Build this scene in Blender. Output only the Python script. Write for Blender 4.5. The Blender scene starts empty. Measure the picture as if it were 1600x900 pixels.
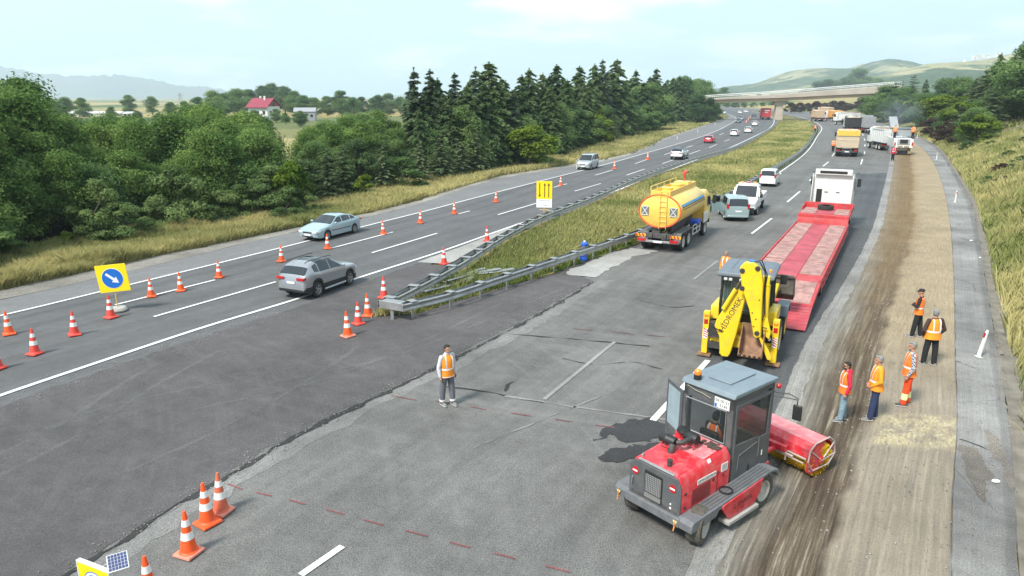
import bpy, bmesh, math, random
import numpy as np
from mathutils import Vector, Matrix, Euler, noise as mnoise
from mathutils.geometry import tessellate_polygon
random.seed(7); RNG = np.random.default_rng(7)
R = math.radians
SC = bpy.context.scene; COL = SC.collection
# ---------------------------------------------------------------- camera, sky, sun, exposure
FPX, YH, CH = 1100.0, 152.0, 8.7          # focal length in photo pixels, horizon row, camera height
PITCH = math.atan((450 - YH) / FPX)
cd = bpy.data.cameras.new('camera'); cam = bpy.data.objects.new('camera', cd); COL.objects.link(cam)
cd.sensor_width = 36; cd.lens = FPX / 1600 * 36; cd.clip_start = .1; cd.clip_end = 60000
cam.location = (0, 0, CH); cam.rotation_euler = (R(90) - PITCH, 0, 0); SC.camera = cam
SUN_EL, SUN_AZ = R(50), R(222)            # azimuth clockwise from +Y: sun behind the camera, to the left
w = bpy.data.worlds.new('World'); SC.world = w; w.use_nodes = True
nt = w.node_tree; nt.nodes.clear()
def N(t, typ, **kw):
    n = t.nodes.new(typ)
    for k, v in kw.items(): setattr(n, k, v)
    return n
sky = N(nt, 'ShaderNodeTexSky', sky_type='NISHITA', sun_disc=False, sun_elevation=SUN_EL, sun_rotation=SUN_AZ,
        altitude=600, air_density=1.0, dust_density=2.2, ozone_density=2.5)
tc = N(nt, 'ShaderNodeTexCoord')
mp = N(nt, 'ShaderNodeMapping'); mp.inputs['Scale'].default_value = (1.0, 1.0, 4.2)
n1 = N(nt, 'ShaderNodeTexNoise'); n1.inputs['Scale'].default_value = 4.3; n1.inputs['Detail'].default_value = 9; n1.inputs['Roughness'].default_value = .58
rp = N(nt, 'ShaderNodeValToRGB'); rp.color_ramp.elements[0].position = .50; rp.color_ramp.elements[1].position = .66
thin = N(nt, 'ShaderNodeMix', data_type='RGBA'); thin.inputs['B'].default_value = (3.85, 5.05, 5.6, 1); thin.inputs['Factor'].default_value = .75
cl = N(nt, 'ShaderNodeMix', data_type='RGBA'); cl.inputs['B'].default_value = (6.9, 7.3, 7.5, 1)
bg = N(nt, 'ShaderNodeBackground'); bg.inputs['Strength'].default_value = .098
wo = N(nt, 'ShaderNodeOutputWorld')
L = nt.links.new
L(tc.outputs['Generated'], mp.inputs['Vector']); L(mp.outputs['Vector'], n1.inputs['Vector']); L(n1.outputs['Fac'], rp.inputs['Fac'])
L(sky.outputs['Color'], thin.inputs['A']); L(thin.outputs['Result'], cl.inputs['A']); L(rp.outputs['Color'], cl.inputs['Factor'])
L(cl.outputs['Result'], bg.inputs['Color']); L(bg.outputs['Background'], wo.inputs['Surface'])
sd = bpy.data.lights.new('sun', 'SUN'); sd.energy = 2.5; sd.angle = R(11); sd.color = (1, .95, .87)
so = bpy.data.objects.new('sun', sd); COL.objects.link(so)
sdir = Vector((math.sin(SUN_AZ) * math.cos(SUN_EL), math.cos(SUN_AZ) * math.cos(SUN_EL), math.sin(SUN_EL)))
so.rotation_euler = sdir.to_track_quat('Z', 'Y').to_euler(); so.location = (-30, -30, 60)
SC.view_settings.view_transform = 'Standard'; SC.view_settings.look = 'None'; SC.view_settings.gamma = 1
SC.view_settings.exposure = 1.2; SC.view_settings.use_curve_mapping = False
SC.cycles.max_bounces = 6; SC.cycles.transparent_max_bounces = 6; SC.cycles.volume_bounces = 1
# ---------------------------------------------------------------- geometry helpers
def at(px, py, z=0.0):                    # photo pixel (1600x900) -> point on the level z
    x, y = px - 800, py - 450
    dn = y * math.cos(PITCH) + FPX * math.sin(PITCH); fw = FPX * math.cos(PITCH) - y * math.sin(PITCH)
    t = (CH - z) / dn
    return Vector((x * t, fw * t, z))
def hgt(px, pf, pt):                      # height of a vertical thing standing at (px,pf) that reaches row pt
    Y = at(px, pf).y; y = pt - 450
    dn = y * math.cos(PITCH) + FPX * math.sin(PITCH); fw = FPX * math.cos(PITCH) - y * math.sin(PITCH)
    return CH - dn * Y / fw
def head(a, b):                           # heading (radians) from ground pixel a to ground pixel b
    A, B = at(*a), at(*b); return math.atan2(B.y - A.y, B.x - A.x)
def lerp(xs, ys, x): return float(np.interp(x, xs, ys))
class MB:
    def __init__(s): s.v = []; s.f = []; s.m = []; s.uv = None
    def add(s, vs, fs, mi=0, M=None):
        o = len(s.v)
        for p in vs: s.v.append(tuple(M @ Vector(p)) if M is not None else tuple(p))
        for f in fs: s.f.append(tuple(i + o for i in f)); s.m.append(mi)
        return s
    def box(s, c, d, mi=0, rot=None):
        x, y, z = d[0] / 2, d[1] / 2, d[2] / 2
        vs = [(-x,-y,-z),(x,-y,-z),(x,y,-z),(-x,y,-z),(-x,-y,z),(x,-y,z),(x,y,z),(-x,y,z)]
        M = Matrix.Translation(c)
        if rot: M = M @ Euler(rot).to_matrix().to_4x4()
        return s.add(vs, [(0,3,2,1),(4,5,6,7),(0,1,5,4),(1,2,6,5),(2,3,7,6),(3,0,4,7)], mi, M)
    def prism(s, pts, ax, a, b, mi=0, M=None):     # polygon extruded along ax from a to b
        def P(p, t): return {'x': (t, p[0], p[1]), 'y': (p[0], t, p[1]), 'z': (p[0], p[1], t)}[ax]
        n = len(pts); vs = [P(p, a) for p in pts] + [P(p, b) for p in pts]
        fs = [tuple(range(n))[::-1], tuple(range(n, 2 * n))] + [(i, (i + 1) % n, (i + 1) % n + n, i + n) for i in range(n)]
        return s.add(vs, fs, mi, M)
    def taper(s, lo, hi, z0, z1, mi=0):            # box between rectangle lo=(x0,x1,y0,y1) at z0 and hi at z1
        vs = [(lo[0],lo[2],z0),(lo[1],lo[2],z0),(lo[1],lo[3],z0),(lo[0],lo[3],z0),(hi[0],hi[2],z1),(hi[1],hi[2],z1),(hi[1],hi[3],z1),(hi[0],hi[3],z1)]
        return s.add(vs, [(0,3,2,1),(4,5,6,7),(0,1,5,4),(1,2,6,5),(2,3,7,6),(3,0,4,7)], mi)
    def tube(s, path, r, n=8, mi=0, caps=True):
        path = [Vector(p) for p in path]; k = len(path)
        rs = r if isinstance(r, (list, tuple)) else [r] * k
        vs = []; up = None
        for i, p in enumerate(path):
            t = (path[min(i + 1, k - 1)] - path[max(i - 1, 0)]).normalized()
            if up is None: up = Vector((0, 0, 1)) if abs(t.z) < .9 else Vector((1, 0, 0))
            a = t.cross(up).normalized(); b = a.cross(t).normalized(); up = b
            for j in range(n):
                q = 2 * math.pi * j / n
                vs.append(p + (a * math.cos(q) + b * math.sin(q)) * rs[i])
        fs = [(i*n+j, i*n+(j+1)%n, (i+1)*n+(j+1)%n, (i+1)*n+j) for i in range(k-1) for j in range(n)]
        if caps: fs += [tuple(range(n))[::-1], tuple(range((k-1)*n, k*n))]
        return s.add(vs, fs, mi)
    def cyl(s, a, b, r, n=16, mi=0, r2=None): return s.tube([a, b], [r, r if r2 is None else r2], n, mi)
    def lathe(s, prof, o=(0,0,0), ax='z', n=20, mi=0): # prof: (r, h) along ax; closed if it starts/ends at r=0
        vs = []
        for r, h in prof:
            for j in range(n):
                q = 2 * math.pi * j / n; c, d = r * math.cos(q), r * math.sin(q)
                vs.append({'z': (c, d, h), 'y': (c, h, d), 'x': (h, c, d)}[ax])
        fs = [(i*n+j, i*n+(j+1)%n, (i+1)*n+(j+1)%n, (i+1)*n+j) for i in range(len(prof)-1) for j in range(n)]
        return s.add(vs, fs, mi, Matrix.Translation(o))
    def ball(s, c, r, n=10, mi=0):
        r = r if isinstance(r, (list, tuple)) else (r, r, r)
        m = max(5, n // 2 + 1); vs = [(c[0], c[1], c[2] - r[2])]
        for i in range(1, m):
            th = -math.pi / 2 + math.pi * i / m
            for j in range(n):
                q = 2 * math.pi * j / n
                vs.append((c[0] + r[0]*math.cos(th)*math.cos(q), c[1] + r[1]*math.cos(th)*math.sin(q), c[2] + r[2]*math.sin(th)))
        vs.append((c[0], c[1], c[2] + r[2])); fs = []
        for j in range(n): fs.append((0, 1 + (j+1) % n, 1 + j))
        for i in range(m - 2):
            for j in range(n): fs.append((1+i*n+j, 1+i*n+(j+1)%n, 1+(i+1)*n+(j+1)%n, 1+(i+1)*n+j))
        b = 1 + (m-2) * n
        for j in range(n): fs.append((len(vs)-1, b + j, b + (j+1) % n))
        return s.add(vs, fs, mi)
    def loft(s, rings, mi=0, caps=True):
        n = len(rings[0]); vs = [p for r_ in rings for p in r_]
        fs = [(i*n+j, i*n+(j+1)%n, (i+1)*n+(j+1)%n, (i+1)*n+j) for i in range(len(rings)-1) for j in range(n)]
        if caps: fs += [tuple(range(n))[::-1], tuple(range((len(rings)-1)*n, len(rings)*n))]
        return s.add(vs, fs, mi)
    def mesh(s, name, mats, sharp=35, fix=True):
        me = bpy.data.meshes.new(name); me.from_pydata(s.v, [], s.f)
        for m in (mats if isinstance(mats, (list, tuple)) else [mats]): me.materials.append(m)
        me.polygons.foreach_set('material_index', s.m)
        if fix:
            bm = bmesh.new(); bm.from_mesh(me); bmesh.ops.recalc_face_normals(bm, faces=bm.faces); bm.to_mesh(me); bm.free()
        me.polygons.foreach_set('use_smooth', [True] * len(me.polygons))
        me.set_sharp_from_angle(angle=R(sharp)); me.update(); return me
    def build(s, name, mats, parent=None, bevel=0, sharp=35, fix=True):
        o = bpy.data.objects.new(name, s.mesh(name, mats, sharp, fix)); COL.objects.link(o)
        if parent: o.parent = parent
        if bevel:
            b = o.modifiers.new('bevel', 'BEVEL'); b.width = bevel; b.segments = 2; b.limit_method = 'ANGLE'; b.angle_limit = R(40); b.harden_normals = False
        return o
def tag(o, label=None, cat=None, group=None, kind=None):
    for k, v in (('label', label), ('category', cat), ('group', group), ('kind', kind)):
        if v: o[k] = v
    return o
def thing(name, label, cat, loc=(0,0,0), rz=0.0, group=None, sc=1.0):
    o = bpy.data.objects.new(name, None); COL.objects.link(o); o.empty_display_size = .2
    o.location = loc; o.rotation_euler = (0, 0, rz); o.scale = (sc, sc, sc)
    return tag(o, label, cat, group)
def dup(root, loc, rz, label, group=None, sc=None, cat=None, swap=None):
    def cp(o, par):
        c = o.copy(); COL.objects.link(c)
        if par: c.parent = par
        if swap and c.type == 'MESH' and any(m and m.name in swap for m in c.data.materials):
            for sl in c.material_slots:
                if sl.material and sl.material.name in swap:
                    new = swap[sl.material.name]; sl.link = 'OBJECT'; sl.material = new
        for ch in o.children: cp(ch, c)
        return c
    r = cp(root, None); r.location = loc; r.rotation_euler = (0, 0, rz); r['label'] = label
    if group: r['group'] = group
    elif 'group' in r: del r['group']
    if cat: r['category'] = cat
    if sc: r.scale = (sc, sc, sc)
    return r
def words(txt, size, mat, parent, M, depth=.004, name='lettering', align='CENTER'):
    c = bpy.data.curves.new('t', 'FONT'); c.body = txt; c.size = size; c.align_x = align; c.align_y = 'CENTER'; c.extrude = depth; c.resolution_u = 3
    o = bpy.data.objects.new('t', c); COL.objects.link(o)
    dg = bpy.context.evaluated_depsgraph_get(); me = bpy.data.meshes.new_from_object(o.evaluated_get(dg)); bpy.data.objects.remove(o)
    me.materials.clear(); me.materials.append(mat)
    q = bpy.data.objects.new(name, me); COL.objects.link(q); q.parent = parent; q.matrix_local = M; return q
def face_M(o, xdir, ydir):                # frame with text x along xdir, text up along ydir
    x = Vector(xdir).normalized(); y = Vector(ydir); y = (y - x * y.dot(x)).normalized(); z = x.cross(y)
    m = Matrix((x, y, z)).transposed().to_4x4(); m.translation = o; return m
# ---------------------------------------------------------------- materials
MATS = {}
def mat(name, col, rough=.5, metal=0, var=.12, scale=3.0, dirt=0, dcol=(.22,.19,.15), coat=0, emit=0, alpha=None, bump=0, spec=.5):
    if name in MATS: return MATS[name]
    m = bpy.data.materials.new(name); m.use_nodes = True; MATS[name] = m
    t = m.node_tree; b = t.nodes['Principled BSDF']; l = t.links.new
    b.inputs['Roughness'].default_value = rough; b.inputs['Metallic'].default_value = metal
    b.inputs['Coat Weight'].default_value = coat; b.inputs['Coat Roughness'].default_value = .08
    b.inputs['Specular IOR Level'].default_value = spec
    tcn = N(t, 'ShaderNodeTexCoord'); n = N(t, 'ShaderNodeTexNoise'); n.inputs['Scale'].default_value = scale; n.inputs['Detail'].default_value = 6
    l(tcn.outputs['Object'], n.inputs['Vector'])
    mr = N(t, 'ShaderNodeMapRange'); mr.inputs['From Min'].default_value = .3; mr.inputs['From Max'].default_value = .7
    mr.inputs['To Min'].default_value = 1 - var; mr.inputs['To Max'].default_value = 1 + var
    l(n.outputs['Fac'], mr.inputs['Value'])
    mx = N(t, 'ShaderNodeMix', data_type='RGBA', blend_type='MULTIPLY'); mx.inputs['Factor'].default_value = 1
    mx.inputs['A'].default_value = (*col, 1); l(mr.outputs['Result'], mx.inputs['B']); out = mx.outputs['Result']
    if dirt:
        n2 = N(t, 'ShaderNodeTexNoise'); n2.inputs['Scale'].default_value = scale * 2.3; n2.inputs['Detail'].default_value = 9; n2.inputs['Roughness'].default_value = .65
        l(tcn.outputs['Object'], n2.inputs['Vector'])
        r2 = N(t, 'ShaderNodeMapRange'); r2.inputs['From Min'].default_value = .46; r2.inputs['From Max'].default_value = .72; r2.inputs['To Max'].default_value = dirt
        l(n2.outputs['Fac'], r2.inputs['Value'])
        m2 = N(t, 'ShaderNodeMix', data_type='RGBA'); m2.inputs['B'].default_value = (*dcol, 1); l(r2.outputs['Result'], m2.inputs['Factor']); l(out, m2.inputs['A']); out = m2.outputs['Result']
        r3 = N(t, 'ShaderNodeMapRange'); r3.inputs['To Min'].default_value = rough; r3.inputs['To Max'].default_value = .9
        l(r2.outputs['Result'], r3.inputs['Value']); l(r3.outputs['Result'], b.inputs['Roughness'])
    l(out, b.inputs['Base Color'])
    if bump:
        bn = N(t, 'ShaderNodeBump'); bn.inputs['Strength'].default_value = bump; bn.inputs['Distance'].default_value = .02
        l(n.outputs['Fac'], bn.inputs['Height']); l(bn.outputs['Normal'], b.inputs['Normal'])
    if emit: b.inputs['Emission Color'].default_value = (*col, 1); b.inputs['Emission Strength'].default_value = emit
    return m
def see_through(name, col, a):            # window glass one can look through
    m = mat(name, col, .05, var=.02); b = m.node_tree.nodes['Principled BSDF']; b.inputs['Alpha'].default_value = a; return m
GLASS = mat('dark_glass', (.02,.024,.028), .04, var=.05, spec=.8)
TINT = see_through('cab_glass', (.03,.04,.04), .55)
RUB = mat('tyre_rubber', (.022,.021,.02), .85, var=.25, scale=9, dirt=.5, dcol=(.12,.105,.085))
RUBD = mat('dusty_rubber', (.07,.063,.052), .9, var=.3, scale=9, dirt=.6, dcol=(.2,.175,.14))
ALLOY = mat('wheel_alloy', (.42,.43,.44), .3, .8, var=.1)
STEEL = mat('galvanised_steel', (.36,.37,.37), .45, .55, var=.22, scale=1.5, dirt=.35, dcol=(.2,.17,.14))
DSTEEL = mat('dark_metal', (.045,.045,.048), .55, .3, var=.2, scale=6, dirt=.35)
BLACKP = mat('black_plastic', (.02,.02,.021), .5, var=.2)
WHITEP = mat('white_paint', (.72,.72,.70), .35, var=.05, dirt=.18, coat=.3)
PLATE = mat('number_plate', (.75,.76,.76), .4, var=.05)
PBLUE = mat('plate_blue', (.02,.12,.5), .4)
REDL = mat('red_lamp', (.45,.012,.015), .2, coat=.6)
CLEARL = mat('clear_lamp', (.6,.62,.64), .12, coat=.8)
AMBER = mat('amber_lamp', (.85,.25,.02), .25, coat=.5)
HIVIS = mat('hivis_orange', (.95,.20,.02), .75, var=.12, scale=9)
YEL = mat('machine_yellow', (.85,.58,.012), .4, var=.07, dirt=.3, coat=.25, scale=2)
INK = mat('black_ink', (.03,.03,.03), .7)
WHITE = mat('plain_white', (.8,.8,.79), .5, var=.04)
# ---------------------------------------------------------------- curves traced on the ground
def hermite(pts, step):
    P = np.array([(p[0], p[1]) for p in pts], float); d = np.r_[0, np.cumsum(np.hypot(*np.diff(P, axis=0).T))]
    T = np.gradient(P, d, axis=0) if len(P) > 2 else np.repeat((P[1:] - P[:1]) / d[-1], 2, 0)
    s = np.linspace(0, d[-1], max(2, int(d[-1] / step) + 1)); i = np.clip(np.searchsorted(d, s, 'right') - 1, 0, len(d) - 2)
    h = d[i+1] - d[i]; t = (s - d[i]) / h; t = t[:, None]; h = h[:, None]
    return (2*t**3-3*t**2+1)*P[i] + (t**3-2*t**2+t)*h*T[i] + (-2*t**3+3*t**2)*P[i+1] + (t**3-t**2)*h*T[i+1]
def trace(px, z=0.0, step=1.0): return hermite([at(a, b, z) for a, b in px], step)
def resample(P, n):
    d = np.r_[0, np.cumsum(np.hypot(*np.diff(P, axis=0).T))]; s = np.linspace(0, d[-1], n)
    return np.c_[np.interp(s, d, P[:, 0]), np.interp(s, d, P[:, 1])]
def offset(P, o):                          # positive to the left of travel
    T = np.gradient(P, axis=0); T /= np.hypot(*T.T)[:, None]; return P + np.c_[-T[:, 1], T[:, 0]] * o
def strip(name, A, B, z, m, n=None, cols=6, rag=(0, 0), kind='structure', zf=None):
    n = n or max(len(A), len(B)); A = resample(A, n); B = resample(B, n)
    for E_, r_, sd_ in ((A, rag[0], 3.1), (B, rag[1], 8.7)):
        if r_:
            for i in range(n):
                E_[i] += r_ * np.array((mnoise.noise((E_[i][0]*1.3, E_[i][1]*1.3, sd_)) + .6*mnoise.noise((E_[i][0]*4, E_[i][1]*4, sd_)), mnoise.noise((E_[i][0]*1.3, E_[i][1]*1.3, sd_+5))))
    v = []; uv = []; mid = (A + B) / 2; dist = np.r_[0, np.cumsum(np.hypot(*np.diff(mid, axis=0).T))]
    for i in range(n):
        for j in range(cols):
            f = j / (cols - 1); p = A[i] * (1 - f) + B[i] * f
            v.append((p[0], p[1], z if zf is None else zf(p[0], p[1], f))); uv.append((f, dist[i]))
    fs = [(i*cols+j, i*cols+j+1, (i+1)*cols+j+1, (i+1)*cols+j) for i in range(n-1) for j in range(cols-1)]
    me = bpy.data.meshes.new(name); me.from_pydata(v, [], fs); me.materials.append(m)
    u = me.uv_layers.new(name='UVMap'); li = np.zeros(len(me.loops), int); me.loops.foreach_get('vertex_index', li)
    u.data.foreach_set('uv', np.array(uv, 'f')[li].ravel())
    if me.polygons[0].normal.z < 0: me.flip_normals()
    o = bpy.data.objects.new(name, me); COL.objects.link(o)
    if kind: o['kind'] = kind
    return o
def poly(name, pts, z, m, rag=0, step=.35, kind='structure'):
    P = []
    for i in range(len(pts)):
        a, b = Vector(pts[i][:2]), Vector(pts[(i+1) % len(pts)][:2]); k = max(1, min(60, int((b - a).length / step)))
        for j in range(k):
            p = a.lerp(b, j / k)
            if rag: p = p + Vector((mnoise.noise((p.x*2, p.y*2, z+3)) + .7*mnoise.noise((p.x*6, p.y*6, 1.3)), mnoise.noise((p.x*2, p.y*2, 9)) + .7*mnoise.noise((p.x*6, p.y*6, 4)))) * rag
            P.append((p.x, p.y, z))
    tri = tessellate_polygon([[Vector(p) for p in P]])
    me = bpy.data.meshes.new(name); me.from_pydata(P, [], [tuple(t) for t in tri]); me.materials.append(m)
    bm = bmesh.new(); bm.from_mesh(me)
    for f in bm.faces:
        if f.normal.z < 0: f.normal_flip()
    bm.to_mesh(me); bm.free()
    o = bpy.data.objects.new(name, me); COL.objects.link(o)
    if kind: o['kind'] = kind
    return o
REDGE = trace([(1640,1500),(1612,1050),(1592,900),(1587,796),(1575,657),(1557,541),(1540,440),(1520,328),(1489,266),(1460,228),(1432,212),(1408,201.5),(1370,191),(1300,179),(1200,170),(1100,165)], step=3)
LEDGE = trace([(-900,655),(-400,545),(0,453),(125,427),(250,399),(384,372),(600,327),(780,275),(937,250),(1047,212),(1120,186),(1131,181),(1116,176.5),(1070,173)], step=3)
def sdist(P, Q):                           # signed distance of points Q (n,2) from polyline P; positive to the right of travel
    best = np.full(len(Q), 1e18); sg = np.zeros(len(Q))
    for a, b in zip(P[:-1], P[1:]):
        ab = b - a; t = np.clip(((Q - a) @ ab) / (ab @ ab), 0, 1); d = Q - (a + t[:, None] * ab)
        dd = (d ** 2).sum(1); c = ab[0] * (Q[:, 1] - a[1]) - ab[1] * (Q[:, 0] - a[0]); m = dd < best - 1e-9
        best = np.where(m, dd, best); sg = np.where(m, np.sign(-c), sg)
    return np.sqrt(best) * sg
RP_, LP_ = REDGE[::2], LEDGE[::2]
def sm(x): x = np.clip(x, 0, 1); return x * x * (3 - 2 * x)
def vnoise(x, y, s):                       # cheap smooth value noise
    x = np.asarray(x) / s; y = np.asarray(y) / s; xi = np.floor(x); yi = np.floor(y); fx = sm(x - xi); fy = sm(y - yi)
    def h(a, b): q = np.sin(a * 127.1 + b * 311.7) * 43758.5453; return q - np.floor(q)
    return (h(xi, yi)*(1-fx)+h(xi+1, yi)*fx)*(1-fy) + (h(xi, yi+1)*(1-fx)+h(xi+1, yi+1)*fx)*fy
def terr(Q, parts=False):
    Q = np.atleast_2d(np.asarray(Q, float)); dr = sdist(RP_, Q); dl = -sdist(LP_, Q)
    z = np.full(len(Q), -.07); y = Q[:, 1]; x = Q[:, 0]
    k = np.interp(y, [0, 40, 150, 260, 420], [.32, .34, .34, .24, .08])
    top = np.interp(y, [0, 150, 260, 420], [9.5, 9.5, 7, 3])
    rise = np.minimum(np.maximum(dr - 1.0, 0) * k, top + np.maximum(dr - 30, 0) * .045)
    z = z + np.where(dr > 0, rise + sm(dr / 4) * (vnoise(x, y, 5) - .4) * .7 + sm(dr / 6) * (vnoise(x, y, 1.7) - .5) * .25, 0)
    z = z - np.where(dl > 0, .35 * sm(dl / 4) - sm(dl / 5) * (vnoise(x, y, 4) - .5) * .5, 0)
    far = np.hypot(x, y); z = np.where(far > 900, z * np.clip(2 - far / 900, 0, 1) - .07, z)
    return (z, dr, dl) if parts else z
def tz(x, y): return float(terr([(x, y)])[0])
def at_t(px, py):                          # photo pixel -> point on the terrain
    x, y = px - 800, py - 450
    dn = y * math.cos(PITCH) + FPX * math.sin(PITCH); fw = FPX * math.cos(PITCH) - y * math.sin(PITCH)
    t = np.geomspace(8, 700, 500) / fw; Q = np.c_[x * t, fw * t]; z = terr(Q); h = CH - dn * t - z
    i = np.argmax(h < 0)
    if i == 0: return Vector((x * t[-1], fw * t[-1], z[-1]))
    f = h[i-1] / (h[i-1] - h[i]); q = Q[i-1] * (1 - f) + Q[i] * f; return Vector((q[0], q[1], tz(*q)))
# ---------------------------------------------------------------- ground materials
def nodes(name, rough=.9, spec=.3):
    m = bpy.data.materials.new(name); m.use_nodes = True; MATS[name] = m; t = m.node_tree; b = t.nodes['Principled BSDF']
    b.inputs['Roughness'].default_value = rough; b.inputs['Specular IOR Level'].default_value = spec; return m, t, b, t.links.new
def noi(t, vec, scale, detail=5, rough=.55, sc=None):
    if sc:
        mp_ = N(t, 'ShaderNodeMapping'); mp_.inputs['Scale'].default_value = sc; t.links.new(vec, mp_.inputs['Vector']); vec = mp_.outputs['Vector']
    n = N(t, 'ShaderNodeTexNoise'); n.inputs['Scale'].default_value = scale; n.inputs['Detail'].default_value = detail; n.inputs['Roughness'].default_value = rough
    t.links.new(vec, n.inputs['Vector']); return n.outputs['Fac']
def ramp(t, f, stops):
    r = N(t, 'ShaderNodeValToRGB'); t.links.new(f, r.inputs['Fac']); e = r.color_ramp.elements
    while len(e) < len(stops): e.new(.5)
    for q, (p, c) in zip(e, stops): q.position = p; q.color = (*c, 1) if len(c) == 3 else c
    return r.outputs['Color']
def mix(t, a, b, f, typ='MIX'):
    m = N(t, 'ShaderNodeMix', data_type='RGBA', blend_type=typ)
    for s_, i_ in ((a, 'A'), (b, 'B'), (f, 'Factor')):
        if isinstance(s_, (int, float)): m.inputs[i_].default_value = s_ if i_ == 'Factor' else (s_, s_, s_, 1)
        elif isinstance(s_, tuple): m.inputs[i_].default_value = (*s_, 1)
        else: t.links.new(s_, m.inputs[i_])
    return m.outputs['Result']
def mrng(t, v, a, b, c=0., d=1.):
    m = N(t, 'ShaderNodeMapRange'); t.links.new(v, m.inputs['Value'])
    for k_, q in (('From Min', a), ('From Max', b), ('To Min', c), ('To Max', d)): m.inputs[k_].default_value = q
    return m.outputs['Result']
def g3(v): return (v, v, v)
def bump(t, b, f, s=.4, d=.01):
    n = N(t, 'ShaderNodeBump'); n.inputs['Strength'].default_value = s; n.inputs['Distance'].default_value = d
    t.links.new(f, n.inputs['Height']); t.links.new(n.outputs['Normal'], b.inputs['Normal'])
def asphalt(name, base, warm=(1, 1, 1), tracks=(), cracks=0.0, speck=.35, streak=.22, blot=.18, swirl=0):
    m, t, b, l = nodes(name, .88, .25); tc_ = N(t, 'ShaderNodeTexCoord'); ob = tc_.outputs['Object']; uv = tc_.outputs['UV']
    big = noi(t, ob, .25, 6); fine = noi(t, ob, 38, 3, .7); mid = noi(t, ob, 2.2, 7, .62)
    st = noi(t, uv, 1, 6, .6, (26, .09, 1))
    c = ramp(t, fine, [(.3, tuple(base*(1-speck)*q for q in warm)), (.5, tuple(base*q for q in warm)), (.72, tuple(base*(1+speck*1.3)*q for q in warm))])
    c = mix(t, c, ramp(t, big, [(.3, g3(1-blot)), (.7, g3(1+blot))]), 1, 'MULTIPLY')
    c = mix(t, c, ramp(t, mid, [(.3, g3(.88)), (.7, g3(1.12))]), 1, 'MULTIPLY')
    if streak: c = mix(t, c, ramp(t, st, [(.3, g3(1-streak)), (.7, g3(1+streak))]), 1, 'MULTIPLY')
    sx = N(t, 'ShaderNodeSeparateXYZ'); l(uv, sx.inputs['Vector'])
    for u0, wd, k in tracks:              # wheel tracks polished or darkened along the lane
        d = N(t, 'ShaderNodeMath', operation='SUBTRACT'); l(sx.outputs['X'], d.inputs[0]); d.inputs[1].default_value = u0
        a = N(t, 'ShaderNodeMath', operation='ABSOLUTE'); l(d.outputs[0], a.inputs[0])
        c = mix(t, c, g3(k), mrng(t, a.outputs[0], wd, wd * .3), 'MULTIPLY')
    if swirl:                             # pale curved tyre sweeps
        for ctr, sc_ in (((-30, 8, 0), 1.1), ((22, 70, 0), .9)):
            mp_ = N(t, 'ShaderNodeMapping'); mp_.inputs['Location'].default_value = tuple(-q for q in ctr); l(ob, mp_.inputs['Vector'])
            ln = N(t, 'ShaderNodeVectorMath', operation='LENGTH'); l(mp_.outputs['Vector'], ln.inputs[0])
            n_ = N(t, 'ShaderNodeTexNoise', noise_dimensions='1D'); n_.inputs['Scale'].default_value = sc_ * 1.6; n_.inputs['Detail'].default_value = 8; n_.inputs['Roughness'].default_value = .7; l(ln.outputs['Value'], n_.inputs['W'])
            k = N(t, 'ShaderNodeMath', operation='MULTIPLY'); l(mrng(t, n_.outputs['Fac'], .48, .72), k.inputs[0]); l(mrng(t, noi(t, ob, .35, 4), .4, .62), k.inputs[1])
            k2 = N(t, 'ShaderNodeMath', operation='MULTIPLY'); l(k.outputs[0], k2.inputs[0]); k2.inputs[1].default_value = swirl
            c = mix(t, c, tuple(base*1.75*q for q in (1, .97, .92)), k2.outputs[0])
    if cracks:
        v = N(t, 'ShaderNodeTexVoronoi', feature='DISTANCE_TO_EDGE'); v.inputs['Scale'].default_value = .33
        wv = noi(t, ob, 1.1, 4); wm = mix(t, ob, wv, .06); l(wm, v.inputs['Vector'])
        f = N(t, 'ShaderNodeMath', operation='MULTIPLY'); l(mrng(t, v.outputs['Distance'], .012, .004), f.inputs[0]); l(mrng(t, noi(t, ob, .3, 3), .5, .6), f.inputs[1])
        f2 = N(t, 'ShaderNodeMath', operation='MULTIPLY'); l(f.outputs[0], f2.inputs[0]); f2.inputs[1].default_value = cracks
        c = mix(t, c, g3(base * .35), f2.outputs[0])
    l(c, b.inputs['Base Color']); bump(t, b, fine, .35, .008); return m
A_LEFT = asphalt('asphalt_old', .113, (1, 1, 1.01), ((.30, .035, .86), (.42, .035, .88), (.56, .035, .9), (.68, .035, .9), (.80, .035, .92)), 0, .25, .10, .10)
A_RIGHT = asphalt('asphalt_worn', .130, (1.02, .995, .945), ((.30, .06, .9), (.52, .06, 1.08), (.75, .06, .9)), .0, .65, .14, .2, .35)
A_DARK = asphalt('asphalt_patch', .082, (1.06, .98, .99), (), 0, .4, .06, .26, .35)
A_NEW = asphalt('asphalt_lane', .085, (.97, 1, 1.04), ((.25, .1, .85), (.7, .1, .88)), 0, .3, .12, .18)
A_SHO = asphalt('asphalt_shoulder', .195, (1.03, 1, .95), ((.92, .16, .72),), .45, .5, .12, .38)
A_LSHO = asphalt('asphalt_left_shoulder', .17, (1, 1, 1), (), 0, .2, .08, .1)
A_TAR = asphalt('fresh_tar', .042, (1, 1, 1.05), (), 0, .5, 0, .2)
A_STAIN = asphalt('damp_dirt', .15, (1.1, .98, .85), (), 0, .7, .0, .5)
A_PALE2 = asphalt('dusty_edge_asphalt', .22, (1.03, 1, .94), (), 0, .35, .3, .25)
A_PALE = asphalt('dusty_asphalt', .30, (1.03, 1, .94), (), 0, .35, .25, .25)
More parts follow.
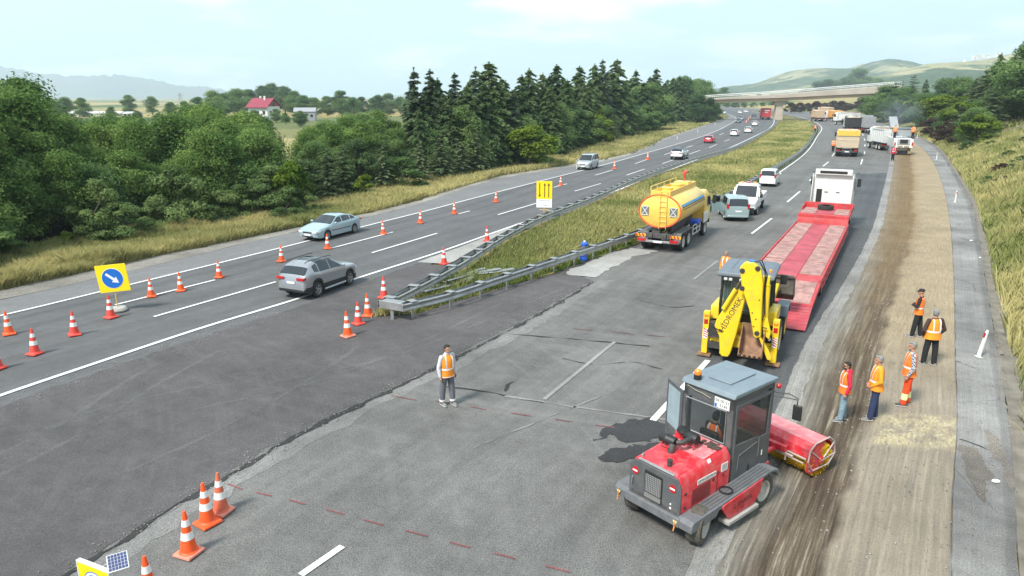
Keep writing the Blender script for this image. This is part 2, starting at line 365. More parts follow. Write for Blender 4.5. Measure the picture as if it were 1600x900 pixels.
def milled():
    m, t, b, l = nodes('milled_surface', .95, .15); tc_ = N(t, 'ShaderNodeTexCoord'); uv = tc_.outputs['UV']; ob = tc_.outputs['Object']
    sx = N(t, 'ShaderNodeSeparateXYZ'); l(uv, sx.inputs['Vector']); U, V = sx.outputs['X'], sx.outputs['Y']
    gr = noi(t, uv, 1, 8, .74, (34, .22, 1)); gr2 = noi(t, uv, 1, 6, .75, (60, .7, 1)); blot = noi(t, ob, .5, 6); fine = noi(t, ob, 30, 3, .7); brk = noi(t, uv, 1, 4, .6, (8, 1.1, 1))
    farf = mrng(t, V, 13, 30); nearf = mrng(t, V, 24, 16)
    dark = ramp(t, gr, [(.28, (.03, .024, .019)), (.46, (.075, .056, .041)), (.57, (.14, .112, .08)), (.66, (.30, .265, .21)), (.75, (.5, .46, .39))])
    darkf = ramp(t, gr, [(.28, (.075, .055, .036)), (.5, (.135, .10, .063)), (.70, (.23, .185, .125)), (.8, (.42, .37, .29))])
    left = mix(t, dark, darkf, farf)
    tan = ramp(t, gr2, [(.25, (.215, .165, .105)), (.5, (.29, .23, .15)), (.75, (.385, .32, .22))])
    grey = ramp(t, gr, [(.25, (.15, .135, .115)), (.5, (.245, .207, .158)), (.70, (.34, .295, .23)), (.80, (.54, .48, .385))])
    right = mix(t, tan, grey, nearf)
    e = N(t, 'ShaderNodeMath', operation='ADD'); l(U, e.inputs[0]); l(mrng(t, noi(t, uv, 1, 4, .6, (1, .22, 1)), .3, .7, -.07, .07), e.inputs[1])
    c = mix(t, left, right, mrng(t, e.outputs[0], .43, .49))
    edge = mix(t, c, ramp(t, gr, [(.3, (.11, .10, .085)), (.55, (.22, .205, .175)), (.7, (.36, .34, .30))]), mrng(t, e.outputs[0], .24, .06))
    rust = mrng(t, e.outputs[0], .60, .46); rk = N(t, 'ShaderNodeMath', operation='MULTIPLY'); l(rust, rk.inputs[0]); l(mrng(t, V, 26, 45, 0, .55), rk.inputs[1])
    c = mix(t, edge, (.20, .135, .065), rk.outputs[0])
    # band of scraped pale spots across the right half
    bd = N(t, 'ShaderNodeMath', operation='MULTIPLY'); b1 = mrng(t, V, 12.6, 13.0); b2 = mrng(t, V, 15.2, 14.9); l(b1, bd.inputs[0]); l(b2, bd.inputs[1])
    bb = N(t, 'ShaderNodeMath', operation='MULTIPLY'); l(bd.outputs[0], bb.inputs[0]); l(mrng(t, U, .5, .56), bb.inputs[1])
    c = mix(t, c, mix(t, grey, mix(t, (.33, .28, .17), (.56, .49, .34), mrng(t, noi(t, uv, 1, 5, .75, (60, 4, 1)), .45, .65)), mrng(t, noi(t, uv, 1, 4, .7, (9, 1.4, 1)), .38, .58)), bb.outputs[0])
    c = mix(t, c, ramp(t, blot, [(.3, g3(.86)), (.7, g3(1.14))]), 1, 'MULTIPLY')
    c = mix(t, c, ramp(t, fine, [(.3, g3(.82)), (.7, g3(1.18))]), 1, 'MULTIPLY')
    l(c, b.inputs['Base Color']); bump(t, b, gr2, .8, .03); return m
M_MILL = milled()
def paint():
    m, t, b, l = nodes('road_paint', .6); tc_ = N(t, 'ShaderNodeTexCoord'); ob = tc_.outputs['Object']
    f = noi(t, ob, 14, 8, .7); c = mix(t, (.74, .74, .72), (.30, .30, .29), mrng(t, f, .55, .75))
    l(c, b.inputs['Base Color']); return m
M_PAINT = paint()
M_WORN = asphalt('worn_paint', .23, (1, 1, .97), (), 0, .5, 0, .3)
M_REDP = asphalt('red_paint_marks', .15, (1.35, .5, .5), (), 0, .5, 0, .3)
M_CRACK = asphalt('crack_sealant', .035, (1, 1, 1), (), 0, .4, 0, .3)
M_GRAV = asphalt('gravel_edge', .22, (1.08, 1, .88), (), 0, .6, .1, .35)
M_CONC = mat('concrete', (.42, .40, .36), .9, var=.2, scale=2.5, dirt=.4, dcol=(.2, .18, .15), bump=.2)
M_GUT = mat('gutter_concrete', (.185, .165, .135), .9, var=.3, scale=1.5, dirt=.6, dcol=(.13, .105, .08), bump=.2)
def ground_mat():
    m, t, b, l = nodes('ground', .95, .1); tc_ = N(t, 'ShaderNodeTexCoord'); ob = tc_.outputs['Object']
    at_ = N(t, 'ShaderNodeAttribute', attribute_name='zone'); s = N(t, 'ShaderNodeSeparateColor'); l(at_.outputs['Color'], s.inputs['Color'])
    n1_, n2_, n3_ = noi(t, ob, .35, 7, .65), noi(t, ob, 4, 6, .7), noi(t, ob, .02, 3)
    green = ramp(t, n2_, [(.3, (.035, .055, .018)), (.55, (.075, .10, .032)), (.75, (.14, .15, .06))])
    straw = ramp(t, n2_, [(.3, (.15, .12, .05)), (.55, (.27, .22, .10)), (.75, (.40, .34, .18))])
    base = mix(t, green, straw, mrng(t, n1_, .42, .6))
    v = N(t, 'ShaderNodeTexVoronoi'); v.inputs['Scale'].default_value = .0075; v.inputs['Randomness'].default_value = .9; l(ob, v.inputs['Vector'])
    sv = N(t, 'ShaderNodeSeparateColor'); l(v.outputs['Color'], sv.inputs['Color'])
    field = ramp(t, sv.outputs['Red'], [(0, (.34, .25, .10)), (.35, (.30, .27, .13)), (.5, (.10, .14, .05)), (.7, (.40, .31, .14)), (.9, (.07, .11, .04))])
    field = mix(t, field, ramp(t, n1_, [(.3, g3(.8)), (.7, g3(1.2))]), 1, 'MULTIPLY')
    c = mix(t, base, field, s.outputs['Blue'])
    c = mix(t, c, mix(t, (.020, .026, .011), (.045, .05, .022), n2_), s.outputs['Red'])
    scr = ramp(t, n2_, [(.3, (.10, .085, .06)), (.5, (.16, .15, .085)), (.7, (.25, .225, .15))])
    c = mix(t, c, scr, s.outputs['Green'])
    l(c, b.inputs['Base Color']); bump(t, b, n2_, .6, .15); return m
# ---------------------------------------------------------------- terrain sheet
def axis(lo, hi, st, far, g):
    a = list(np.arange(lo, hi, st)); q, x = st, hi
    while x < far: a.append(x); q *= g; x += q
    b = []; q, x = st, lo
    while x > -far: q *= g; x -= q; b.append(x)
    return np.array(b[::-1] + a)
X = axis(-90, 190, 1.6, 9000, 1.22); Y = axis(-12, 330, 2.0, 9000, 1.2); Y = Y[Y > -400]
gx, gy = np.meshgrid(X, Y); Q = np.c_[gx.ravel(), gy.ravel()]; Z, DR, DL = terr(Q, True)
nx, ny = len(X), len(Y); me = bpy.data.meshes.new('ground')
idx = np.arange(nx * ny).reshape(ny, nx)
F = np.stack([idx[:-1, :-1], idx[:-1, 1:], idx[1:, 1:], idx[1:, :-1]], -1).reshape(-1, 4)
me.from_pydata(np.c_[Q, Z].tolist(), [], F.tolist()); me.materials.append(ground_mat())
zone = np.zeros((nx * ny, 4), 'f'); zone[:, 3] = 1
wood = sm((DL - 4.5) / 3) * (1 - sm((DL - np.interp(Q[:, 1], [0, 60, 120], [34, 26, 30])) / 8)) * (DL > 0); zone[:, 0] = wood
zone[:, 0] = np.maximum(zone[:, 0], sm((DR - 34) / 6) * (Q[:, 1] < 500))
zone[:, 1] = sm((DR - 5) / 3) * (1 - sm((DR - 34) / 6)) * (Q[:, 1] < 300) * sm((vnoise(Q[:, 0], Q[:, 1], 7) - .3) / .3)
zone[:, 2] = sm((DL - 45) / 10) + sm((Q[:, 1] - 500) / 100)
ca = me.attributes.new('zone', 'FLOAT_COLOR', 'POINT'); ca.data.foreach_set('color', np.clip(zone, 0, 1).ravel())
me.polygons.foreach_set('use_smooth', [True] * len(me.polygons))
go = bpy.data.objects.new('ground', me); COL.objects.link(go); go['kind'] = 'structure'
# ---------------------------------------------------------------- carriageways
G1T = [(598,470.5),(640,450),(712,412),(787,366),(838,340),(919,309),(995,277),(1072,250),(1140,231.5),(1190,208.5),(1210,195.5),(1216,188)]
G2T = [(625,475),(700,457),(775,433),(900,392.5),(992,362),(1060,334),(1128,307),(1180,276.5),(1244,240),(1271,211),(1275,200),(1267,191)]
G1 = trace(G1T, .74, .5); G2 = trace(G2T, .74, .5)
L_OUT = trace([(-600,590),(-200,508),(0,469),(147,436),(256,411),(384,380),(600,333),(780,280),(937,253.6),(1047,215.5),(1100,198),(1130.6,187.5),(1139,182.5),(1128,177.5),(1090,174)])
L1 = trace([(-600,625),(-200,536),(0,494),(156,456.6),(344,411),(469,380),(559,356.6),(665,330),(740,310),(837,285),(939,259),(1021,236),(1098,213),(1138,195.5),(1150,187.5),(1146,181.5),(1131,177),(1090,173)], step=.7)
L2 = trace([(-300,727),(0,619),(156,566),(312,514),(469,466),(550,438),(681,396),(797,355),(900,321),(1000,284),(1072,256),(1140,231),(1175,215),(1200,202),(1209,192),(1207,184),(1190,177),(1150,171.5),(1090,168)], step=.7)
L_IN = offset(L2, -1.3)
poly('road_base', [at(-300,900), at(-300,700), at(600,480), at(640,455), at(1216,196), at(1275,200), at(1250,240), at(1000,395), at(640,600), at(200,1100)], -.012, A_DARK, kind='structure')
strip('far_carriageway', L_OUT, L_IN, 0, A_LEFT, 500, 8)
strip('left_shoulder', L_OUT, offset(L1, .1), .004, A_LSHO, 400, 3)
GRV = trace([(-600,577),(-200,493),(0,453),(125,427),(250,399),(384,372),(600,327),(780,275),(937,250),(1047,212.5),(1100,195.5),(1130,185.5)])
strip('gravel_verge', GRV, trace([(-600,590),(-200,508),(0,469),(147,436),(256,411),(384,380),(600,333),(780,280),(937,253.6),(1047,215.5),(1100,198),(1130,187.5)]), .012, M_GRAV, 300, 4, (.5, .12))
R_IN = trace([(40,1100),(90,900),(240,810),(350,745),(500,662),(640,595),(690,570),(800,515),(925,437),(975,406),(1060,362),(1128,326),(1185,288),(1250,246),(1274,214),(1279,201),(1268,190.5),(1240,182),(1200,175),(1100,167.5)])
R_OUT = trace([(1090,1500),(1100,1000),(1105,900),(1130,850),(1190,740),(1240,640),(1255,590),(1290,518),(1327,455),(1369,371),(1384,310),(1392,270),(1394,240),(1387,216),(1378,206.5),(1362,198),(1335,189.5),(1290,181),(1230,174),(1100,165.6)])
strip('near_carriageway', offset(R_IN, .5), R_OUT, .004, A_RIGHT, 500, 8)
R_NEWL = trace([(1140,1100),(1130,900),(1120,780),(1075,690),(1060,615),(1105,565),(1190,465),(1260,375),(1310,310),(1337,272)])
R_NEWR = trace([(1090,1100),(1100,930),(1130,850),(1190,740),(1240,640),(1262,576),(1290,518),(1327,455),(1369,371),(1384,310),(1392,270)])
strip('resurfaced_lane', R_NEWL, R_NEWR, .008, A_NEW, 300, 6, (.1, .12))
MIL_R = trace([(1470,1500),(1484,1000),(1487,899),(1490,749),(1495,700),(1493,564),(1491,440),(1481,322),(1468,274),(1445,235.5),(1427,221)])
MIL_L = trace([(1090,1500),(1100,1000),(1105,900),(1130,850),(1190,740),(1240,640),(1262,576),(1290,518),(1327,455),(1369,371),(1386,304),(1394,262),(1396,240),(1391,222)])
strip('milled_strip', MIL_L, MIL_R, .012, M_MILL, 400, 8, (0, .0))
strip('dusty_edge', offset(MIL_L, .42), offset(MIL_L, -.12), .016, A_PALE2, 400, 3, (.06, .10))
SH_R = REDGE[: max(3, int(len(REDGE) * 1))]
SHO_R = trace([(1640,1500),(1612,1050),(1592,900),(1587,796),(1575,657),(1557,541),(1540,440),(1520,328),(1489,266),(1460,228),(1432,212)])
strip('right_shoulder', offset(MIL_R, 0), SHO_R, .05, A_SHO, 300, 5, (.03, .06))
strip('shoulder_step', offset(MIL_R, .03), offset(MIL_R, .005), .05, A_SHO, 300, 2, (.03, .03), zf=lambda x, y, f: .013 + .037 * f)
strip('far_shoulder', trace([(1391,222),(1378,207),(1362,198),(1335,189.5),(1290,181),(1230,174),(1100,165.6)]), trace([(1432,212),(1408,201.5),(1370,191),(1300,179.5),(1200,170.5),(1100,165)]), .002, A_LSHO, 200, 3)
def gutter_z(x, y, f): return .06 - .08 * math.sin(math.pi * f) + .05 * f
strip('concrete_gutter', SHO_R, offset(SHO_R, -.5), 0, M_GUT, 300, 5, (.02, .16), zf=gutter_z)
# darker overlay where the two carriageways were joined
poly('asphalt_patch', [at(a, b) for a, b in [(-300,1050),(90,902),(240,808),(350,742),(500,658),(640,592),(690,566),(800,510),(880,466),(925,438),(905,431),(862,429),(760,455),(660,482),(625,492),(600,486),(640,452),(700,416),(655,411),(560,445),(460,482),(312,528),(156,580),(0,636),(-300,745)]], .014, A_DARK, .16, kind='structure')
poly('concrete_apron', [at(a, b) for a, b in [(652,410),(702,413),(760,378),(800,356),(815,346),(790,358),(720,386)]], .018, A_PALE, .05)
strip('crack', trace([(90,905),(240,811),(350,745),(500,661),(640,594),(690,569),(800,513),(880,468),(926,440)], step=.12), offset(trace([(90,905),(240,811),(350,745),(500,661),(640,594),(690,569),(800,513),(880,468),(926,440)], step=.12), -.13), .022, M_CRACK, None, 2, (.12, .22))
strip('dusty_edge', offset(trace([(90,905),(240,811),(350,745),(500,661),(640,594),(690,569),(800,513),(880,468),(930,438)], step=.2), -.15), offset(trace([(120,925),(262,832),(380,758),(525,672),(665,600),(735,566),(815,524),(905,470),(965,436)], step=.2), 0), .010, A_PALE.copy() if False else asphalt('dusty_band', .168, (1.02, 1, .95), (), 0, .5, .2, .3), None, 3, (.1, .22))
poly('pale_patch', [at(a, b) for a, b in [(880,428),(930,434),(985,404),(1030,392),(985,388),(940,400)]], .024, A_PALE, .25)
for pts in ([(925,690),(945,670),(985,656),(1025,655),(1052,662),(1056,684),(1010,688),(985,690),(960,686)], [(932,716),(960,700),(1000,697),(1045,690),(1040,706),(985,718),(950,722)]):
    poly('tar_patch', [at(*p) for p in pts], .020, A_TAR, .24, .07)
for pts in ([(1540,672),(1556,684),(1572,715),(1586,760),(1584,775),(1570,752),(1556,722),(1540,700)], [(1552,500),(1559,530),(1566,580),(1571,640),(1566,642),(1560,590),(1553,540)], [(1500,700),(1530,705),(1545,745),(1535,790),(1515,760)]):
    poly('dirt_stain', [at(*q) for q in pts], .0545, A_STAIN, .14, .1)
def crack(px, wd, z=.018):
    P = trace(px, step=.1); strip('crack', P, offset(P, -wd), z, M_CRACK, None, 2, (.09, .09))
crack([(668,602),(720,606),(790,618),(850,630)], .045); crack([(797,522),(860,527),(930,533),(1015,541)], .05); crack([(788,612),(795,600),(803,596)], .03)
for px_, wd_c in (([(790,618),(850,628),(930,640),(1043,656)],.07),([(740,700),(850,655),(960,610)],.05)):
    P_ = trace(px_, step=.12); strip('pale_seam', P_, offset(P_, -wd_c), .0185, A_PALE2, None, 2, (.08, .08))
crack([(880,560),(930,570),(985,566),(1040,578)], .03); crack([(1000,470),(1050,480),(1085,478)], .05)
crack([(1494,566),(1515,574),(1530,580)], .03, .056); crack([(1493,372),(1515,377),(1526,380)], .05, .056); crack([(1502,690),(1530,700),(1545,706)], .03, .056)
def line(P, wd, z=.026, m=None, name='edge_line'):
    strip(name, offset(P, wd / 2), offset(P, -wd / 2), z, m or M_PAINT, None, 2)
line(L1, .17); line(L2[:], .19)
line(trace([(940,450),(996,414),(1060,374),(1112,342),(1180,296),(1219,269),(1251,246),(1277,213),(1284,200),(1274,191),(1250,183),(1210,175)], step=.8)[38:], .17)
line(trace([(1395,252),(1391,228),(1379,207),(1368,199),(1340,189.5),(1290,180.5)], step=.8), .15)
dashes = [((180,477),(336,438)),((519,388),(614,363)),((716,334.7),(734,330)),((865,293),(886,287.5)),((930,274),(957,266)),((992,256),(1012,249)),((1038,242),(1050,238)),((1072,231),(1083,227.5)),((1100,221),(1109,218)),((1124,211),(1131,208)),
 ((240.6,495.6),(431,441)),((581,395.6),(683,365)),((778,336),(838,318)),((898,299),(939,287)),((979,274),(1007,264.5)),((1035,256),(1052,250)),((1077,241),(1094,235)),((1108,231),(1120,226)),((1132,221),(1140,218)),((1148,213),(1155,210)),
 ((1174.5,365.5),(1205.7,341.7)),((1230,316),(1249.7,299.5)),((1265,283),(1275,273)),((1286,260),(1294.7,253)),((1300,244.7),(1304,239)),((1308,232),(1310,228)),((1345,257),(1347.5,249)),((1350.5,241),(1351,237)),((1351.5,229),(1351.5,226)),((1351,219.5),(1350.5,217)),((1349,212),(1347,209)),((1020,658),(1106,564)),((470,900),(535,855)),((420,935),(440,920)),((1330,207),(1325,203))]
for a, b in dashes: line(trace([a, b], step=.5), .155 if a[0] != 1020 else .19, .028, None, 'lane_dash')
for a, b in [((850,625),(960,535)),((1084,437),(1121,408))]: line(trace([a, b], step=.3), .13, .022, M_WORN, 'lane_dash')
for a, b in [((356,757),(378,765)),((400,770),(424,776)),((452,782),(477,789)),((510,797),(538,805)),((568,813),(600,822)),((634,830),(668,839)),((702,848),(735,857)),((772,865),(805,874)),((852,885),(890,895)),((612,619),(650,626)),((735,636),(760,641)),((798,646),(830,651)),((868,656),(893,660)),((955,519),(990,523)),((1010,524),(1040,527)),((680,627),(705,631)),((930,665),(960,669)),((895,514),(925,517))]:
    line(trace([a, b], step=.2), .04, .024, M_REDP, 'survey_mark')
A_TRACK = asphalt('tyre_track', .098, (1.03, .99, .96), (), 0, .5, .0, .35)
for px, wd in (([(-60,735),(80,668),(200,592),(300,540)],.16),([(-40,760),(110,685),(235,605),(340,548)],.16),([(20,690),(150,640),(330,600),(520,560)],.12),([(120,770),(300,690),(470,600),(560,540)],.14),([(300,640),(480,600),(640,540),(780,475)],.12),([(420,600),(600,560),(760,500),(880,450)],.10)):
    P_ = trace(px, step=.15); TZ = globals().get('TZ', .016) + .0006; strip('tyre_mark', P_, offset(P_, -wd), TZ, A_TRACK, None, 2, (.05, .05))
M_GRIT = asphalt('grit', .22, (1.05, 1, .9), (), 0, .8, 0, .3)
def grit(px, n, wd, label, z=.03, smax=.022):
    P_ = trace(px, step=.1); i = RNG.integers(0, len(P_), n); c = np.c_[P_[i] + RNG.normal(size=(n, 2)) * wd, np.full(n, z)]; b = MB()
    for q in c:
        s_ = smax * (.35 + RNG.random() ** 3); b.v += [(q[0]-s_, q[1], q[2]), (q[0], q[1]-s_, q[2]), (q[0]+s_, q[1]+.3*s_, q[2]), (q[0]-.2*s_, q[1]+s_, q[2]), (q[0], q[1], q[2]+s_)]; k_ = len(b.v) - 5
        for a_ in ((0,1,4),(1,2,4),(2,3,4),(3,0,4)): b.f.append(tuple(k_+e for e in a_)); b.m.append(0)
    o = b.build('grit', M_GRIT, None, fix=False); tag(o, label, 'grit', None, 'stuff')
grit([(90,905),(240,811),(350,745),(500,661),(640,594),(800,513),(926,440)], 1500, .22, 'loose grit along the cracked joint between old and new asphalt')
grit([(1105,900),(1190,740),(1262,576),(1327,455),(1369,371)], 1600, .30, 'loose grit along the planed edge of the lane')
grit([(1380,900),(1400,700),(1415,560),(1420,450),(1425,350)], 2600, .9, 'loose stones lying on the planed strip', .02, .03)
grit([(1540,900),(1530,749),(1525,560),(1512,440)], 900, .45, 'loose grit scattered on the right shoulder', .07)
grit([(0,640),(156,580),(312,528),(460,480)], 700, .4, 'loose grit along the inner edge line')
# centre reservation
def med_z(x, y, f): return .0 + .10 * math.sin(math.pi * f) + .18 * (vnoise(x, y, 3) - .5) * math.sin(math.pi * f) - .22 * math.exp(-((f - .52) / .06) ** 2) * min(1, max(0, (y - 60) / 40))
def med_mat():
    m, t, b, l = nodes('median_soil', .95, .1); ob = N(t, 'ShaderNodeTexCoord').outputs['Object']
    f = noi(t, ob, .4, 6); g = noi(t, ob, 5, 6, .7)
    c = mix(t, ramp(t, g, [(.3, (.06, .08, .02)), (.7, (.15, .16, .05))]), ramp(t, g, [(.3, (.16, .12, .045)), (.7, (.32, .25, .09))]), mrng(t, f, .42, .58)); l(c, b.inputs['Base Color']); return m
MEDL = offset(G1, .35); MEDR = trace([(600,489),(630,492),(700,474),(775,452),(860,428),(925,404),(992,382),(1060,352),(1128,321),(1180,288),(1244,247),(1273,214),(1278,201),(1269,190.5)], step=.5)
strip('central_reservation', MEDL, MEDR, 0, med_mat(), 500, 9, (.0, .25), zf=lambda x, y, f: .032 + med_z(x, y, f))
# ---------------------------------------------------------------- far hills
def hill_mat(name, green, pale, fieldscale, amt, seed):
    m, t, b, l = nodes(name, 1, 0); ob = N(t, 'ShaderNodeTexCoord').outputs['Object']
    mp_ = N(t, 'ShaderNodeMapping'); mp_.inputs['Location'].default_value = (seed * 37.0, seed * 11.0, 0); l(ob, mp_.inputs['Vector']); ob = mp_.outputs['Vector']
    v = N(t, 'ShaderNodeTexVoronoi'); v.inputs['Scale'].default_value = fieldscale; wv = noi(t, ob, fieldscale * 3, 4)
    l(mix(t, ob, wv, .0), v.inputs['Vector']); s = N(t, 'ShaderNodeSeparateColor'); l(v.outputs['Color'], s.inputs['Color'])
    big = noi(t, ob, .0028, 4); fine = noi(t, ob, .035, 6, .7); spots = noi(t, ob, .02, 3)
    field = mix(t, pale, tuple(q * .72 for q in pale), s.outputs['Red'])
    wood = ramp(t, fine, [(.35, tuple(q * .6 for q in green)), (.65, tuple(q * 1.3 for q in green))])
    c = mix(t, wood, field, mrng(t, big, .5 - amt, .56 - amt)); c = mix(t, c, wood, mrng(t, spots, .56, .62))
    l(c, b.inputs['Base Color']); return m
def hill(name, prof, D, depth, m, base=-3, n=240, k=26, bumps=6):
    # prof: (photo column, photo row of the skyline) seen at distance D; the hill is a real ridge `depth` metres through
    xs = [p[0] for p in prof]; v = []
    for j in range(k):
        f = j / (k - 1)
        for i in range(n):
            px = xs[0] + (xs[-1] - xs[0]) * i / (n - 1); row = lerp(xs, [p[1] for p in prof], px)
            y = D + (f - .55) * depth; x = (px - 800) / FPX * D * .967 * (1 + (f - .55) * depth / D * .6)
            ph = (px * .9 + j * 3) / 7.0; row -= bumps * .22 * (mnoise.noise((ph, 1.7, D * .01)) + .6 * mnoise.noise((ph * 3.1, 4.2, 2)) + .5 * mnoise.noise((ph * 7.3, .2, 7))); yy_ = row - 450; top = CH - (yy_ * math.cos(PITCH) + FPX * math.sin(PITCH)) / (FPX * math.cos(PITCH) - yy_ * math.sin(PITCH)) * D
            s_ = math.sin(math.pi * min(1, f / 1.1)) ** 1.0 if f < .55 else math.cos((f - .55) / .45 * math.pi / 2)
            z = base + (top - base) * (s_ ** 1.15) + bumps * (float(vnoise(x, y, 120)) - .5) * 2 * s_
            v.append((x, y, z))
    fs = [(j*n+i, j*n+i+1, (j+1)*n+i+1, (j+1)*n+i) for j in range(k-1) for i in range(n-1)]
    me = bpy.data.meshes.new(name); me.from_pydata(v, [], fs); me.materials.append(m); me.polygons.foreach_set('use_smooth', [True] * len(fs))
    o = bpy.data.objects.new(name, me); COL.objects.link(o); o['kind'] = 'structure'; return o
hill('hill', [(1040,152),(1100,142),(1150,136),(1185,128),(1225,115),(1260,109),(1300,107),(1328,106),(1345,98),(1372,92),(1400,97),(1425,106),(1470,112),(1560,118),(1700,130)], 2500, 1500, hill_mat('hill_far', (.07, .10, .05), (.34, .32, .18), .005, -.02, 1), bumps=7)
hill('hill', [(1230,152),(1290,132),(1340,124),(1400,110),(1440,100),(1500,96),(1550,88),(1600,76),(1700,66),(1900,60)], 1700, 1100, hill_mat('hill_near', (.06, .09, .04), (.36, .33, .18), .006, .02, 4), bumps=5)
hill('mountain', [(-300,90),(-100,96),(0,104),(40,109),(75,117),(120,121),(190,118),(240,126),(300,136),(380,144),(470,151)], 6000, 1800, hill_mat('mountain_rock', (.09, .10, .09), (.16, .15, .13), .002, -.1, 2), bumps=15)
hill('mountain', [(600,150),(760,146),(900,148),(1040,145),(1180,142),(1300,140)], 6400, 1500, hill_mat('ridge_rock', (.10, .11, .09), (.3, .28, .2), .002, -.02, 3), bumps=8)
# ---------------------------------------------------------------- foliage
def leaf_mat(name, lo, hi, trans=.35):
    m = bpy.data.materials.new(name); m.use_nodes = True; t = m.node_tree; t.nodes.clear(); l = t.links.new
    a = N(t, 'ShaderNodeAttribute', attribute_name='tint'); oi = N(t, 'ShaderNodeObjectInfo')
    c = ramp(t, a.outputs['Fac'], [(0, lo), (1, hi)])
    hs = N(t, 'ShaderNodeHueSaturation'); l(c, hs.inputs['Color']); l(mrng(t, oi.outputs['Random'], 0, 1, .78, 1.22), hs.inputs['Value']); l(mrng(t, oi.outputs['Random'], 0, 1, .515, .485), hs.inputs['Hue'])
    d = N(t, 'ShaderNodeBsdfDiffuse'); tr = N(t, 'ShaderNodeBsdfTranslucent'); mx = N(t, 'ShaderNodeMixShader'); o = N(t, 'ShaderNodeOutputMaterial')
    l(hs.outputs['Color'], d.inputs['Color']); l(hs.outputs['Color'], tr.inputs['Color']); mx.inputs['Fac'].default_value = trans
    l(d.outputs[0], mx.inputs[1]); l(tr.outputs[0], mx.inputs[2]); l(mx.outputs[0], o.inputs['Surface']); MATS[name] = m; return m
BARK = mat('bark', (.10, .08, .06), .95, var=.3, scale=6)
def card_mesh(name, C, S, Nrm, tint, m, aspect=.55):
    """one four-sided leaf clump per centre C, size S, facing Nrm"""
    n = len(C); Nrm = Nrm / np.linalg.norm(Nrm, axis=1)[:, None]
    a = np.cross(Nrm, RNG.normal(size=(n, 3))); a /= np.linalg.norm(a, axis=1)[:, None]; b = np.cross(Nrm, a)
    a *= S[:, None]; b *= (S * aspect)[:, None]
    P = np.stack([C - a, C - b * .9 + a * .1, C + a, C + b * .9 - a * .1], 1).reshape(-1, 3)
    return raw_mesh(name, P, 4, tint, m)
def raw_mesh(name, P, k, tint, m):
    n = len(P) // k; me = bpy.data.meshes.new(name); me.vertices.add(len(P)); me.vertices.foreach_set('co', P.astype('f').ravel())
    me.loops.add(n * k); me.loops.foreach_set('vertex_index', np.arange(n * k, dtype='i'))
    me.polygons.add(n); me.polygons.foreach_set('loop_start', np.arange(0, n * k, k, dtype='i')); me.polygons.foreach_set('loop_total', np.full(n, k, 'i'))
    me.update(calc_edges=True); at_ = me.attributes.new('tint', 'FLOAT', 'FACE'); at_.data.foreach_set('value', np.clip(tint, 0, 1).astype('f')); me.materials.append(m); return me
def rdir(n): v = RNG.normal(size=(n, 3)); return v / np.linalg.norm(v, axis=1)[:, None]
def trunk_mesh(name, H, r, limbs, m=BARK, lean=.3):
    b = MB(); k = 7; path = [(lean * math.sin(i * 1.3) * i / k, lean * math.cos(i * 1.7) * i / k, H * i / (k - 1) - .3 * (i == 0)) for i in range(k)]
    b.tube(path, [r * (1 - .8 * i / (k - 1)) for i in range(k)], 7)
    for p in limbs:
        z = max(.25 * H, min(.9 * H, p[2] - .25 * math.hypot(p[0], p[1]) - .4)); f = z / H; i = min(k - 2, int(f * (k - 1)))
        q = Vector(path[i]).lerp(Vector(path[i+1]), f * (k - 1) - i); mid = q.lerp(Vector(p), .55) + Vector((0, 0, .15))
        b.tube([q, mid, p], [r * .4 * (1.1 - f), r * .25 * (1.1 - f), .012], 5)
    return b.mesh(name, m)
def broad(H, W, clumps, n, ls, m, base=.25, seed=0, up=.35, spread=1.0):
    """rounded broadleaf crown of many leaf clumps at limb ends; returns (trunk mesh, crown mesh)"""
    r = np.random.default_rng(seed); cs = []
    for i in range(clumps):
        f = r.random() ** .8; z = H * (base + (1 - base) * f); env = W * (math.sin(math.pi * min(1, (f * .86 + .16))) ** .6)
        q = r.random() * 6.283; rad = env * math.sqrt(r.random()) * spread
        cs.append((rad * math.cos(q), rad * math.sin(q), z, (.095 + .13 * r.random()) * H * (1 - .2 * f), r.random()))
    C = []; S = []; Nn = []; T = []
    for x, y, z, cr, tn in cs:
        k = int(n / clumps * (.6 + .8 * r.random())); d = rdir(k); rr = cr * (.3 + .85 * r.random(k) ** .6)
        p = d * rr[:, None] * np.array((1.1, 1.1, .62)) + np.array((x, y, z)); C.append(p); S.append(ls * (.6 + .9 * r.random(k)))
        Nn.append(d * .7 + rdir(k) * .7 + np.array((0, 0, up))); T.append(tn * .75 + .5 * (r.random(k) - .5) + .12)
    C = np.concatenate(C); ok = C[:, 2] > .05 * H
    return trunk_mesh('trunk', H * .8, H * .018 + .03, [c[:3] for c in cs[:12]]), card_mesh('crown', C[ok], np.concatenate(S)[ok], np.concatenate(Nn)[ok], np.concatenate(T)[ok], m)
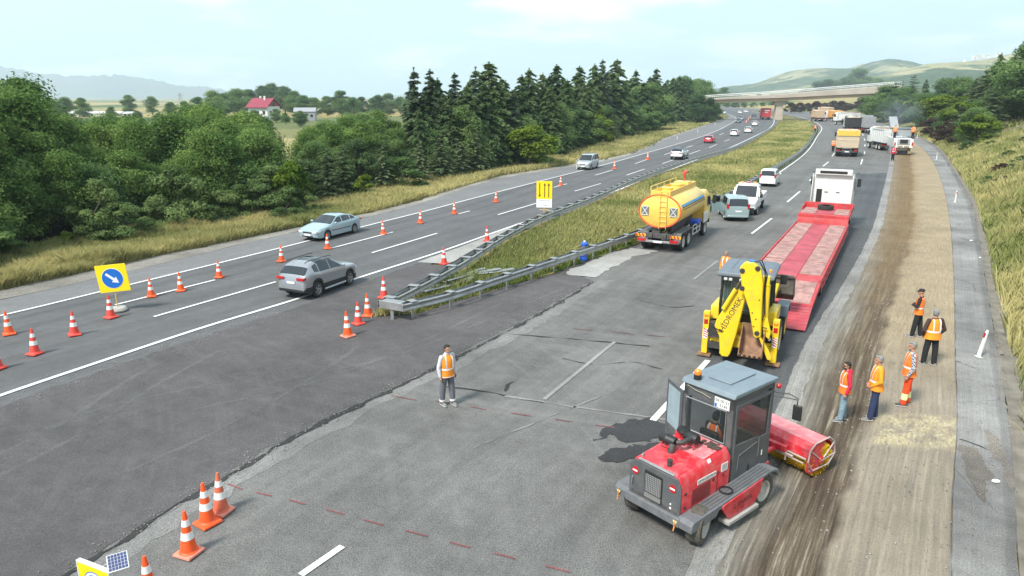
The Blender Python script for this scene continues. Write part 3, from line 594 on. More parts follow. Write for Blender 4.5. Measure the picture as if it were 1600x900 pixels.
def conifer(H, W, m, seed=0, tiers=26, n=9000, droop=.18, ragged=.35, base=.04, pw=.9):
    """spire-shaped conifer: whorls of drooping branches carrying needle sprays"""
    r = np.random.default_rng(seed); C = []; S = []; Nn = []; T = []; limbs = []
    for i in range(tiers):
        f = i / tiers; z = H * (base + (1 - base) * f); rad0 = W * (1 - f) ** pw * (1 if f > .12 else .75 + 2 * f)
        nb = max(3, int(9 * (1 - f) + 3))
        for j in range(nb):
            q = 6.283 * (j + r.random()) / nb; z = H * (base + (1 - base) * min(.985, f + 1.6 * (r.random() - .4) / tiers)); rad = max(.16, rad0 * (1 - ragged * r.random())); k = max(9, int(n / tiers / nb * (rad / W * 1.7 + .45)))
            s = r.random(k) ** .7; dz = rad * (.16 * np.sin(s * 3) - droop * s * s * 1.6); tn = r.random()
            side = (r.random(k) - .5) * rad * .46 * (1.15 - s)
            C.append(np.c_[s * rad * math.cos(q) - side * math.sin(q), s * rad * math.sin(q) + side * math.cos(q), z + dz + (r.random(k) - .5) * H * .012])
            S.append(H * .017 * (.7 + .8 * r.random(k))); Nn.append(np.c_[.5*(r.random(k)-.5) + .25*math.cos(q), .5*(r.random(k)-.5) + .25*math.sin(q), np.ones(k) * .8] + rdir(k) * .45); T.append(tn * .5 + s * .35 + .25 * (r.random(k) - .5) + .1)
            if j % 3 == 0: limbs.append((rad * .6 * math.cos(q), rad * .6 * math.sin(q), z))
    k = 60; zz = H * (.90 + .12 * r.random(k)); C.append(np.c_[(r.random((k, 2)) - .5) * .25 * (1.05 - zz / H)[:, None] * W * .9, zz]); S.append(np.full(k, H * .012)); Nn.append(rdir(k)); T.append(r.random(k))
    b = MB(); b.tube([(0, 0, -.3), (0, 0, H * .5), (0, 0, H * .97)], [H * .012 + .03, H * .006 + .01, .008], 7)
    for p in limbs: b.tube([(0, 0, p[2]), p], [.03, .01], 4)
    return b.mesh('trunk', BARK), card_mesh('crown', np.concatenate(C), np.concatenate(S), np.concatenate(Nn), np.concatenate(T), m, .34)
LF_LOC = leaf_mat('leaf_bright', (.065, .13, .032), (.275, .39, .115), .5)
LF_MID = leaf_mat('leaf_mid', (.058, .118, .036), (.22, .325, .115), .5)
LF_DRK = leaf_mat('leaf_dark', (.050, .095, .036), (.175, .26, .105), .45)
LF_FIR = leaf_mat('needle_green', (.070, .125, .046), (.25, .355, .15), .5)
LF_BLU = leaf_mat('needle_blue', (.075, .122, .075), (.245, .325, .20), .5)
LF_PIN = leaf_mat('needle_grey', (.070, .108, .048), (.235, .30, .15), .42)
LF_SAG = leaf_mat('leaf_sage', (.085, .14, .045), (.25, .34, .13), .45)
LF_LIM = leaf_mat('leaf_lime', (.05, .10, .012), (.20, .28, .04), .4)
LF_BRN = leaf_mat('leaf_brown', (.035, .022, .018), (.10, .065, .05), .2)
PROTO = {}
def proto(kind, build, Hn, n):
    PROTO[kind] = (Hn, [build(i) for i in range(n)])
proto('locust', lambda i: broad(9, 2.7, 52, 22000, .125, LF_LOC, .12, 10 + i, .5), 9, 4)
proto('slender', lambda i: broad(10, 1.9, 44, 13000, .13, LF_LOC, .26, 210 + i, .5), 10, 3)
proto('oak', lambda i: broad(8, 2.8, 50, 20000, .125, LF_MID, .12, 30 + i), 8, 4)
proto('dark', lambda i: broad(7, 2.7, 44, 17000, .12, LF_DRK, .06, 50 + i), 7, 3)
proto('bush', lambda i: broad(3, 1.6, 20, 7000, .10, LF_MID, .05, 70 + i, .5), 3, 3)
proto('sagebush', lambda i: broad(3, 1.5, 20, 8000, .075, LF_SAG, .04, 90 + i, .6), 3, 3)
proto('limebush', lambda i: broad(3, 1.5, 20, 6000, .10, LF_LIM, .05, 110 + i, .6), 3, 2)
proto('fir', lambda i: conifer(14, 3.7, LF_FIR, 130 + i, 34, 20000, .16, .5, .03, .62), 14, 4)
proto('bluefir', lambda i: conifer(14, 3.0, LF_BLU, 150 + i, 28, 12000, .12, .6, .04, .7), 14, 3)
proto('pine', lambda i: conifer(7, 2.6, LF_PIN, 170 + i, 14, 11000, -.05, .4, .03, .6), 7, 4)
proto('brownbush', lambda i: broad(4, 2.2, 22, 6000, .13, LF_BRN, .03, 190 + i), 4, 2)
LOOK = {'locust': ('broadleaf_tree', 'feathery bright green tree', 'tree'), 'slender': ('broadleaf_tree', 'slender loose bright green tree', 'tree'), 'oak': ('broadleaf_tree', 'rounded mid green tree', 'tree'), 'dark': ('broadleaf_tree', 'dense dark green tree', 'tree'),
 'bush': ('bush', 'mid green bush', 'bush'), 'sagebush': ('bush', 'grey green bush', 'bush'), 'limebush': ('bush', 'fresh lime green bush', 'bush'), 'fir': ('conifer_tree', 'dark green spired conifer', 'tree'),
 'bluefir': ('conifer_tree', 'ragged blue grey conifer', 'tree'), 'pine': ('pine_tree', 'bushy grey green pine', 'tree'), 'brownbush': ('bush', 'dark reddish brown bush', 'bush')}
NT = [0]
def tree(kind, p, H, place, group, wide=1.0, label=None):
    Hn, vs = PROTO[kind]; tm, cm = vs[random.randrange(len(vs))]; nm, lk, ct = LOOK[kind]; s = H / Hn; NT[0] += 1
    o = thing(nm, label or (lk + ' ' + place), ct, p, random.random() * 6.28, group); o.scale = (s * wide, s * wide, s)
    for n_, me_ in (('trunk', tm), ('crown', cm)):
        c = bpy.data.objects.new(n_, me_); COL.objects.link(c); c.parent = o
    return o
def where_left(px, row):
    a = [(0, 120, 'at the left edge of the photo'), (120, 230, 'behind the blue arrow sign'), (230, 330, 'behind the cones past the sign'), (330, 430, 'behind the grey car'), (430, 570, 'behind the pale blue car'), (570, 680, 'below the pale field'), (680, 800, 'left of the lane arrow sign'), (800, 870, 'behind the lane arrow sign'), (870, 960, 'behind the silver van'), (960, 1060, 'between silver van and white SUV'), (1060, 1300, 'where the far carriageway bends')]
    for x0, x1, t in a:
        if x0 <= px < x1: return row + ' ' + t
    return row + ' at the left edge of the photo'
FRONT = [(-300,505),(-100,440),(0,402),(100,380),(200,366),(300,350),(380,335),(450,322),(560,300),(640,285),(750,268),(830,252),(930,226),(1040,200),(1110,186)]
SKY_L = [(-300,120),(0,118),(40,140),(75,132),(100,180),(160,186),(240,180),(300,172),(340,168),(400,172),(470,188),(560,178),(640,176),(660,182)]
def frow(px): return lerp([p[0] for p in FRONT], [p[1] for p in FRONT], px)
def put_left(kind, px, back, top, row, wide=1.0, hmin=1.0, hmax=16):
    py = frow(px) - back; p = at(px, py); p.z = tz(p.x, p.y) - .05
    y = top - 450; dn = y * math.cos(PITCH) + FPX * math.sin(PITCH); fw = FPX * math.cos(PITCH) - y * math.sin(PITCH)
    h = CH - dn * p.y / fw - p.z; h = max(hmin, min(hmax, h))
    return tree(kind, p, h, where_left(px, row), 'trees and bushes of the roadside wood', wide)
# broadleaf wood on the left: front row, middle and back rows, up to the skyline of the photograph
rs = random.Random(3)
px = -260
while px < 650:                             # back rows
    top = lerp([p[0] for p in SKY_L], [p[1] for p in SKY_L], px)
    for back, k in ((rs.uniform(60, 85), 0), (rs.uniform(34, 52), 1)):
        f = (frow(px) - 205) / 200
        kind = rs.choice(['locust', 'slender', 'oak', 'slender', 'locust']) if px > 130 else rs.choice(['slender', 'slender', 'locust'])
        if 440 < px < 480: continue
        put_left(kind, px + rs.uniform(-10, 10), back * max(.45, f), top + rs.uniform(0, 22) + (12 if k else 0), 'in the back row', rs.uniform(.85, 1.15), 3.0)
    px += rs.uniform(22, 34)
px = -250
while px < 640:                             # front row
    top = lerp([p[0] for p in SKY_L], [p[1] for p in SKY_L], px); f = frow(px)
    kind = rs.choice(['slender', 'slender', 'locust']) if px < 130 else rs.choice(['locust', 'oak', 'slender', 'locust', 'dark']) if px < 420 else rs.choice(['dark', 'pine', 'oak', 'pine', 'dark'])
    put_left(kind, px, rs.uniform(8, 20) * (f - 150) / 200, top + (f - top) * rs.uniform(.22, .5), 'in the front row', rs.uniform(.95, 1.3), 2)
    px += rs.uniform(24, 38)
px = -240
while px < 660:                             # low dark fill behind the front shrubs
    f = frow(px)
    if not 30 < px < 125: put_left(rs.choice(['dark', 'bush', 'oak']), px, rs.uniform(14, 30) * (f - 150) / 200, f - (f - 180) * rs.uniform(.3, .5), 'low in the shade', 1.35, 1.2)
    px += rs.uniform(24, 36)
for px, back, top, kind, wd in [(-40,2,330,'bush',1.3),(20,0,375,'bush',1.3),(60,0,385,'limebush',1.2),(106,-2,362,'limebush',1),(160,0,285,'sagebush',.8),(190,-4,318,'sagebush',1.2),(215,0,335,'sagebush',1.2),(245,2,318,'sagebush',1.1),(280,2,265,'sagebush',.9),(305,0,300,'sagebush',1.2),(345,0,300,'sagebush',1.2),(378,-2,292,'sagebush',1.1),(410,-2,275,'sagebush',1.2),(432,-6,262,'sagebush',1.2),(463,-10,255,'limebush',.8),(478,-14,300,'sagebush',1.1),(450,-16,305,'sagebush',1.3),(515,0,235,'pine',1),(540,0,228,'pine',1.1),(570,-6,275,'limebush',1.2),(600,0,230,'pine',1.1),(630,-4,248,'bush',1.3),(655,0,225,'pine',1.1),(690,0,205,'pine',1.1),(720,0,222,'pine',1.2),(745,0,205,'pine',1.0),(775,2,230,'bush',1.3),(805,2,205,'bush',1.2),(828,-8,198,'limebush',1.25),(838,-2,205,'bush',1.2),(862,4,205,'bush',1.2),(885,2,190,'pine',1.1),(910,2,178,'bush',1.2),(935,2,172,'limebush',1.1),(955,2,180,'pine',1.2),(985,2,172,'pine',1.2),(1008,2,168,'bush',1.2),(1030,2,180,'bush',1.3),(1090,-2,150,'dark',1.2),(1108,-4,155,'dark',1.1),(1118,-2,162,'dark',1.1)]:
    put_left(kind, px, back, top, 'on the verge edge', wd, .8)
# conifer belt
for px, top, back in [(652,110,26),(676,113,22),(694,150,16),(713,113,24),(731,135,12),(745,107,26),(757,128,10),(765,101,22),(783,120,26),(800,142,10),(815,117,22),(826,112,28),(847,112,22),(858,135,10),(868,104,24),(884,125,12),(903,108,24),(918,130,12),(926,104,24),(938,94,20),(950,115,26),(960,94,14),(976,128,26),(990,112,20),(1003,128,10),(1012,118,22),(1022,110,18),(1036,126,12),(1048,118,16),(1058,114,12)]:
    put_left('bluefir' if px in (652, 713, 800, 676, 745, 938) else 'fir', px, back * .55, top + rs.uniform(-3, 6), 'in the conifer row', rs.uniform(1.35, 1.85), 3, 22)
for px in range(655, 1060, 12): put_left('fir', px + rs.uniform(-6, 6), rs.uniform(12, 20), lerp([655, 800, 950, 1060], [128, 124, 116, 124], px) + rs.uniform(-4, 26), 'in the conifer row', rs.uniform(1.2, 1.6), 3, 22)
for px in range(660, 1070, 13): put_left(rs.choice(['pine', 'fir', 'fir', 'fir', 'oak']), px + rs.uniform(-6, 6), rs.uniform(4, 10), lerp([660, 800, 950, 1060], [200, 196, 172, 155], px) + rs.uniform(-34, 14), 'in the understorey', rs.uniform(1.1, 1.5), 2)
for px, top in [(1064,118),(1076,116),(1088,122),(1098,130),(1108,142)]: put_left('oak', px, 8, top, 'at the end of the wood', 1.2, 3)
# trees beyond the fields
for px, row, top, kind in [(55,190,155,'oak'),(85,186,153,'oak'),(105,184,152,'locust'),(130,182,152,'locust'),(203,176,148,'locust'),(238,176,151,'locust'),(268,182,160,'oak'),(290,180,158,'oak'),(312,182,152,'oak'),(335,184,143,'locust'),(352,182,146,'oak'),(372,182,138,'oak'),(392,178,140,'dark'),(412,176,135,'dark'),(428,174,131,'dark'),(446,176,136,'dark'),(462,178,143,'locust'),(476,180,148,'oak'),(492,180,153,'oak'),(512,180,150,'oak'),(534,180,142,'oak'),(552,182,152,'oak'),(566,176,151,'dark'),(584,176,153,'oak'),(592,178,149,'dark'),(608,178,147,'dark'),(626,178,152,'oak'),(640,180,150,'oak'),(470,196,172,'oak'),(560,192,176,'bush'),(365,196,178,'oak'),(420,200,184,'bush'),(176,186,166,'oak'),(215,190,172,'dark'),(250,196,176,'oak'),(-60,188,150,'oak'),(20,190,158,'oak'),(590,186,180,'bush'),(398,189,171,'oak'),(432,190,170,'oak'),(446,192,174,'locust'),(382,190,172,'oak'),(470,190,172,'bush')]:
    p = at(px, row); p.z = tz(p.x, p.y) - .1
    tree(kind, p, max(1.5, hgt(px, row, top)), 'beyond the fields, ' + ('left of the red-roofed house' if px < 390 else 'near the red-roofed house' if px < 500 else 'right of the house'), 'trees beyond the fields', 1.25)
# ---------------------------------------------------------------- the wooded bank on the right
def put_right(kind, px, py, top, row, wide=1.0, hmin=1, hmax=22, z=None):
    wide *= 1.15
    p = at_t(px, py); y = top - 450
    dn = y * math.cos(PITCH) + FPX * math.sin(PITCH); fw = FPX * math.cos(PITCH) - y * math.sin(PITCH)
    h = max(hmin, min(hmax, CH - dn * p.y / fw - p.z)); p.z -= .08
    pl = 'near the overpass' if px < 1420 else 'beside the milling machine' if px < 1470 else 'above the grassy bank' if px < 1560 else 'at the right edge of the photo'
    return tree(kind, p, h, row + ' ' + pl, 'trees and bushes on the right bank', wide)
SKY_R = [(1370,150),(1395,128),(1425,115),(1445,130),(1480,122),(1510,125),(1530,112),(1548,92),(1560,100),(1585,70),(1600,52),(1700,20),(1850,-30)]
FR_R = [(1375,172),(1400,180),(1430,190),(1455,205),(1480,215),(1500,222),(1520,225),(1545,205),(1575,188),(1600,176),(1700,165),(1850,150)]
px = 1376
while px < 1760:
    top = lerp([p[0] for p in SKY_R], [p[1] for p in SKY_R], px); fr = lerp([p[0] for p in FR_R], [p[1] for p in FR_R], px)
    put_right(rs.choice(['pine', 'oak', 'pine', 'dark']), px, fr, top + (fr - top) * rs.uniform(.3, .55), 'in the front row', 1.2, 2)
    put_right(rs.choice(['pine', 'dark', 'oak', 'limebush', 'pine']), px + rs.uniform(-8, 8), fr - (fr - top) * .22, top + (fr - top) * rs.uniform(.2, .4), 'in the middle row', 1.2, 2)
    put_right(rs.choice(['fir', 'pine', 'oak', 'dark']), px + rs.uniform(-8, 8), fr - (fr - top) * .34, top + rs.uniform(-6, 6), 'in the back row', 1.1, 3)
    px += rs.uniform(14, 19) * (1 + (px - 1376) / 500)
for px, py, top, kind, wd in [(1525,228,180,'limebush',1.1),(1380,188,136,'oak',1.3),(1392,190,130,'pine',1.3),(1405,193,140,'oak',1.2),(1370,184,146,'bush',1.3),(1551,216,196,'bush',1),(1510,238,220,'bush',1),(1462,208,150,'limebush',1.2),(1440,196,150,'limebush',1.2),(1500,212,160,'limebush',1.1),(1585,190,150,'limebush',1),(1480,222,190,'brownbush',1.1),(1455,212,185,'brownbush',1.1),(1495,226,196,'brownbush',1.1),(1547,192,84,'fir',1.1),(1593,186,50,'fir',1.2),(1568,186,88,'fir',1.2),(1612,184,36,'fir',1.3),(1580,186,80,'pine',1.2),(1603,188,70,'oak',1.2),(1528,196,110,'pine',1.2)]:
    put_right(kind, px, py, top, 'forward' if kind != 'fir' else 'on the skyline', wd, .8)
for i in range(22):                          # scrub on the bank
    put_right(rs.choice(['sagebush', 'brownbush', 'sagebush']), rs.uniform(1535, 1640), rs.uniform(215, 300), 0, 'on the bare slope', 1.6, .5, rs.uniform(.5, 1.1))
for px, row, top, kind in [(1150,166,146,'oak'),(1165,164,150,'oak'),(1185,163,148,'bush'),(1130,166,138,'oak'),(1275,162,130,'dark'),(1290,162,126,'dark'),(1305,162,128,'dark'),(1318,162,124,'dark'),(1338,162,110,'oak'),(1352,162,122,'oak'),(1365,162,125,'dark'),(1240,164,146,'oak'),(1255,163,140,'dark'),(1225,168,152,'oak'),(1205,166,148,'oak'),(1386,162,128,'oak')]:
    p = at(px, row); tree(kind, p, max(2, hgt(px, row, top)), 'behind the overpass', 'trees behind the overpass', 1.3)
for px in range(1236, 1380, 13):
    p = at(px, 177 - (px % 3)); tree('brownbush', p, hgt(px, 177, 160) * rs.uniform(.8, 1.1), 'in the cutting below the overpass', 'brown bushes under the overpass', 1.3)
for px in range(1135, 1215, 14):
    p = at(px, 168); tree(rs.choice(['bush', 'limebush', 'dark']), p, hgt(px, 168, 159) * rs.uniform(.8, 1.1), 'beyond the bend under the overpass', 'bushes beyond the bend', 1.5)
# ---------------------------------------------------------------- grass: nobody could count it
GR = leaf_mat('grass_blades', (.10, .18, .022), (.70, .60, .29), .35)
def grass(name, quads, hfun, tint, label, wmul=1.0):
    """quads: list of (n, four photo pixels) filled evenly; blades grow from the terrain"""
    P = []
    for n, (a, b, c, d) in quads:
        u, v_ = RNG.random(n), RNG.random(n); a, b, c, d = map(np.array, (a, b, c, d))
        px = (a * (1-u)[:, None] + b * u[:, None]) * (1-v_)[:, None] + (d * (1-u)[:, None] + c * u[:, None]) * v_[:, None]
        x, y = px[:, 0] - 800, px[:, 1] - 450; dn = y * math.cos(PITCH) + FPX * math.sin(PITCH); fw = FPX * math.cos(PITCH) - y * math.sin(PITCH); t = CH / dn
        P.append(np.c_[x * t, fw * t])
    grass_at(name, np.concatenate(P), hfun, tint, label, wmul)
def grass_at(name, Q, hfun, tint, label, wmul=1.0, z=None):
    n = len(Q); z = terr(Q) if z is None else z; dist = np.hypot(Q[:, 0], Q[:, 1])
    clump = vnoise(Q[:, 0], Q[:, 1], 1.1) * .6 + vnoise(Q[:, 0], Q[:, 1], .4) * .4
    h = hfun(Q[:, 0], Q[:, 1]) * (.45 + .8 * RNG.random(n)) * (.55 + .9 * clump); wd = np.maximum(.010, dist * .00042) * (.7 + .8 * RNG.random(n)) * wmul
    q = RNG.random(n) * 6.283; ln = (RNG.normal(size=(n, 2)) * .32 + np.array((.12, -.05))) * h[:, None]
    b = np.c_[Q, z - .03]; sd_ = np.c_[np.cos(q), np.sin(q), np.zeros(n)] * wd[:, None]
    mid = b + np.c_[ln * .35, h * .62]; tip = b + np.c_[ln, h]
    V = np.stack([b - sd_, b + sd_, mid + sd_ * .8, tip, mid - sd_ * .8], 1).reshape(-1, 3)
    me = raw_mesh(name, V, 5, tint(Q[:, 0], Q[:, 1]) + (RNG.random(n) - .5) * .38, GR)
    o = bpy.data.objects.new(name, me); COL.objects.link(o); tag(o, label, 'grass', None, 'stuff'); return o
def band(fr, bk, n):                          # photo-space quads between two polylines, for an even cover
    out = []
    for i in range(len(fr) - 1):
        a, b, c, d = fr[i], fr[i+1], bk[i+1], bk[i]; area = abs((b[0]-a[0]) * ((d[1]-a[1]) + (c[1]-b[1])) / 2) + 50; out.append((int(n * area), (a, b, c, d)))
    return out
fx = [-250, -100, 0, 125, 250, 384, 500, 600, 780, 937, 1047, 1100, 1128]
fr = [(x, lerp([-600,-200,0,125,250,384,600,780,937,1047,1100,1128], [577,493,453,427,399,372,327,275,250,212.5,195.5,186], x)) for x in fx]
bk = [(x, min(frow(x) - 6, lerp([0], [0], 0) + f[1] - 8)) for x, f in zip(fx, fr)]
grass('dry_grass', band(fr, bk, 7), lambda x, y: .45 + .35 * vnoise(x, y, 6), lambda x, y: .45 + .75 * vnoise(x, y, 5) - .1, 'dry straw-coloured grass along the verge below the roadside wood')
fr2 = [(1425,207),(1460,229),(1489,268),(1521,330),(1541,440),(1560,541),(1578,657),(1592,800),(1600,900)]
bk2 = [(1440,205),(1530,225),(1590,262),(1640,320),(1680,430),(1700,540),(1720,650),(1740,800),(1750,900)]
quads = []
for i in range(len(fr2) - 1): quads.append((int(4.0 * (fr2[i+1][1] - fr2[i][1]) * (bk2[i][0] - fr2[i][0] + bk2[i+1][0] - fr2[i+1][0]) / 2), (fr2[i], fr2[i+1], bk2[i+1], bk2[i])))
# on the bank: spread evenly over the ground itself
Qb = []
E_ = resample(REDGE, 900)
T_ = np.gradient(E_, axis=0); T_ /= np.hypot(*T_.T)[:, None]; Nn_ = np.c_[T_[:, 1], -T_[:, 0]]
for lo, hi, n in ((0.38, 3.5, 65000), (3.0, 9, 75000), (8, 24, 60000)):
    y_ = RNG.random(n) ** 1.9 * 165 + 6; i = np.clip(np.searchsorted(E_[:, 1], y_), 0, 899); d = lo + (hi - lo) * RNG.random(n); jit = RNG.normal(size=(n, 2)) * .4
    Qb.append(E_[i] + Nn_[i] * d[:, None] + jit)
Qb = np.concatenate(Qb); dq = sdist(RP_, Qb); Qb = Qb[dq > .36]; dq = dq[dq > .36]
Qb = Qb[(RNG.random(len(Qb)) < np.where(dq > 9, .08 + .8 * (vnoise(Qb[:, 0], Qb[:, 1], 6) > .52), 1))]
grass_at('dry_grass', Qb, lambda x, y: .55 + .4 * vnoise(x, y, 4), lambda x, y: .30 + .60 * vnoise(x, y, 4) + .4 * (vnoise(x, y, 1.5) - .5), 'long yellow green grass growing on the right bank', 1.25)
def mgrass(n, lo, hi, hf, tf, lab, rng=None):
    k = len(MEDLs); f = lo + (hi - lo) * RNG.random(n); s = RNG.random(n); px_i = np.clip((np.interp(s, cumw, np.arange(k))).astype(int), 0, k - 1)
    Q = MEDLs[px_i] * (1 - f)[:, None] + MEDRs[px_i] * f[:, None] + RNG.normal(size=(n, 2)) * .12
    z = np.array([.032 + med_z(q[0], q[1], ff) for q, ff in zip(Q, f)]); grass_at('median_grass', Q, hf, tf, lab, 1.1, z)
MEDLs, MEDRs = resample(MEDL, 700), resample(MEDR, 700)
wd_ = np.hypot(*(MEDRs - MEDLs).T) / (MEDLs[:, 1] ** 1.6); cumw = np.cumsum(wd_) / wd_.sum()
mgrass(95000, .10, .95, lambda x, y: .20 + .26 * vnoise(x, y, 3), lambda x, y: .22 + .8 * vnoise(x, y, 4.5), 'tall yellow and green grass growing between the guardrails')
mgrass(26000, .86, .99, lambda x, y: .16 + .1 * vnoise(x, y, 2), lambda x, y: -.05 + .25 * vnoise(x, y, 2), 'short bright green grass along the foot of the nearer guardrail')
# ---------------------------------------------------------------- haze
hz = MB(); hz.box((0, 3400, 240), (15000, 7400, 500)); ho = hz.build('haze', [], None); ho['kind'] = 'stuff'
hm = bpy.data.materials.new('haze'); hm.use_nodes = True; t = hm.node_tree; t.nodes.clear()
pv = N(t, 'ShaderNodeVolumePrincipled'); pv.inputs['Density'].default_value = .00022; pv.inputs['Color'].default_value = (.74, .88, 1, 1); pv.inputs['Anisotropy'].default_value = .2
L2_ = N(t, 'ShaderNodeOutputMaterial'); t.links.new(pv.outputs[0], L2_.inputs['Volume']); ho.data.materials.append(hm)
# ---------------------------------------------------------------- wheels, cars and vans
def wheel(root, x, y, r, w, side, rimc=None, spokes=5, name='wheel', tyre=None, steer=0, z=None, dish=.25):
    rimc = rimc or ALLOY; tyre = tyre or RUB
    b = MB(); rr = r * .64
    b.lathe([(rr, -w/2), (r*.93, -w/2), (r, -w*.36), (r, w*.36), (r*.93, w/2), (rr, w/2), (rr*.97, w*.3), (rr*.97, -w*.3), (rr, -w/2)], ax='y', n=28)
    t = b.build(name, tyre, root); t.location = (x, y, r if z is None else z); t.rotation_euler = (0, 0, steer)
    k = MB(); s = side; d = w * dish
    k.lathe([(rr*.98, s*w*.30), (rr*.98, s*w*.50), (rr*.88, s*w*.48), (rr*.80, s*(w*.5-d))], ax='y', n=24)
    if spokes:
        for i in range(spokes):
            q = 6.283 * i / spokes; c, sn = math.cos(q), math.sin(q); pa = Vector((c, 0, sn)); pe = Vector((-sn, 0, c)); y0, y1 = s*(w*.5-d*.9), s*(w*.5-d*.25)
            A = [pa*rr*.12+pe*rr*.13, pa*rr*.9+pe*rr*.17, pa*rr*.9-pe*rr*.17, pa*rr*.12-pe*rr*.13]
            k.add([(p.x, y0, p.z) for p in A] + [(p.x, y1, p.z) for p in A], [(0,1,2,3),(7,6,5,4),(0,4,5,1),(1,5,6,2),(2,6,7,3),(3,7,4,0)])
        k.lathe([(0, s*(w*.5-d*.2)), (rr*.2, s*(w*.5-d*.2)), (rr*.22, s*(w*.5-d))], ax='y', n=12)
        k.lathe([(0, s*(w*.5-d*1.3)), (rr*.9, s*(w*.5-d*1.3))], ax='y', n=20, mi=1)
    else:
        k.lathe([(0, s*(w*.5-d*.5)), (rr*.25, s*(w*.5-d*.5)), (rr*.32, s*(w*.5-d)), (rr*.8, s*(w*.5-d))], ax='y', n=24)
        for i in range(8):
            q = 6.283 * i / 8; k.lathe([(0, s*(w*.5-d*.8)), (rr*.05, s*(w*.5-d*.8)), (rr*.05, s*(w*.5-d))], (rr*.42*math.cos(q), 0, rr*.42*math.sin(q)), 'y', 6)
    o = k.build('rim', [rimc, DSTEEL], t); return t
def car(name, label, cat, loc, rz, paint, P, group=None, sc=1.0, detail=True):
    """P: L, W, wb, fx (front axle from nose), r, top [(x,z)], belt [(x,z)], plan [(x,halfwidth)], glass windows etc; x runs 0 (nose) to L, car faces +X"""
    root = thing(name, label, cat, loc, rz, group, sc); L_, W_ = P['L'], P['W']; r = P['r']
    ax = [P['fx'], P['fx'] + P['wb']]; ar = r * 1.13
    xs = sorted(set([0, .03, .1, .2] + list(np.linspace(.3, L_ - .3, 34)) + [L_ - .2, L_ - .1, L_ - .03, L_] + P['cuts'] + [a + ar * math.cos(q) for a in ax for q in np.linspace(0, math.pi, 9)]))
    xs = [x for i, x in enumerate(xs) if i == 0 or x - xs[i-1] > .012]
    tp = list(zip(*P['top'])); bt = list(zip(*P['belt'])); pl = list(zip(*P['plan'])); inset = P.get('inset', .2)
    rows = []
    for x in xs:
        w_ = lerp(*pl, x); top = lerp(*tp, x); belt = min(lerp(*bt, x), top - .015); zb = lerp([0, .25, L_ - .3, L_], [P['zb'] + .08, P['zb'], P['zb'] + .02, P['zb'] + .12], x)
        side = zb
        for a in ax:
            if abs(x - a) < ar: side = max(zb, r + math.sqrt(max(0, ar * ar - (x - a) ** 2)) - .0)
        gh = top - belt; yt = w_ - inset * min(1, gh / .42) - (.06 if gh < .1 else .02); m = .5 * (side + belt)
        rows.append([(0, zb + .02), (w_ * .72, zb + .02), (w_ * .80, max(zb + .01, side - .02)), (w_ * .985, side), (w_, side + (belt - side) * .35), (w_ * .995, side + (belt - side) * .75), (w_ * .955, belt - .01), (w_ * .935, belt + min(.03, gh * .2)),
                     (yt + .03, max(belt + gh * .3 if gh < .1 else top - .085, belt + gh * .25)), (yt - .02, top - min(.03, gh * .5)), (yt * .72, top - .004), (yt * .3, top + .006), (0, top + .008)])
    nr = len(rows[0]); V = []; 
    for x, rw in zip(xs, rows):
        for y, z in rw: V.append((x, y, z))
        for y, z in rw: V.append((x, -y, z))
    body = MB(); body.v = [(L_ / 2 - v[0], v[1], v[2]) for v in V]; panes = {}
    S = 2 * nr
    for i in range(len(xs) - 1):
        xm = (xs[i] + xs[i+1]) / 2
        for j in range(nr - 1):
            for sd_ in (0, 1):
                o = sd_ * nr; f = (i*S+o+j, i*S+o+j+1, (i+1)*S+o+j+1, (i+1)*S+o+j); key = None
                if j == 7:
                    for a, b_ in P['side']:
                        if a < xm < b_: key = ('side_window', sd_, a)
                if j >= 9 and P['ws'][0] < xm < P['ws'][1]: key = ('windscreen',)
                if j >= 9 and P['rw'][0] < xm < P['rw'][1]: key = ('rear_window',)
                if j >= 8 and P.get('roofglass') and P['roofglass'][0] < xm < P['roofglass'][1]: key = ('sunroof',)
                if key: panes.setdefault(key, []).append(f)
                else: body.f.append(f); body.m.append(1 if j <= 1 else 2 if (j == 2 and P.get('clad')) or (j == 3 and P.get('clad')) else 0)
    for i, x in ((0, 0), (len(xs) - 1, L_)):
        for j in range(nr - 1): body.f.append((i*S+j, i*S+j+1, i*S+nr+j+1, i*S+nr+j)); body.m.append(0)
    if P.get('rwend'):                     # upright tailgate window: the end cap panel between two heights
        pass
    body.build('body', [paint, DSTEEL, BLACKP], root, sharp=32)
    for key, fs in panes.items():
        used = sorted({q for f in fs for q in f}); mp_ = {q: n for n, q in enumerate(used)}; g = MB(); g.v = [body.v[q] for q in used]; g.f = [tuple(mp_[q] for q in f) for f in fs]; g.m = [0] * len(fs)
        g.build(key[0], GLASS, root)
    X = lambda x: L_ / 2 - x
    for a in ax:
        for s in (1, -1): wheel(root, X(a), s * (W_ / 2 - .115), r, .21, s, P.get('rim'), P.get('spokes', 5))
    wn, wt = lerp(*pl, .12), lerp(*pl, L_ - .1); zb = P['zb']
    hz_, tz_ = P['hl'], P['tl']
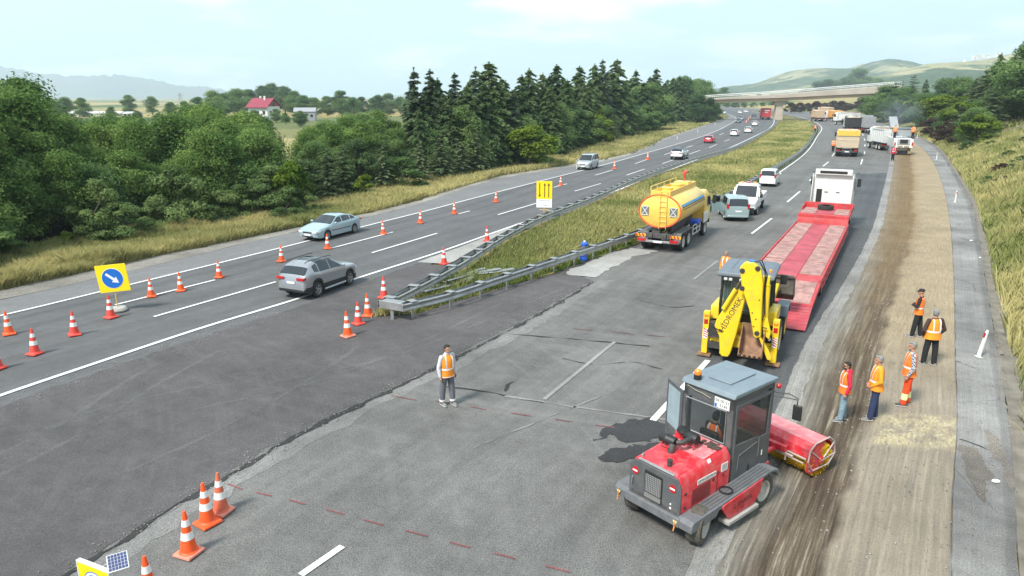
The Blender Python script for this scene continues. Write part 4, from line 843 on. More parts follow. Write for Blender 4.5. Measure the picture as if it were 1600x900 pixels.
    for s in (1, -1):
        b = MB(); b.loft([[(X(-.005+.0), s*wn*.55, hz_-.06), (X(-.005), s*wn*.97, hz_-.05), (X(-.005), s*wn*.95, hz_+.07), (X(-.005), s*wn*.5, hz_+.05)], [(X(.10), s*wn*.6, hz_-.05), (X(.30), s*(lerp(*pl, .3)+.006), hz_-.02), (X(.36), s*(lerp(*pl, .36)+.004), hz_+.10), (X(.12), s*wn*.52, hz_+.08)]]); b.build('headlight', CLEARL, root, .01)
        b = MB(); zz = tz_; th = P.get('tlh', .16); ti = P.get('tli', .55)
        b.box((X(L_ + .004), s * wt * (1 + ti) / 2, zz), (.035, wt * (1 - ti) + .01, th)); b.box((X(L_ - .11), s * (lerp(*pl, L_ - .1) + .002), zz + .01), (.22, .02, th * .8)); b.build('tail_light', REDL, root, .012)
        b = MB(); mx_ = P['mirror']; mz = lerp(*bt, mx_) + .09; b.box((X(mx_), s * (lerp(*pl, mx_) + .10), mz), (.12, .2, .13)); b.build('wing_mirror', paint if detail else BLACKP, root, .04)
    b = MB(); b.box((X(L_ + .012), 0, P.get('plz', tz_ - .1)), (.012, .52, .115)); pp = b.build('number_plate', PLATE, root)
    c = MB(); c.box((X(L_ + .02), .235, P.get('plz', tz_ - .1)), (.004, .04, .112)); c.build('blue_band', PBLUE, pp)
    b = MB(); b.box((X(-.012), 0, P['zb'] + .22), (.012, .52, .115)); b.build('number_plate', PLATE, root)
    b = MB(); b.box((X(.01), 0, hz_ - .03), (.05, wn * .95, .10)); b.box((X(.0), 0, zb + .13), (.05, wn * 1.2, .07)); b.build('grille', BLACKP, root, .02)
    b = MB(); b.box((X(L_ - .01), 0, zb + .17), (.06, wt * 1.75, .14)); b.build('rear_bumper_trim', BLACKP if P.get('clad') else paint, root, .03)
    if detail:
        for s in (1, -1):
            for hx in P.get('handles', []):
                b = MB(); b.box((X(hx), s * (lerp(*pl, hx) * .985), lerp(*bt, hx) - .10), (.18, .03, .035)); b.build('door_handle', paint, root, .01)
            if P.get('strip'): b = MB(); b.box((X((P['strip'][0]+P['strip'][1])/2), s * (W_/2 - .0), P['strip'][2]), (P['strip'][1]-P['strip'][0], .03, .05)); b.build('side_trim', BLACKP, root, .01)
            if P.get('sill'): b = MB(); b.tube([(X(P['sill'][0]), s*(W_/2+.03), .30), (X(P['sill'][1]), s*(W_/2+.03), .30)], .05, 8); b.build('side_step', ALLOY, root)
            if P.get('rails'): b = MB(); b.tube([(X(P['rails'][0]), s*.56, P['rails'][2]), (X(P['rails'][0]+.15), s*.56, P['rails'][2]+.05), (X(P['rails'][1]-.15), s*.56, P['rails'][2]+.05), (X(P['rails'][1]), s*.56, P['rails'][2])], .018, 6); b.build('roof_rail', DSTEEL, root)
    return root
def paintm(n, c, metal=.0): return mat(n, c, .28, metal, var=.03, coat=.8, scale=1.2)
P_SUV = dict(L=4.48, W=1.85, wb=2.67, fx=.87, r=.36, zb=.26, hl=.76, tl=.98, tlh=.13, tli=.48, plz=.80, inset=.27, clad=1, spokes=5, mirror=1.55, handles=[2.35, 3.25], sill=(1.35, 3.1), roofglass=(2.05, 3.35), rails=(1.95, 4.0, 1.63),
  top=[(0,.80),(.05,.92),(.22,.99),(1.05,1.06),(1.3,1.09),(2.0,1.53),(2.4,1.62),(2.9,1.65),(3.5,1.59),(3.95,1.46),(4.34,1.14),(4.44,1.0),(4.48,.55)],
  belt=[(0,.76),(.22,.94),(1.0,1.01),(1.35,1.05),(3.3,1.12),(3.9,1.20),(4.34,1.07),(4.48,.5)], plan=[(0,.62),(.08,.76),(.3,.87),(.9,.925),(3.6,.925),(4.2,.88),(4.4,.8),(4.48,.7)],
  cuts=[1.3,1.45,2.05,2.42,2.46,3.28,3.34,3.72,3.97,4.33], side=[(1.5,2.42),(2.46,3.28),(3.34,3.72)], ws=(1.3,2.05), rw=(3.97,4.33))
P_SED = dict(L=4.62, W=1.78, wb=2.75, fx=.95, r=.315, zb=.20, hl=.585, tl=.86, tlh=.13, tli=.6, plz=.62, inset=.24, spokes=6, mirror=1.62, handles=[2.4, 3.3], strip=(1.35, 3.3, .55),
  top=[(0,.62),(.05,.70),(.3,.79),(1.1,.93),(1.35,.97),(2.15,1.38),(2.5,1.43),(3.0,1.42),(3.5,1.33),(4.25,1.02),(4.5,.99),(4.58,.9),(4.62,.5)],
  belt=[(0,.58),(.3,.75),(1.0,.87),(1.4,.92),(3.4,.98),(4.2,.99),(4.5,.93),(4.62,.45)], plan=[(0,.58),(.1,.74),(.35,.84),(.9,.89),(3.7,.89),(4.3,.83),(4.52,.74),(4.62,.62)],
  cuts=[1.35,1.5,2.15,2.45,2.52,3.3,3.38,3.45,3.8,4.22], side=[(1.62,2.45),(2.52,3.3),(3.38,3.8)], ws=(1.35,2.15), rw=(3.45,4.22))
P_VAN = dict(L=4.4, W=1.80, wb=2.7, fx=.85, r=.32, zb=.22, hl=.73, tl=1.15, tlh=.36, tli=.82, plz=.78, inset=.13, spokes=6, mirror=1.35, handles=[2.0, 2.9],
  top=[(0,.74),(.05,.87),(.25,.96),(.95,1.08),(1.05,1.1),(1.75,1.70),(2.1,1.80),(3.0,1.83),(4.1,1.80),(4.28,1.70),(4.37,1.05),(4.4,.5)],
  belt=[(0,.70),(.25,.91),(.9,1.0),(1.1,1.05),(3.6,1.10),(4.2,1.12),(4.37,.95),(4.4,.45)], plan=[(0,.6),(.1,.76),(.35,.86),(.8,.90),(3.9,.90),(4.25,.85),(4.36,.82),(4.4,.78)],
  cuts=[1.05,1.2,1.75,2.2,2.28,3.05,3.13,3.95,4.27,4.355], side=[(1.25,2.2),(2.28,3.05),(3.13,3.95)], ws=(1.05,1.78), rw=(4.27,4.355))
P_HATCH = dict(L=4.2, W=1.78, wb=2.6, fx=.85, r=.32, zb=.22, hl=.64, tl=.98, tlh=.2, tli=.62, plz=.78, inset=.22, spokes=6, mirror=1.5, handles=[2.2, 3.0],
  top=[(0,.66),(.05,.76),(.3,.86),(1.05,.97),(1.25,1.0),(1.95,1.42),(2.3,1.5),(2.9,1.5),(3.6,1.40),(4.05,1.02),(4.15,.92),(4.2,.5)],
  belt=[(0,.62),(.3,.82),(1.0,.9),(1.3,.96),(3.3,1.03),(3.9,1.05),(4.15,.9),(4.2,.45)], plan=[(0,.6),(.1,.74),(.35,.85),(.9,.89),(3.4,.89),(3.9,.84),(4.12,.77),(4.2,.68)],
  cuts=[1.25,1.4,1.95,2.3,2.38,3.1,3.18,3.6,4.03], side=[(1.45,2.3),(2.38,3.1)], ws=(1.25,1.95), rw=(3.62,4.03))
PAINT_G = paintm('paint_silver_grey', (.33,.345,.37), .45); PAINT_B = paintm('paint_ice_blue', (.36,.47,.50), .3); PAINT_S = paintm('paint_silver', (.47,.50,.52), .35)
PAINT_W = paintm('paint_white', (.75,.75,.74)); PAINT_R = paintm('paint_red', (.50,.015,.03)); PAINT_K = paintm('paint_dark', (.06,.075,.085), .3); PAINT_T = paintm('paint_pale_teal', (.33,.43,.43), .3)
def mid(a, b, z=0): p = (at(*a) + at(*b)) / 2; return (p.x, p.y, .028)
def place_right(a, b, W, sc, P):           # from the two visible right-hand (or left-hand) wheel contacts: rear a, front b; returns centre and heading
    A, B = at(*a), at(*b); h = math.atan2(B.y - A.y, B.x - A.x); return A, B, h
A, B, h = place_right((497,465), (544,445), 1.85, .92, P_SUV)
h = R(66); n = Vector((-math.sin(h), math.cos(h), 0)); c = (A + B) / 2 + n * .82 * .93 + Vector((math.cos(h), math.sin(h), 0)) * -.02; c.z = .02
sv = car('suv', 'silver grey SUV with glass roof and black arches driving away in the far carriageway', 'car', c, h, PAINT_G, P_SUV, None, .93); sv.scale = (.87, .94, .98)
A, B, h = place_right((553,364), (511.7,375), 1.78, .97, P_SED)
h = R(-116); n = Vector((-math.sin(h), math.cos(h), 0)); c = (A + B) / 2 - n * .8 * .97 + Vector((math.cos(h), math.sin(h), 0)) * .0; c.z = .02
car('saloon_car', 'pale ice blue saloon car coming towards the camera behind an orange cone', 'car', c, h, PAINT_B, P_SED, None, .97)
def ground_c(px, py, L_, h, rear=True):     # centre of a vehicle whose nearest end stands at the photo pixel
    p = at(px, py); d = Vector((math.cos(h), math.sin(h), 0)); p = p + d * (L_ / 2) * (1 if rear else -1); p.z = .028; return p
hL = R(64.5)
car('minivan', 'silver minivan coming towards the camera along the far edge line', 'van', ground_c(910, 266, 4.4, R(-113), False), R(-113), PAINT_S, P_VAN, None, 1.0)
car('suv', 'white SUV with dark roof driving away beyond the cones of the far carriageway', 'car', ground_c(1056, 250, 4.4, hL, True), hL, PAINT_W, dict(P_SUV, roofglass=(1.95, 4.0)), None, 1.0)
red = car('hatchback', 'bright red hatchback driving away in the far carriageway', 'car', ground_c(1106, 224, 4.2, R(66), True), R(66), PAINT_R, P_HATCH, None, 1.0)
vv = car('estate_van', 'pale grey green van with its side door open, parked in front of the white pickup', 'van', ground_c(1152, 347, 4.2, R(82), True), R(82), PAINT_T, P_VAN, None, .95)
b = MB(); b.prism([(0, .35), (.85, .35), (.88, 1.05), (.6, 1.62), (.1, 1.64), (0, 1.05)], 'y', -.03, .03); dr = b.build('door', PAINT_T, vv, .01); dr.location = (.88, .88, 0); dr.rotation_euler = (0, 0, R(125))
b = MB(); b.prism([(.08, 1.08), (.80, 1.08), (.56, 1.56), (.12, 1.58)], 'y', -.035, .035); b.build('door_window', GLASS, dr)
kg = car('estate_van', 'white small van seen from behind parked beside the guardrail', 'van', ground_c(1198, 292, 4.0, R(64), True), R(64), PAINT_W, dict(P_VAN, L=4.4), None, .92)
# far traffic, copies of the red hatchback and the saloon with their own paint
far = []
def far_car(px, py, h, paint, label, src=red, sc=1.0, rear=True):
    o = dup(src, ground_c(px, py, 4.2 * sc, R(h), rear), R(h), label, 'traffic under the overpass', sc, swap={'paint_red': paint}); far.append(o); return o
far_car(1146, 213, 67, PAINT_W, 'white saloon car driving away behind the red hatchback')
far_car(1168, 208, 68, PAINT_W, 'white saloon car in the lane beside the cones, nearer of the two there')
far_car(1179, 197, 70, PAINT_W, 'white car driving away just ahead of the red truck lane')
far_car(1153, 192, -110, PAINT_K, 'dark teal car coming round the bend, nearer of the dark pair', rear=False)
far_car(1157, 188, -110, PAINT_S, 'grey blue car following the dark teal car round the bend', rear=False)
far_car(1178, 182.5, 74, PAINT_K, 'dark car driving away left of the red truck')
far_car(1157, 177.5, 85, PAINT_W, 'small white car far off on the bend')
far_car(1167, 176, 90, PAINT_W, 'farthest white car on the bend under the overpass')
far_car(1129, 176.5, -70, PAINT_B, 'pale blue car appearing from behind the wood', rear=False)
far_car(1133, 177.5, -70, PAINT_W, 'white car appearing from behind the wood', rear=False)
# ---------------------------------------------------------------- lorries
CREAM = mat('cream_paint', (.62,.50,.36), .5, var=.08, dirt=.35, dcol=(.3,.24,.17)); BEIGE = mat('dusty_beige', (.55,.40,.28), .6, var=.12, dirt=.4, dcol=(.3,.22,.15)); TYEL = mat('truck_yellow', (.84,.56,.10), .4, var=.06, dirt=.2, coat=.4)
TORG = mat('truck_orange', (.70,.35,.10), .5, var=.1, dirt=.3); TRED = mat('truck_red', (.50,.03,.035), .45, var=.08, dirt=.25); GREYB = mat('truck_grey', (.30,.31,.32), .55, var=.12, dirt=.3); CHAS = mat('chassis', (.06,.06,.062), .7, var=.2, dirt=.5)
STRIPES = mat('blue_stripe', (.03,.30,.62), .4); STRIPEK = mat('black_stripe', (.03,.03,.04), .4); REDRIM = mat('red_rim', (.65,.10,.05), .5); WRIM = mat('dusty_white_rim', (.50,.47,.42), .6, var=.12, dirt=.4)
def lworld(p, rz, x, y, z=0): return (p[0] + x * math.cos(rz) - y * math.sin(rz), p[1] + x * math.sin(rz) + y * math.cos(rz), p[2] + z)
def axle(root, x, r=.5, W=2.5, dual=True, rim=WRIM, w=.3):
    for s in (1, -1):
        wheel(root, x, s * (W / 2 - w / 2 - .02), r, w, s, rim, 0)
        if dual: wheel(root, x, s * (W / 2 - w * 1.6 - .03), r, w, s, rim, 0)
def cab(root, x0, L_, W_, z0, H, m, deflect=True, sleeper=True):
    """lorry cab: back wall at x0, front at x0+L_"""
    b = MB(); n = x0 + L_; w = W_ / 2
    b.loft([[(x, s_ * yy, zz) for s_, yy, zz in ((1,w,z0),(1,w*1.0,z0+H*.5),(1,w*.97,z0+H*.86),(1,w*.80,z0+H),(-1,w*.80,z0+H),(-1,w*.97,z0+H*.86),(-1,w,z0+H*.5),(-1,w,z0))] for x in (x0, x0 + .3, n - .55)] +
           [[(n - k * .0 + dx, s_ * yy, zz) for s_, yy, zz, dx in ((1,w*.96,z0,0),(1,w*.96,z0+H*.5,0),(1,w*.92,z0+H*.84,-.22),(1,w*.76,z0+H*.95,-.45),(-1,w*.76,z0+H*.95,-.45),(-1,w*.92,z0+H*.84,-.22),(-1,w*.96,z0+H*.5,0),(-1,w*.96,z0,0))] for k in (0,)])
    c = b.build('cab', m, root, .04)
    b = MB(); b.add([(n+.012, w*.86, z0+H*.50),(n-.19, w*.82, z0+H*.82),(n-.19,-w*.82, z0+H*.82),(n+.012,-w*.86, z0+H*.50),(n-.05, w*.86, z0+H*.50),(n-.25, w*.82, z0+H*.82),(n-.25,-w*.82, z0+H*.82),(n-.05,-w*.86, z0+H*.50)], [(0,1,2,3),(7,6,5,4),(0,4,5,1),(1,5,6,2),(2,6,7,3),(3,7,4,0)]); b.build('windscreen', GLASS, c)
    for s in (1, -1):
        b = MB(); b.prism([(n-1.15, z0+H*.47),(n-.2, z0+H*.47),(n-.34, z0+H*.80),(n-1.1, z0+H*.80)], 'y', s*(w*.985), s*(w*1.008)); b.build('side_window', GLASS, c)
        b = MB(); b.box((n-.15, s*(w+.22), z0+H*.66), (.12,.22,.55)); b.box((n-.3, s*(w+.12), z0+H*.90), (.3,.25,.04)); b.build('wing_mirror', BLACKP, c, .03)
        b = MB(); b.box((n+.01, s*w*.72, z0+H*.12), (.05,.42,.2)); b.build('headlight', CLEARL, c, .02)
    b = MB(); b.box((n+.01, 0, z0+H*.28), (.04,W_*.62,H*.2)); b.box((n+.0, 0, z0-.12), (.12,W_*.96,.3)); b.build('grille', BLACKP, c, .02)
    if deflect:
        b = MB()
        for s in (1, -1): b.prism([(x0-.45, z0+.5),(x0+.02, z0+.5),(x0+.02, z0+H*.93),(x0-.35, z0+H*.93)], 'y', s*(w-.06), s*(w-.01))
        b.loft([[(x0-.25, w*.9, z0+H*.92),(x0-.25,-w*.9, z0+H*.92),(x0-.25,-w*.88, z0+H*1.06),(x0-.25, w*.88, z0+H*1.06)],[(x0+.9, w*.82, z0+H*.99),(x0+.9,-w*.82, z0+H*.99),(x0+.9,-w*.8, z0+H*1.02),(x0+.9, w*.8, z0+H*1.02)]])
        b.build('wind_deflector', m, c, .02)
        b = MB(); b.box((x0-.262, 0, z0+H*.985), (.02, W_*.66, .17)); b.box((x0-.012, .78, z0+.85), (.03,.34,1.15)); b.box((x0-.014, 0, z0+.38), (.04,.95,.26)); b.box((x0-.012,-.35,z0+1.25),(.02,.22,.05)); b.box((x0-.012,.35,z0+1.25),(.02,.22,.05)); b.build('back_vents', BLACKP, c)
    return c
def tail_lamps(root, x, W_, z):
    for s in (1, -1): b = MB(); b.box((x, s * (W_/2 - .28), z), (.05, .42, .14)); b.build('tail_light', REDL, root, .01)
def tipper(name, label, loc, rz, body_m, cab_m, top_m=None, group=None, sc=1.0, H=1.75, cover=None):
    root = thing(name, label, 'truck', loc, rz, group, sc)      # origin at the tail, lorry runs to +X
    b = MB()
    for s in (1, -1): b.box((3.6, s*.42, .92), (7.4, .12, .26))
    b.box((.15, 0, .62), (.12, 2.3, .16)); b.box((.5,0,.85),(.2,1.6,.2)); b.box((4.8, .95, .78), (1.1,.45,.5)); b.box((4.8,-.95,.78),(1.1,.45,.5)); b.build('chassis', CHAS, root, .015)
    for x in (1.15, 2.5): axle(root, x)
    for s in (1,-1):
        b = MB(); b.box((1.82, s*1.06, 1.1), (2.6,.42,.04)); b.box((.42, s*1.06, .78),(.04,.42,.55)); b.build('mudguard', CHAS, root, .01)
    axle(root, 6.35, dual=False)
    z0 = 1.15; b = MB(); W_ = 2.5
    o_ = [(-.05,-W_/2,z0+.1),(5.1,-W_/2,z0),(5.1,W_/2,z0),(-.05,W_/2,z0+.1)]
    t_ = .06
    b.box((2.5, 0, z0), (5.2, W_*.92, .12))
    for s in (1,-1): b.prism([(-.1,z0),(5.1,z0),(5.2,z0+H),(-.35,z0+H)], 'y', s*(W_/2-t_), s*W_/2)
    b.box((5.13,0,z0+H*.55),(.07,W_,H*1.12)); b.box((5.5,0,z0+H*1.12),(.8,W_*.9,.05))
    for k in range(6):
        for s in (1,-1): b.box((.35+k*.9, s*(W_/2+.03), z0+H*.5), (.1,.07,H*.94))
    b.box((2.45,W_/2+.02,z0+H-.06),(5.4,.12,.12)); b.box((2.45,-W_/2-.02,z0+H-.06),(5.4,.12,.12)); body = b.build('tipper_body', body_m, root, .012)
    b = MB(); b.prism([(-.12,z0),(-.05,z0),(-.30,z0+H),(-.38,z0+H)], 'y', -W_/2+.07, W_/2-.07); b.box((-.24,0,z0+H*.5),(.08,W_*.9,.09)); b.box((-.33,0,z0+H*.96),(.1,W_,.12)); b.build('tailgate', top_m and body_m or body_m, body, .01)
    if top_m: b = MB(); b.prism([(-.40,z0+H*.80),(-.34,z0+H*.80),(-.44,z0+H*1.16),(-.50,z0+H*1.16)],'y',-W_/2-.02,W_/2+.02); b.box((2.4,W_/2,z0+H*1.06),(5.5,.06,.22)); b.box((2.4,-W_/2,z0+H*1.06),(5.5,.06,.22)); b.build('top_board', top_m, body, .01)
    if cover: b = MB(); b.loft([[(x, y, z0+H+zz) for y, zz in ((-W_/2+.03,-.05),(-.6,.18),(0,.26),(.6,.18),(W_/2-.03,-.05))] for x in (-.3,1,2.5,4,5.1)], caps=True); b.build('load_cover', cover, body)
    cab(root, 5.75, 1.75, 2.45, .95, 2.15, cab_m, False)
    tail_lamps(root, .06, 2.5, .78); b = MB(); b.box((.075,0,.62),(.012,.52,.12)); b.build('number_plate', PLATE, root)
    return root
def spot(px, py, z=.03): p = at(px, py); p.z = z; return p
t1 = tipper('tipper_truck', 'cream tipper truck with bright yellow top board, nearest in the lane', spot(1322, 245.5), R(66), CREAM, CREAM, TYEL, 'tipper trucks waiting ahead of the roadworks', 1.22)
t2 = tipper('tipper_truck', 'grey tipper truck with pale box body standing right of the yellow-topped tipper', spot(1356, 208), R(70), GREYB, PAINT_W, None, 'tipper trucks waiting ahead of the roadworks', 1.2, 2.1)
t3 = tipper('tipper_truck', 'dark loaded white tipper truck left of the pale box body', spot(1334, 207), R(74), DSTEEL, PAINT_W, None, 'tipper trucks waiting ahead of the roadworks', 1.2, 1.9, CREAM)
t4 = tipper('tipper_truck', 'beige tipper truck nearest the bend of the centre reservation', spot(1280, 190), R(78), BEIGE, BEIGE, None, 'tipper trucks waiting ahead of the roadworks', 1.25, 1.9, BEIGE)
t5 = dup(t4, spot(1297, 181), R(100), 'beige tipper truck far off under the overpass, left of the orange one', sc=1.25, group='tipper trucks waiting ahead of the roadworks')
t6 = tipper('tipper_truck', 'orange tipper truck far off, left of the white truck row', spot(1312, 190), R(95), TORG, PAINT_W, None, 'tipper trucks waiting ahead of the roadworks', 1.2, 1.9, TORG)
t7 = tipper('tipper_truck', 'white tipper truck working beside the milling machine', spot(1391, 236), R(80), WHITEP, WHITEP, None, 'tipper trucks waiting ahead of the roadworks', 1.15, 1.9, mat('spoil', (.25,.21,.16), .95, var=.4, scale=4))
t8 = dup(t7, spot(1335, 196), R(100), 'white tipper truck in the far row behind the grey tipper', sc=1.25, group='tipper trucks waiting ahead of the roadworks')
# red box lorry on the far carriageway
rt = thing('box_truck', 'red box truck driving away beside the overpass pier', 'truck', spot(1197, 187), R(76), None, 1.3)
b = MB(); b.box((3.6, 0, 2.1), (7.2, 2.5, 2.6)); bx = b.build('box_body', TRED, rt, .03)
b = MB(); b.box((-.01, 0, 2.1), (.03, .04, 2.4)); b.box((-.012, .6, 2.1), (.03, .04, 2.3)); b.box((-.012, -.6, 2.1), (.03, .04, 2.3)); b.build('door_bars', DSTEEL, bx)
b = MB(); b.box((-.02,0,2.75),(.012,1.7,.30)); b.box((-.02,.1,2.2),(.012,1.0,.16)); b.build('white_band', WHITE, bx)
b = MB(); b.box((3.6, 0, .72), (7.2, 1.2, .2)); b.box((.05,0,.55),(.1,2.3,.16)); b.build('chassis', CHAS, rt)
cab(rt, 7.45, 1.8, 2.45, .8, 2.2, TRED, False); axle(rt, 1.6); axle(rt, 8.3, dual=False); tail_lamps(rt, -.02, 2.5, .72)
# ---------------------------------------------------------------- yellow water tanker
tk = thing('tanker_truck', 'yellow tanker truck with blue and black stripe parked beside the guardrail', 'truck', (0,0,.03), 0, None, .98)
hT = R(62); p = (at(994, 394) + at(1057, 394)) / 2; tk.location = (p.x + .05, p.y - .05, .03); tk.rotation_euler = (0, 0, hT)
b = MB(); rz_, ry_ = .98, 1.27; zc = 2.42; prof = []
for x, k in ((.0, .0), (.0, .90), (.05, .97), (.12, 1), (5.9, 1), (5.98, .97), (6.02, .9), (6.02, 0.01)):
    prof.append([(x, ry_*max(k,.01)*math.cos(q), zc+rz_*max(k,.01)*math.sin(q)) for q in np.linspace(0, 2*math.pi, 41)[:-1]])
b.loft(prof, caps=False); tank = b.build('tank', TYEL, tk, sharp=50)
def band_on_tank(q0, q1, m, name, x0=.35, x1=5.75):
    b = MB(); qs = np.linspace(q0, q1, 5); b.loft([[(x, (ry_+d)*math.cos(q)*1, zc+(rz_+d)*math.sin(q)) for q, d in [(q, .004) for q in qs] + [(q, .001) for q in qs[::-1]]] for x in (x0, x1)]); b.build(name, m, tank)
for s in (0, 1):
    f = (lambda a: math.pi - a) if s == 0 else (lambda a: a)
    for a0, a1, m in ((.40, .28, STRIPES), (.26, .19, STRIPEK), (.13, .07, STRIPEK)): band_on_tank(f(a0), f(a1), m, 'side_stripe')
b = MB(); b.tube([(-.0, ry_*.985*math.cos(q), zc+rz_*.985*math.sin(q)) for q in np.linspace(0, 2*math.pi, 49)], .035, 6, caps=False); b.build('rim_band', REDRIM, tank)
b = MB(); 
for s in (1, -1): b.box((3.0, s*.55, zc+rz_+.02), (6.0, .05, .36))
b.box((.02, 0, zc+rz_-.0), (.05, 1.1, .40)); b.box((6.0,0,zc+rz_),(.05,1.1,.4)); b.box((3,0,zc+rz_-.03),(5.9,1.05,.05)); b.build('top_walkway', TYEL, tank, .01)
for x in (1.4, 3.3): b = MB(); b.lathe([(.33,0),(.33,.22),(.36,.22),(.36,.27),(0,.30)], (x,0,zc+rz_), 'z', 20); b.build('manhole', TYEL, tank)
b = MB(); b.box((4.9,0,zc+rz_+.2),(.9,.9,.16)); b.build('pump_box', TYEL, tank, .02)
b = MB(); b.tube([(5.2,0,zc+rz_+.25),(5.2,0,zc+rz_+.75)], .05, 8); b.lathe([(.0,-.16),(.1,-.16),(.12,0),(.09,.2),(.13,.24),(.13,.3),(0,.3)], (5.2,0,zc+rz_+.8), 'x', 12); b.box((5.2,.0,zc+rz_+.62),(.3,.08,.08)); b.build('water_cannon', mat('cannon_red', (.65,.09,.05), .4), tank)
b = MB()
for s in (-.62,): b.tube([(.1,.62,zc+rz_+.15),(.1,.62,zc+rz_+.42),(5.6,.62,zc+rz_+.42),(5.6,.62,zc+rz_+.15)], .025, 6)
for x in (1.4,2.8,4.2): b.tube([(x,.62,zc+rz_+.1),(x,.62,zc+rz_+.42)], .02, 6)
b.build('hand_rail', TYEL, tank)
b = MB()
for y in (-.02,-.42): b.tube([(-.07,y,1.4),(-.09,y,2.6),(-.05,y,zc+rz_+.2)], .022, 6)
for k in range(6): b.tube([(-.08,-.02,1.55+k*.3),(-.08,-.42,1.55+k*.3)], .016, 6)
b.build('ladder', TYEL, tank)
for y in (.87, -.83):
    b = MB(); b.box((-.035, y, 2.42), (.04, .44, .52)); w_ = b.build('warning_panel', mat('panel_grey', (.16,.17,.17), .4), tank, .01)
    b = MB(); b.box((-.06, y, 2.42), (.01,.03,.55), 0, (R(38),0,0)); b.box((-.06, y, 2.42), (.01,.03,.55), 0, (R(-38),0,0)); b.box((-.058,y,2.67),(.012,.44,.03)); b.box((-.058,y,2.17),(.012,.44,.03)); b.build('cross', WHITE, w_)
b = MB()
for s in (1,-1): b.box((3.6, s*.42, .98), (7.4,.14,.26)); b.prism([(.8,1.1),(5.6,1.1),(5.6,1.5),(.8,1.5)],'y',s*.5,s*.56)
b.box((.1,0,.95),(.15,1.6,.3)); b.box((.3,.2,1.25),(.3,.5,.3)); b.box((4.6,-1.0,.85),(.9,.42,.5)); b.build('chassis', CHAS, tk, .02)
b = MB(); b.box((-.05,0,.62),(.14,2.5,.13)); b.box((.45,-1.15,.62),(1.0,.08,.10)); b.build('rear_bumper', STEEL, tk, .02)
for s in (1,-1):
    b = MB(); b.box((-.05, s*1.05, .95),(.05,.62,.16)); q = b.build('hazard_board', mat('hazard_yellow',(.9,.42,.02),.4), tk)
    b = MB()
    for k in range(3): b.prism([(s*1.05-.24+k*.2,.872),(s*1.05-.14+k*.2,.872),(s*1.05-.06+k*.2,1.028),(s*1.05-.16+k*.2,1.028)],'x',-.082,-.076)
    b.build('hazard_stripes', REDL, q)
    b = MB(); b.box((-.13, s*.98,.70),(.05,.52,.18)); b.build('tail_light', REDL, tk, .01)
    b = MB(); b.prism([(.35,.5),(.45,1.12),(3.0,1.12),(3.1,.6),(3.04,.6),(2.95,1.08),(1.75,1.08),(1.7,.9),(1.62,.9),(1.6,1.08),(.5,1.08),(.42,.5)],'y',s*.72,s*1.25); b.build('mudguard', mat('mudguard_grey',(.13,.135,.14),.7,var=.15,dirt=.3), tk, .02)
b = MB(); b.box((-.125,0,.62),(.012,.52,.12)); b.build('number_plate', PLATE, tk)
b = MB(); b.box((4.5,-1.05,1.25),(.9,.5,.24)); b.build('tool_crate', mat('crate_blue',(.02,.10,.55),.5), tk, .03)
b = MB()
for z in (.6,.9,1.15): b.box((4.2,-1.22,z),(1.9,.04,.05))
for x in (3.3,4.2,5.1): b.box((x,-1.22,.87),(.05,.05,.6))
b.build('side_guard', WHITEP, tk)
for x in (1.1, 2.35): axle(tk, x, .52)
axle(tk, 6.55, .52, dual=False)
cab(tk, 5.9+.25, 1.75, 2.45, .95, 2.0, TYEL, False)
b = MB(); b.box((6.6,-1.2,1.25),(1.1,.1,.7)); b.build('lower_panel', WHITEP, tk, .03)
# ---------------------------------------------------------------- red low loader and white tractor
tl = thing('low_loader_trailer', 'long red low loader trailer with its ramp lowered behind the yellow digger', 'trailer', (0,0,.01), 0)
hR = R(61.3); base = at(1221, 515); n_ = Vector((-math.sin(hR), math.cos(hR), 0)); base = base + n_ * .70; tl.location = (base.x, base.y, .012); tl.rotation_euler = (0, 0, hR)
LRED = mat('trailer_red', (.46,.035,.04), .55, var=.18, scale=1.2, dirt=.45, dcol=(.42,.20,.19)); LPINK = mat('faded_red', (.40,.055,.075), .65, var=.3, scale=1.5, dirt=.6, dcol=(.33,.15,.15)); WOOD = mat('worn_deck_boards', (.36,.21,.185), .9, var=.38, scale=2.6, dirt=.65, dcol=(.27,.10,.095), bump=.3)
W2 = 1.55; zd = .9
b = MB(); b.prism([(4.7,zd-.28),(20.7,zd-.28),(20.7,zd),(4.7,zd)],'y',-W2,W2); b.prism([(20.6,zd-.25),(21.0,zd-.25),(21.3,1.2),(24.3,1.2),(24.3,1.42),(20.75,1.42),(20.6,1.2)],'y',-W2*.97,W2*.97); b.build('deck_frame', LRED, tl, .02)
def deck(nm, m, x0, x1, y0, y1, z): b = MB(); b.box(((x0+x1)/2,(y0+y1)/2,z),(x1-x0,y1-y0,.03)); return b.build(nm, m, tl)
for s in (1,-1):
    for x0, x1 in ((5.9,8.6),(8.75,12.6),(12.75,16.4),(16.55,20.3)): deck('deck_boards', WOOD, x0, x1, *sorted((s*.5, s*1.42)), zd+.016)
    deck('deck_boards', WOOD, 21.4, 23.9, *sorted((s*.55, s*1.4)), 1.437)
    b = MB(); b.box((12.7, s*(W2-.04), zd+.03),(16.0,.08,.08)); b.box((12.7,s*(W2+.02),zd-.36),(15.5,.05,.10)); b.build('side_rail', LRED, tl, .01)
    b = MB(); b.prism([(20.9,.55),(16.5,.35),(16.5,.28),(21.0,.45)],'y',s*(W2-.08),s*W2); b.build('outrigger', STEEL, tl)
deck('centre_channel', LPINK, 8.7, 20.3, -.47, .47, zd+.012); deck('centre_channel', LPINK, 4.8, 8.6, -.47, .47, zd+.014); deck('centre_channel', LPINK, 21.4, 23.9, -.52, .52, 1.435)
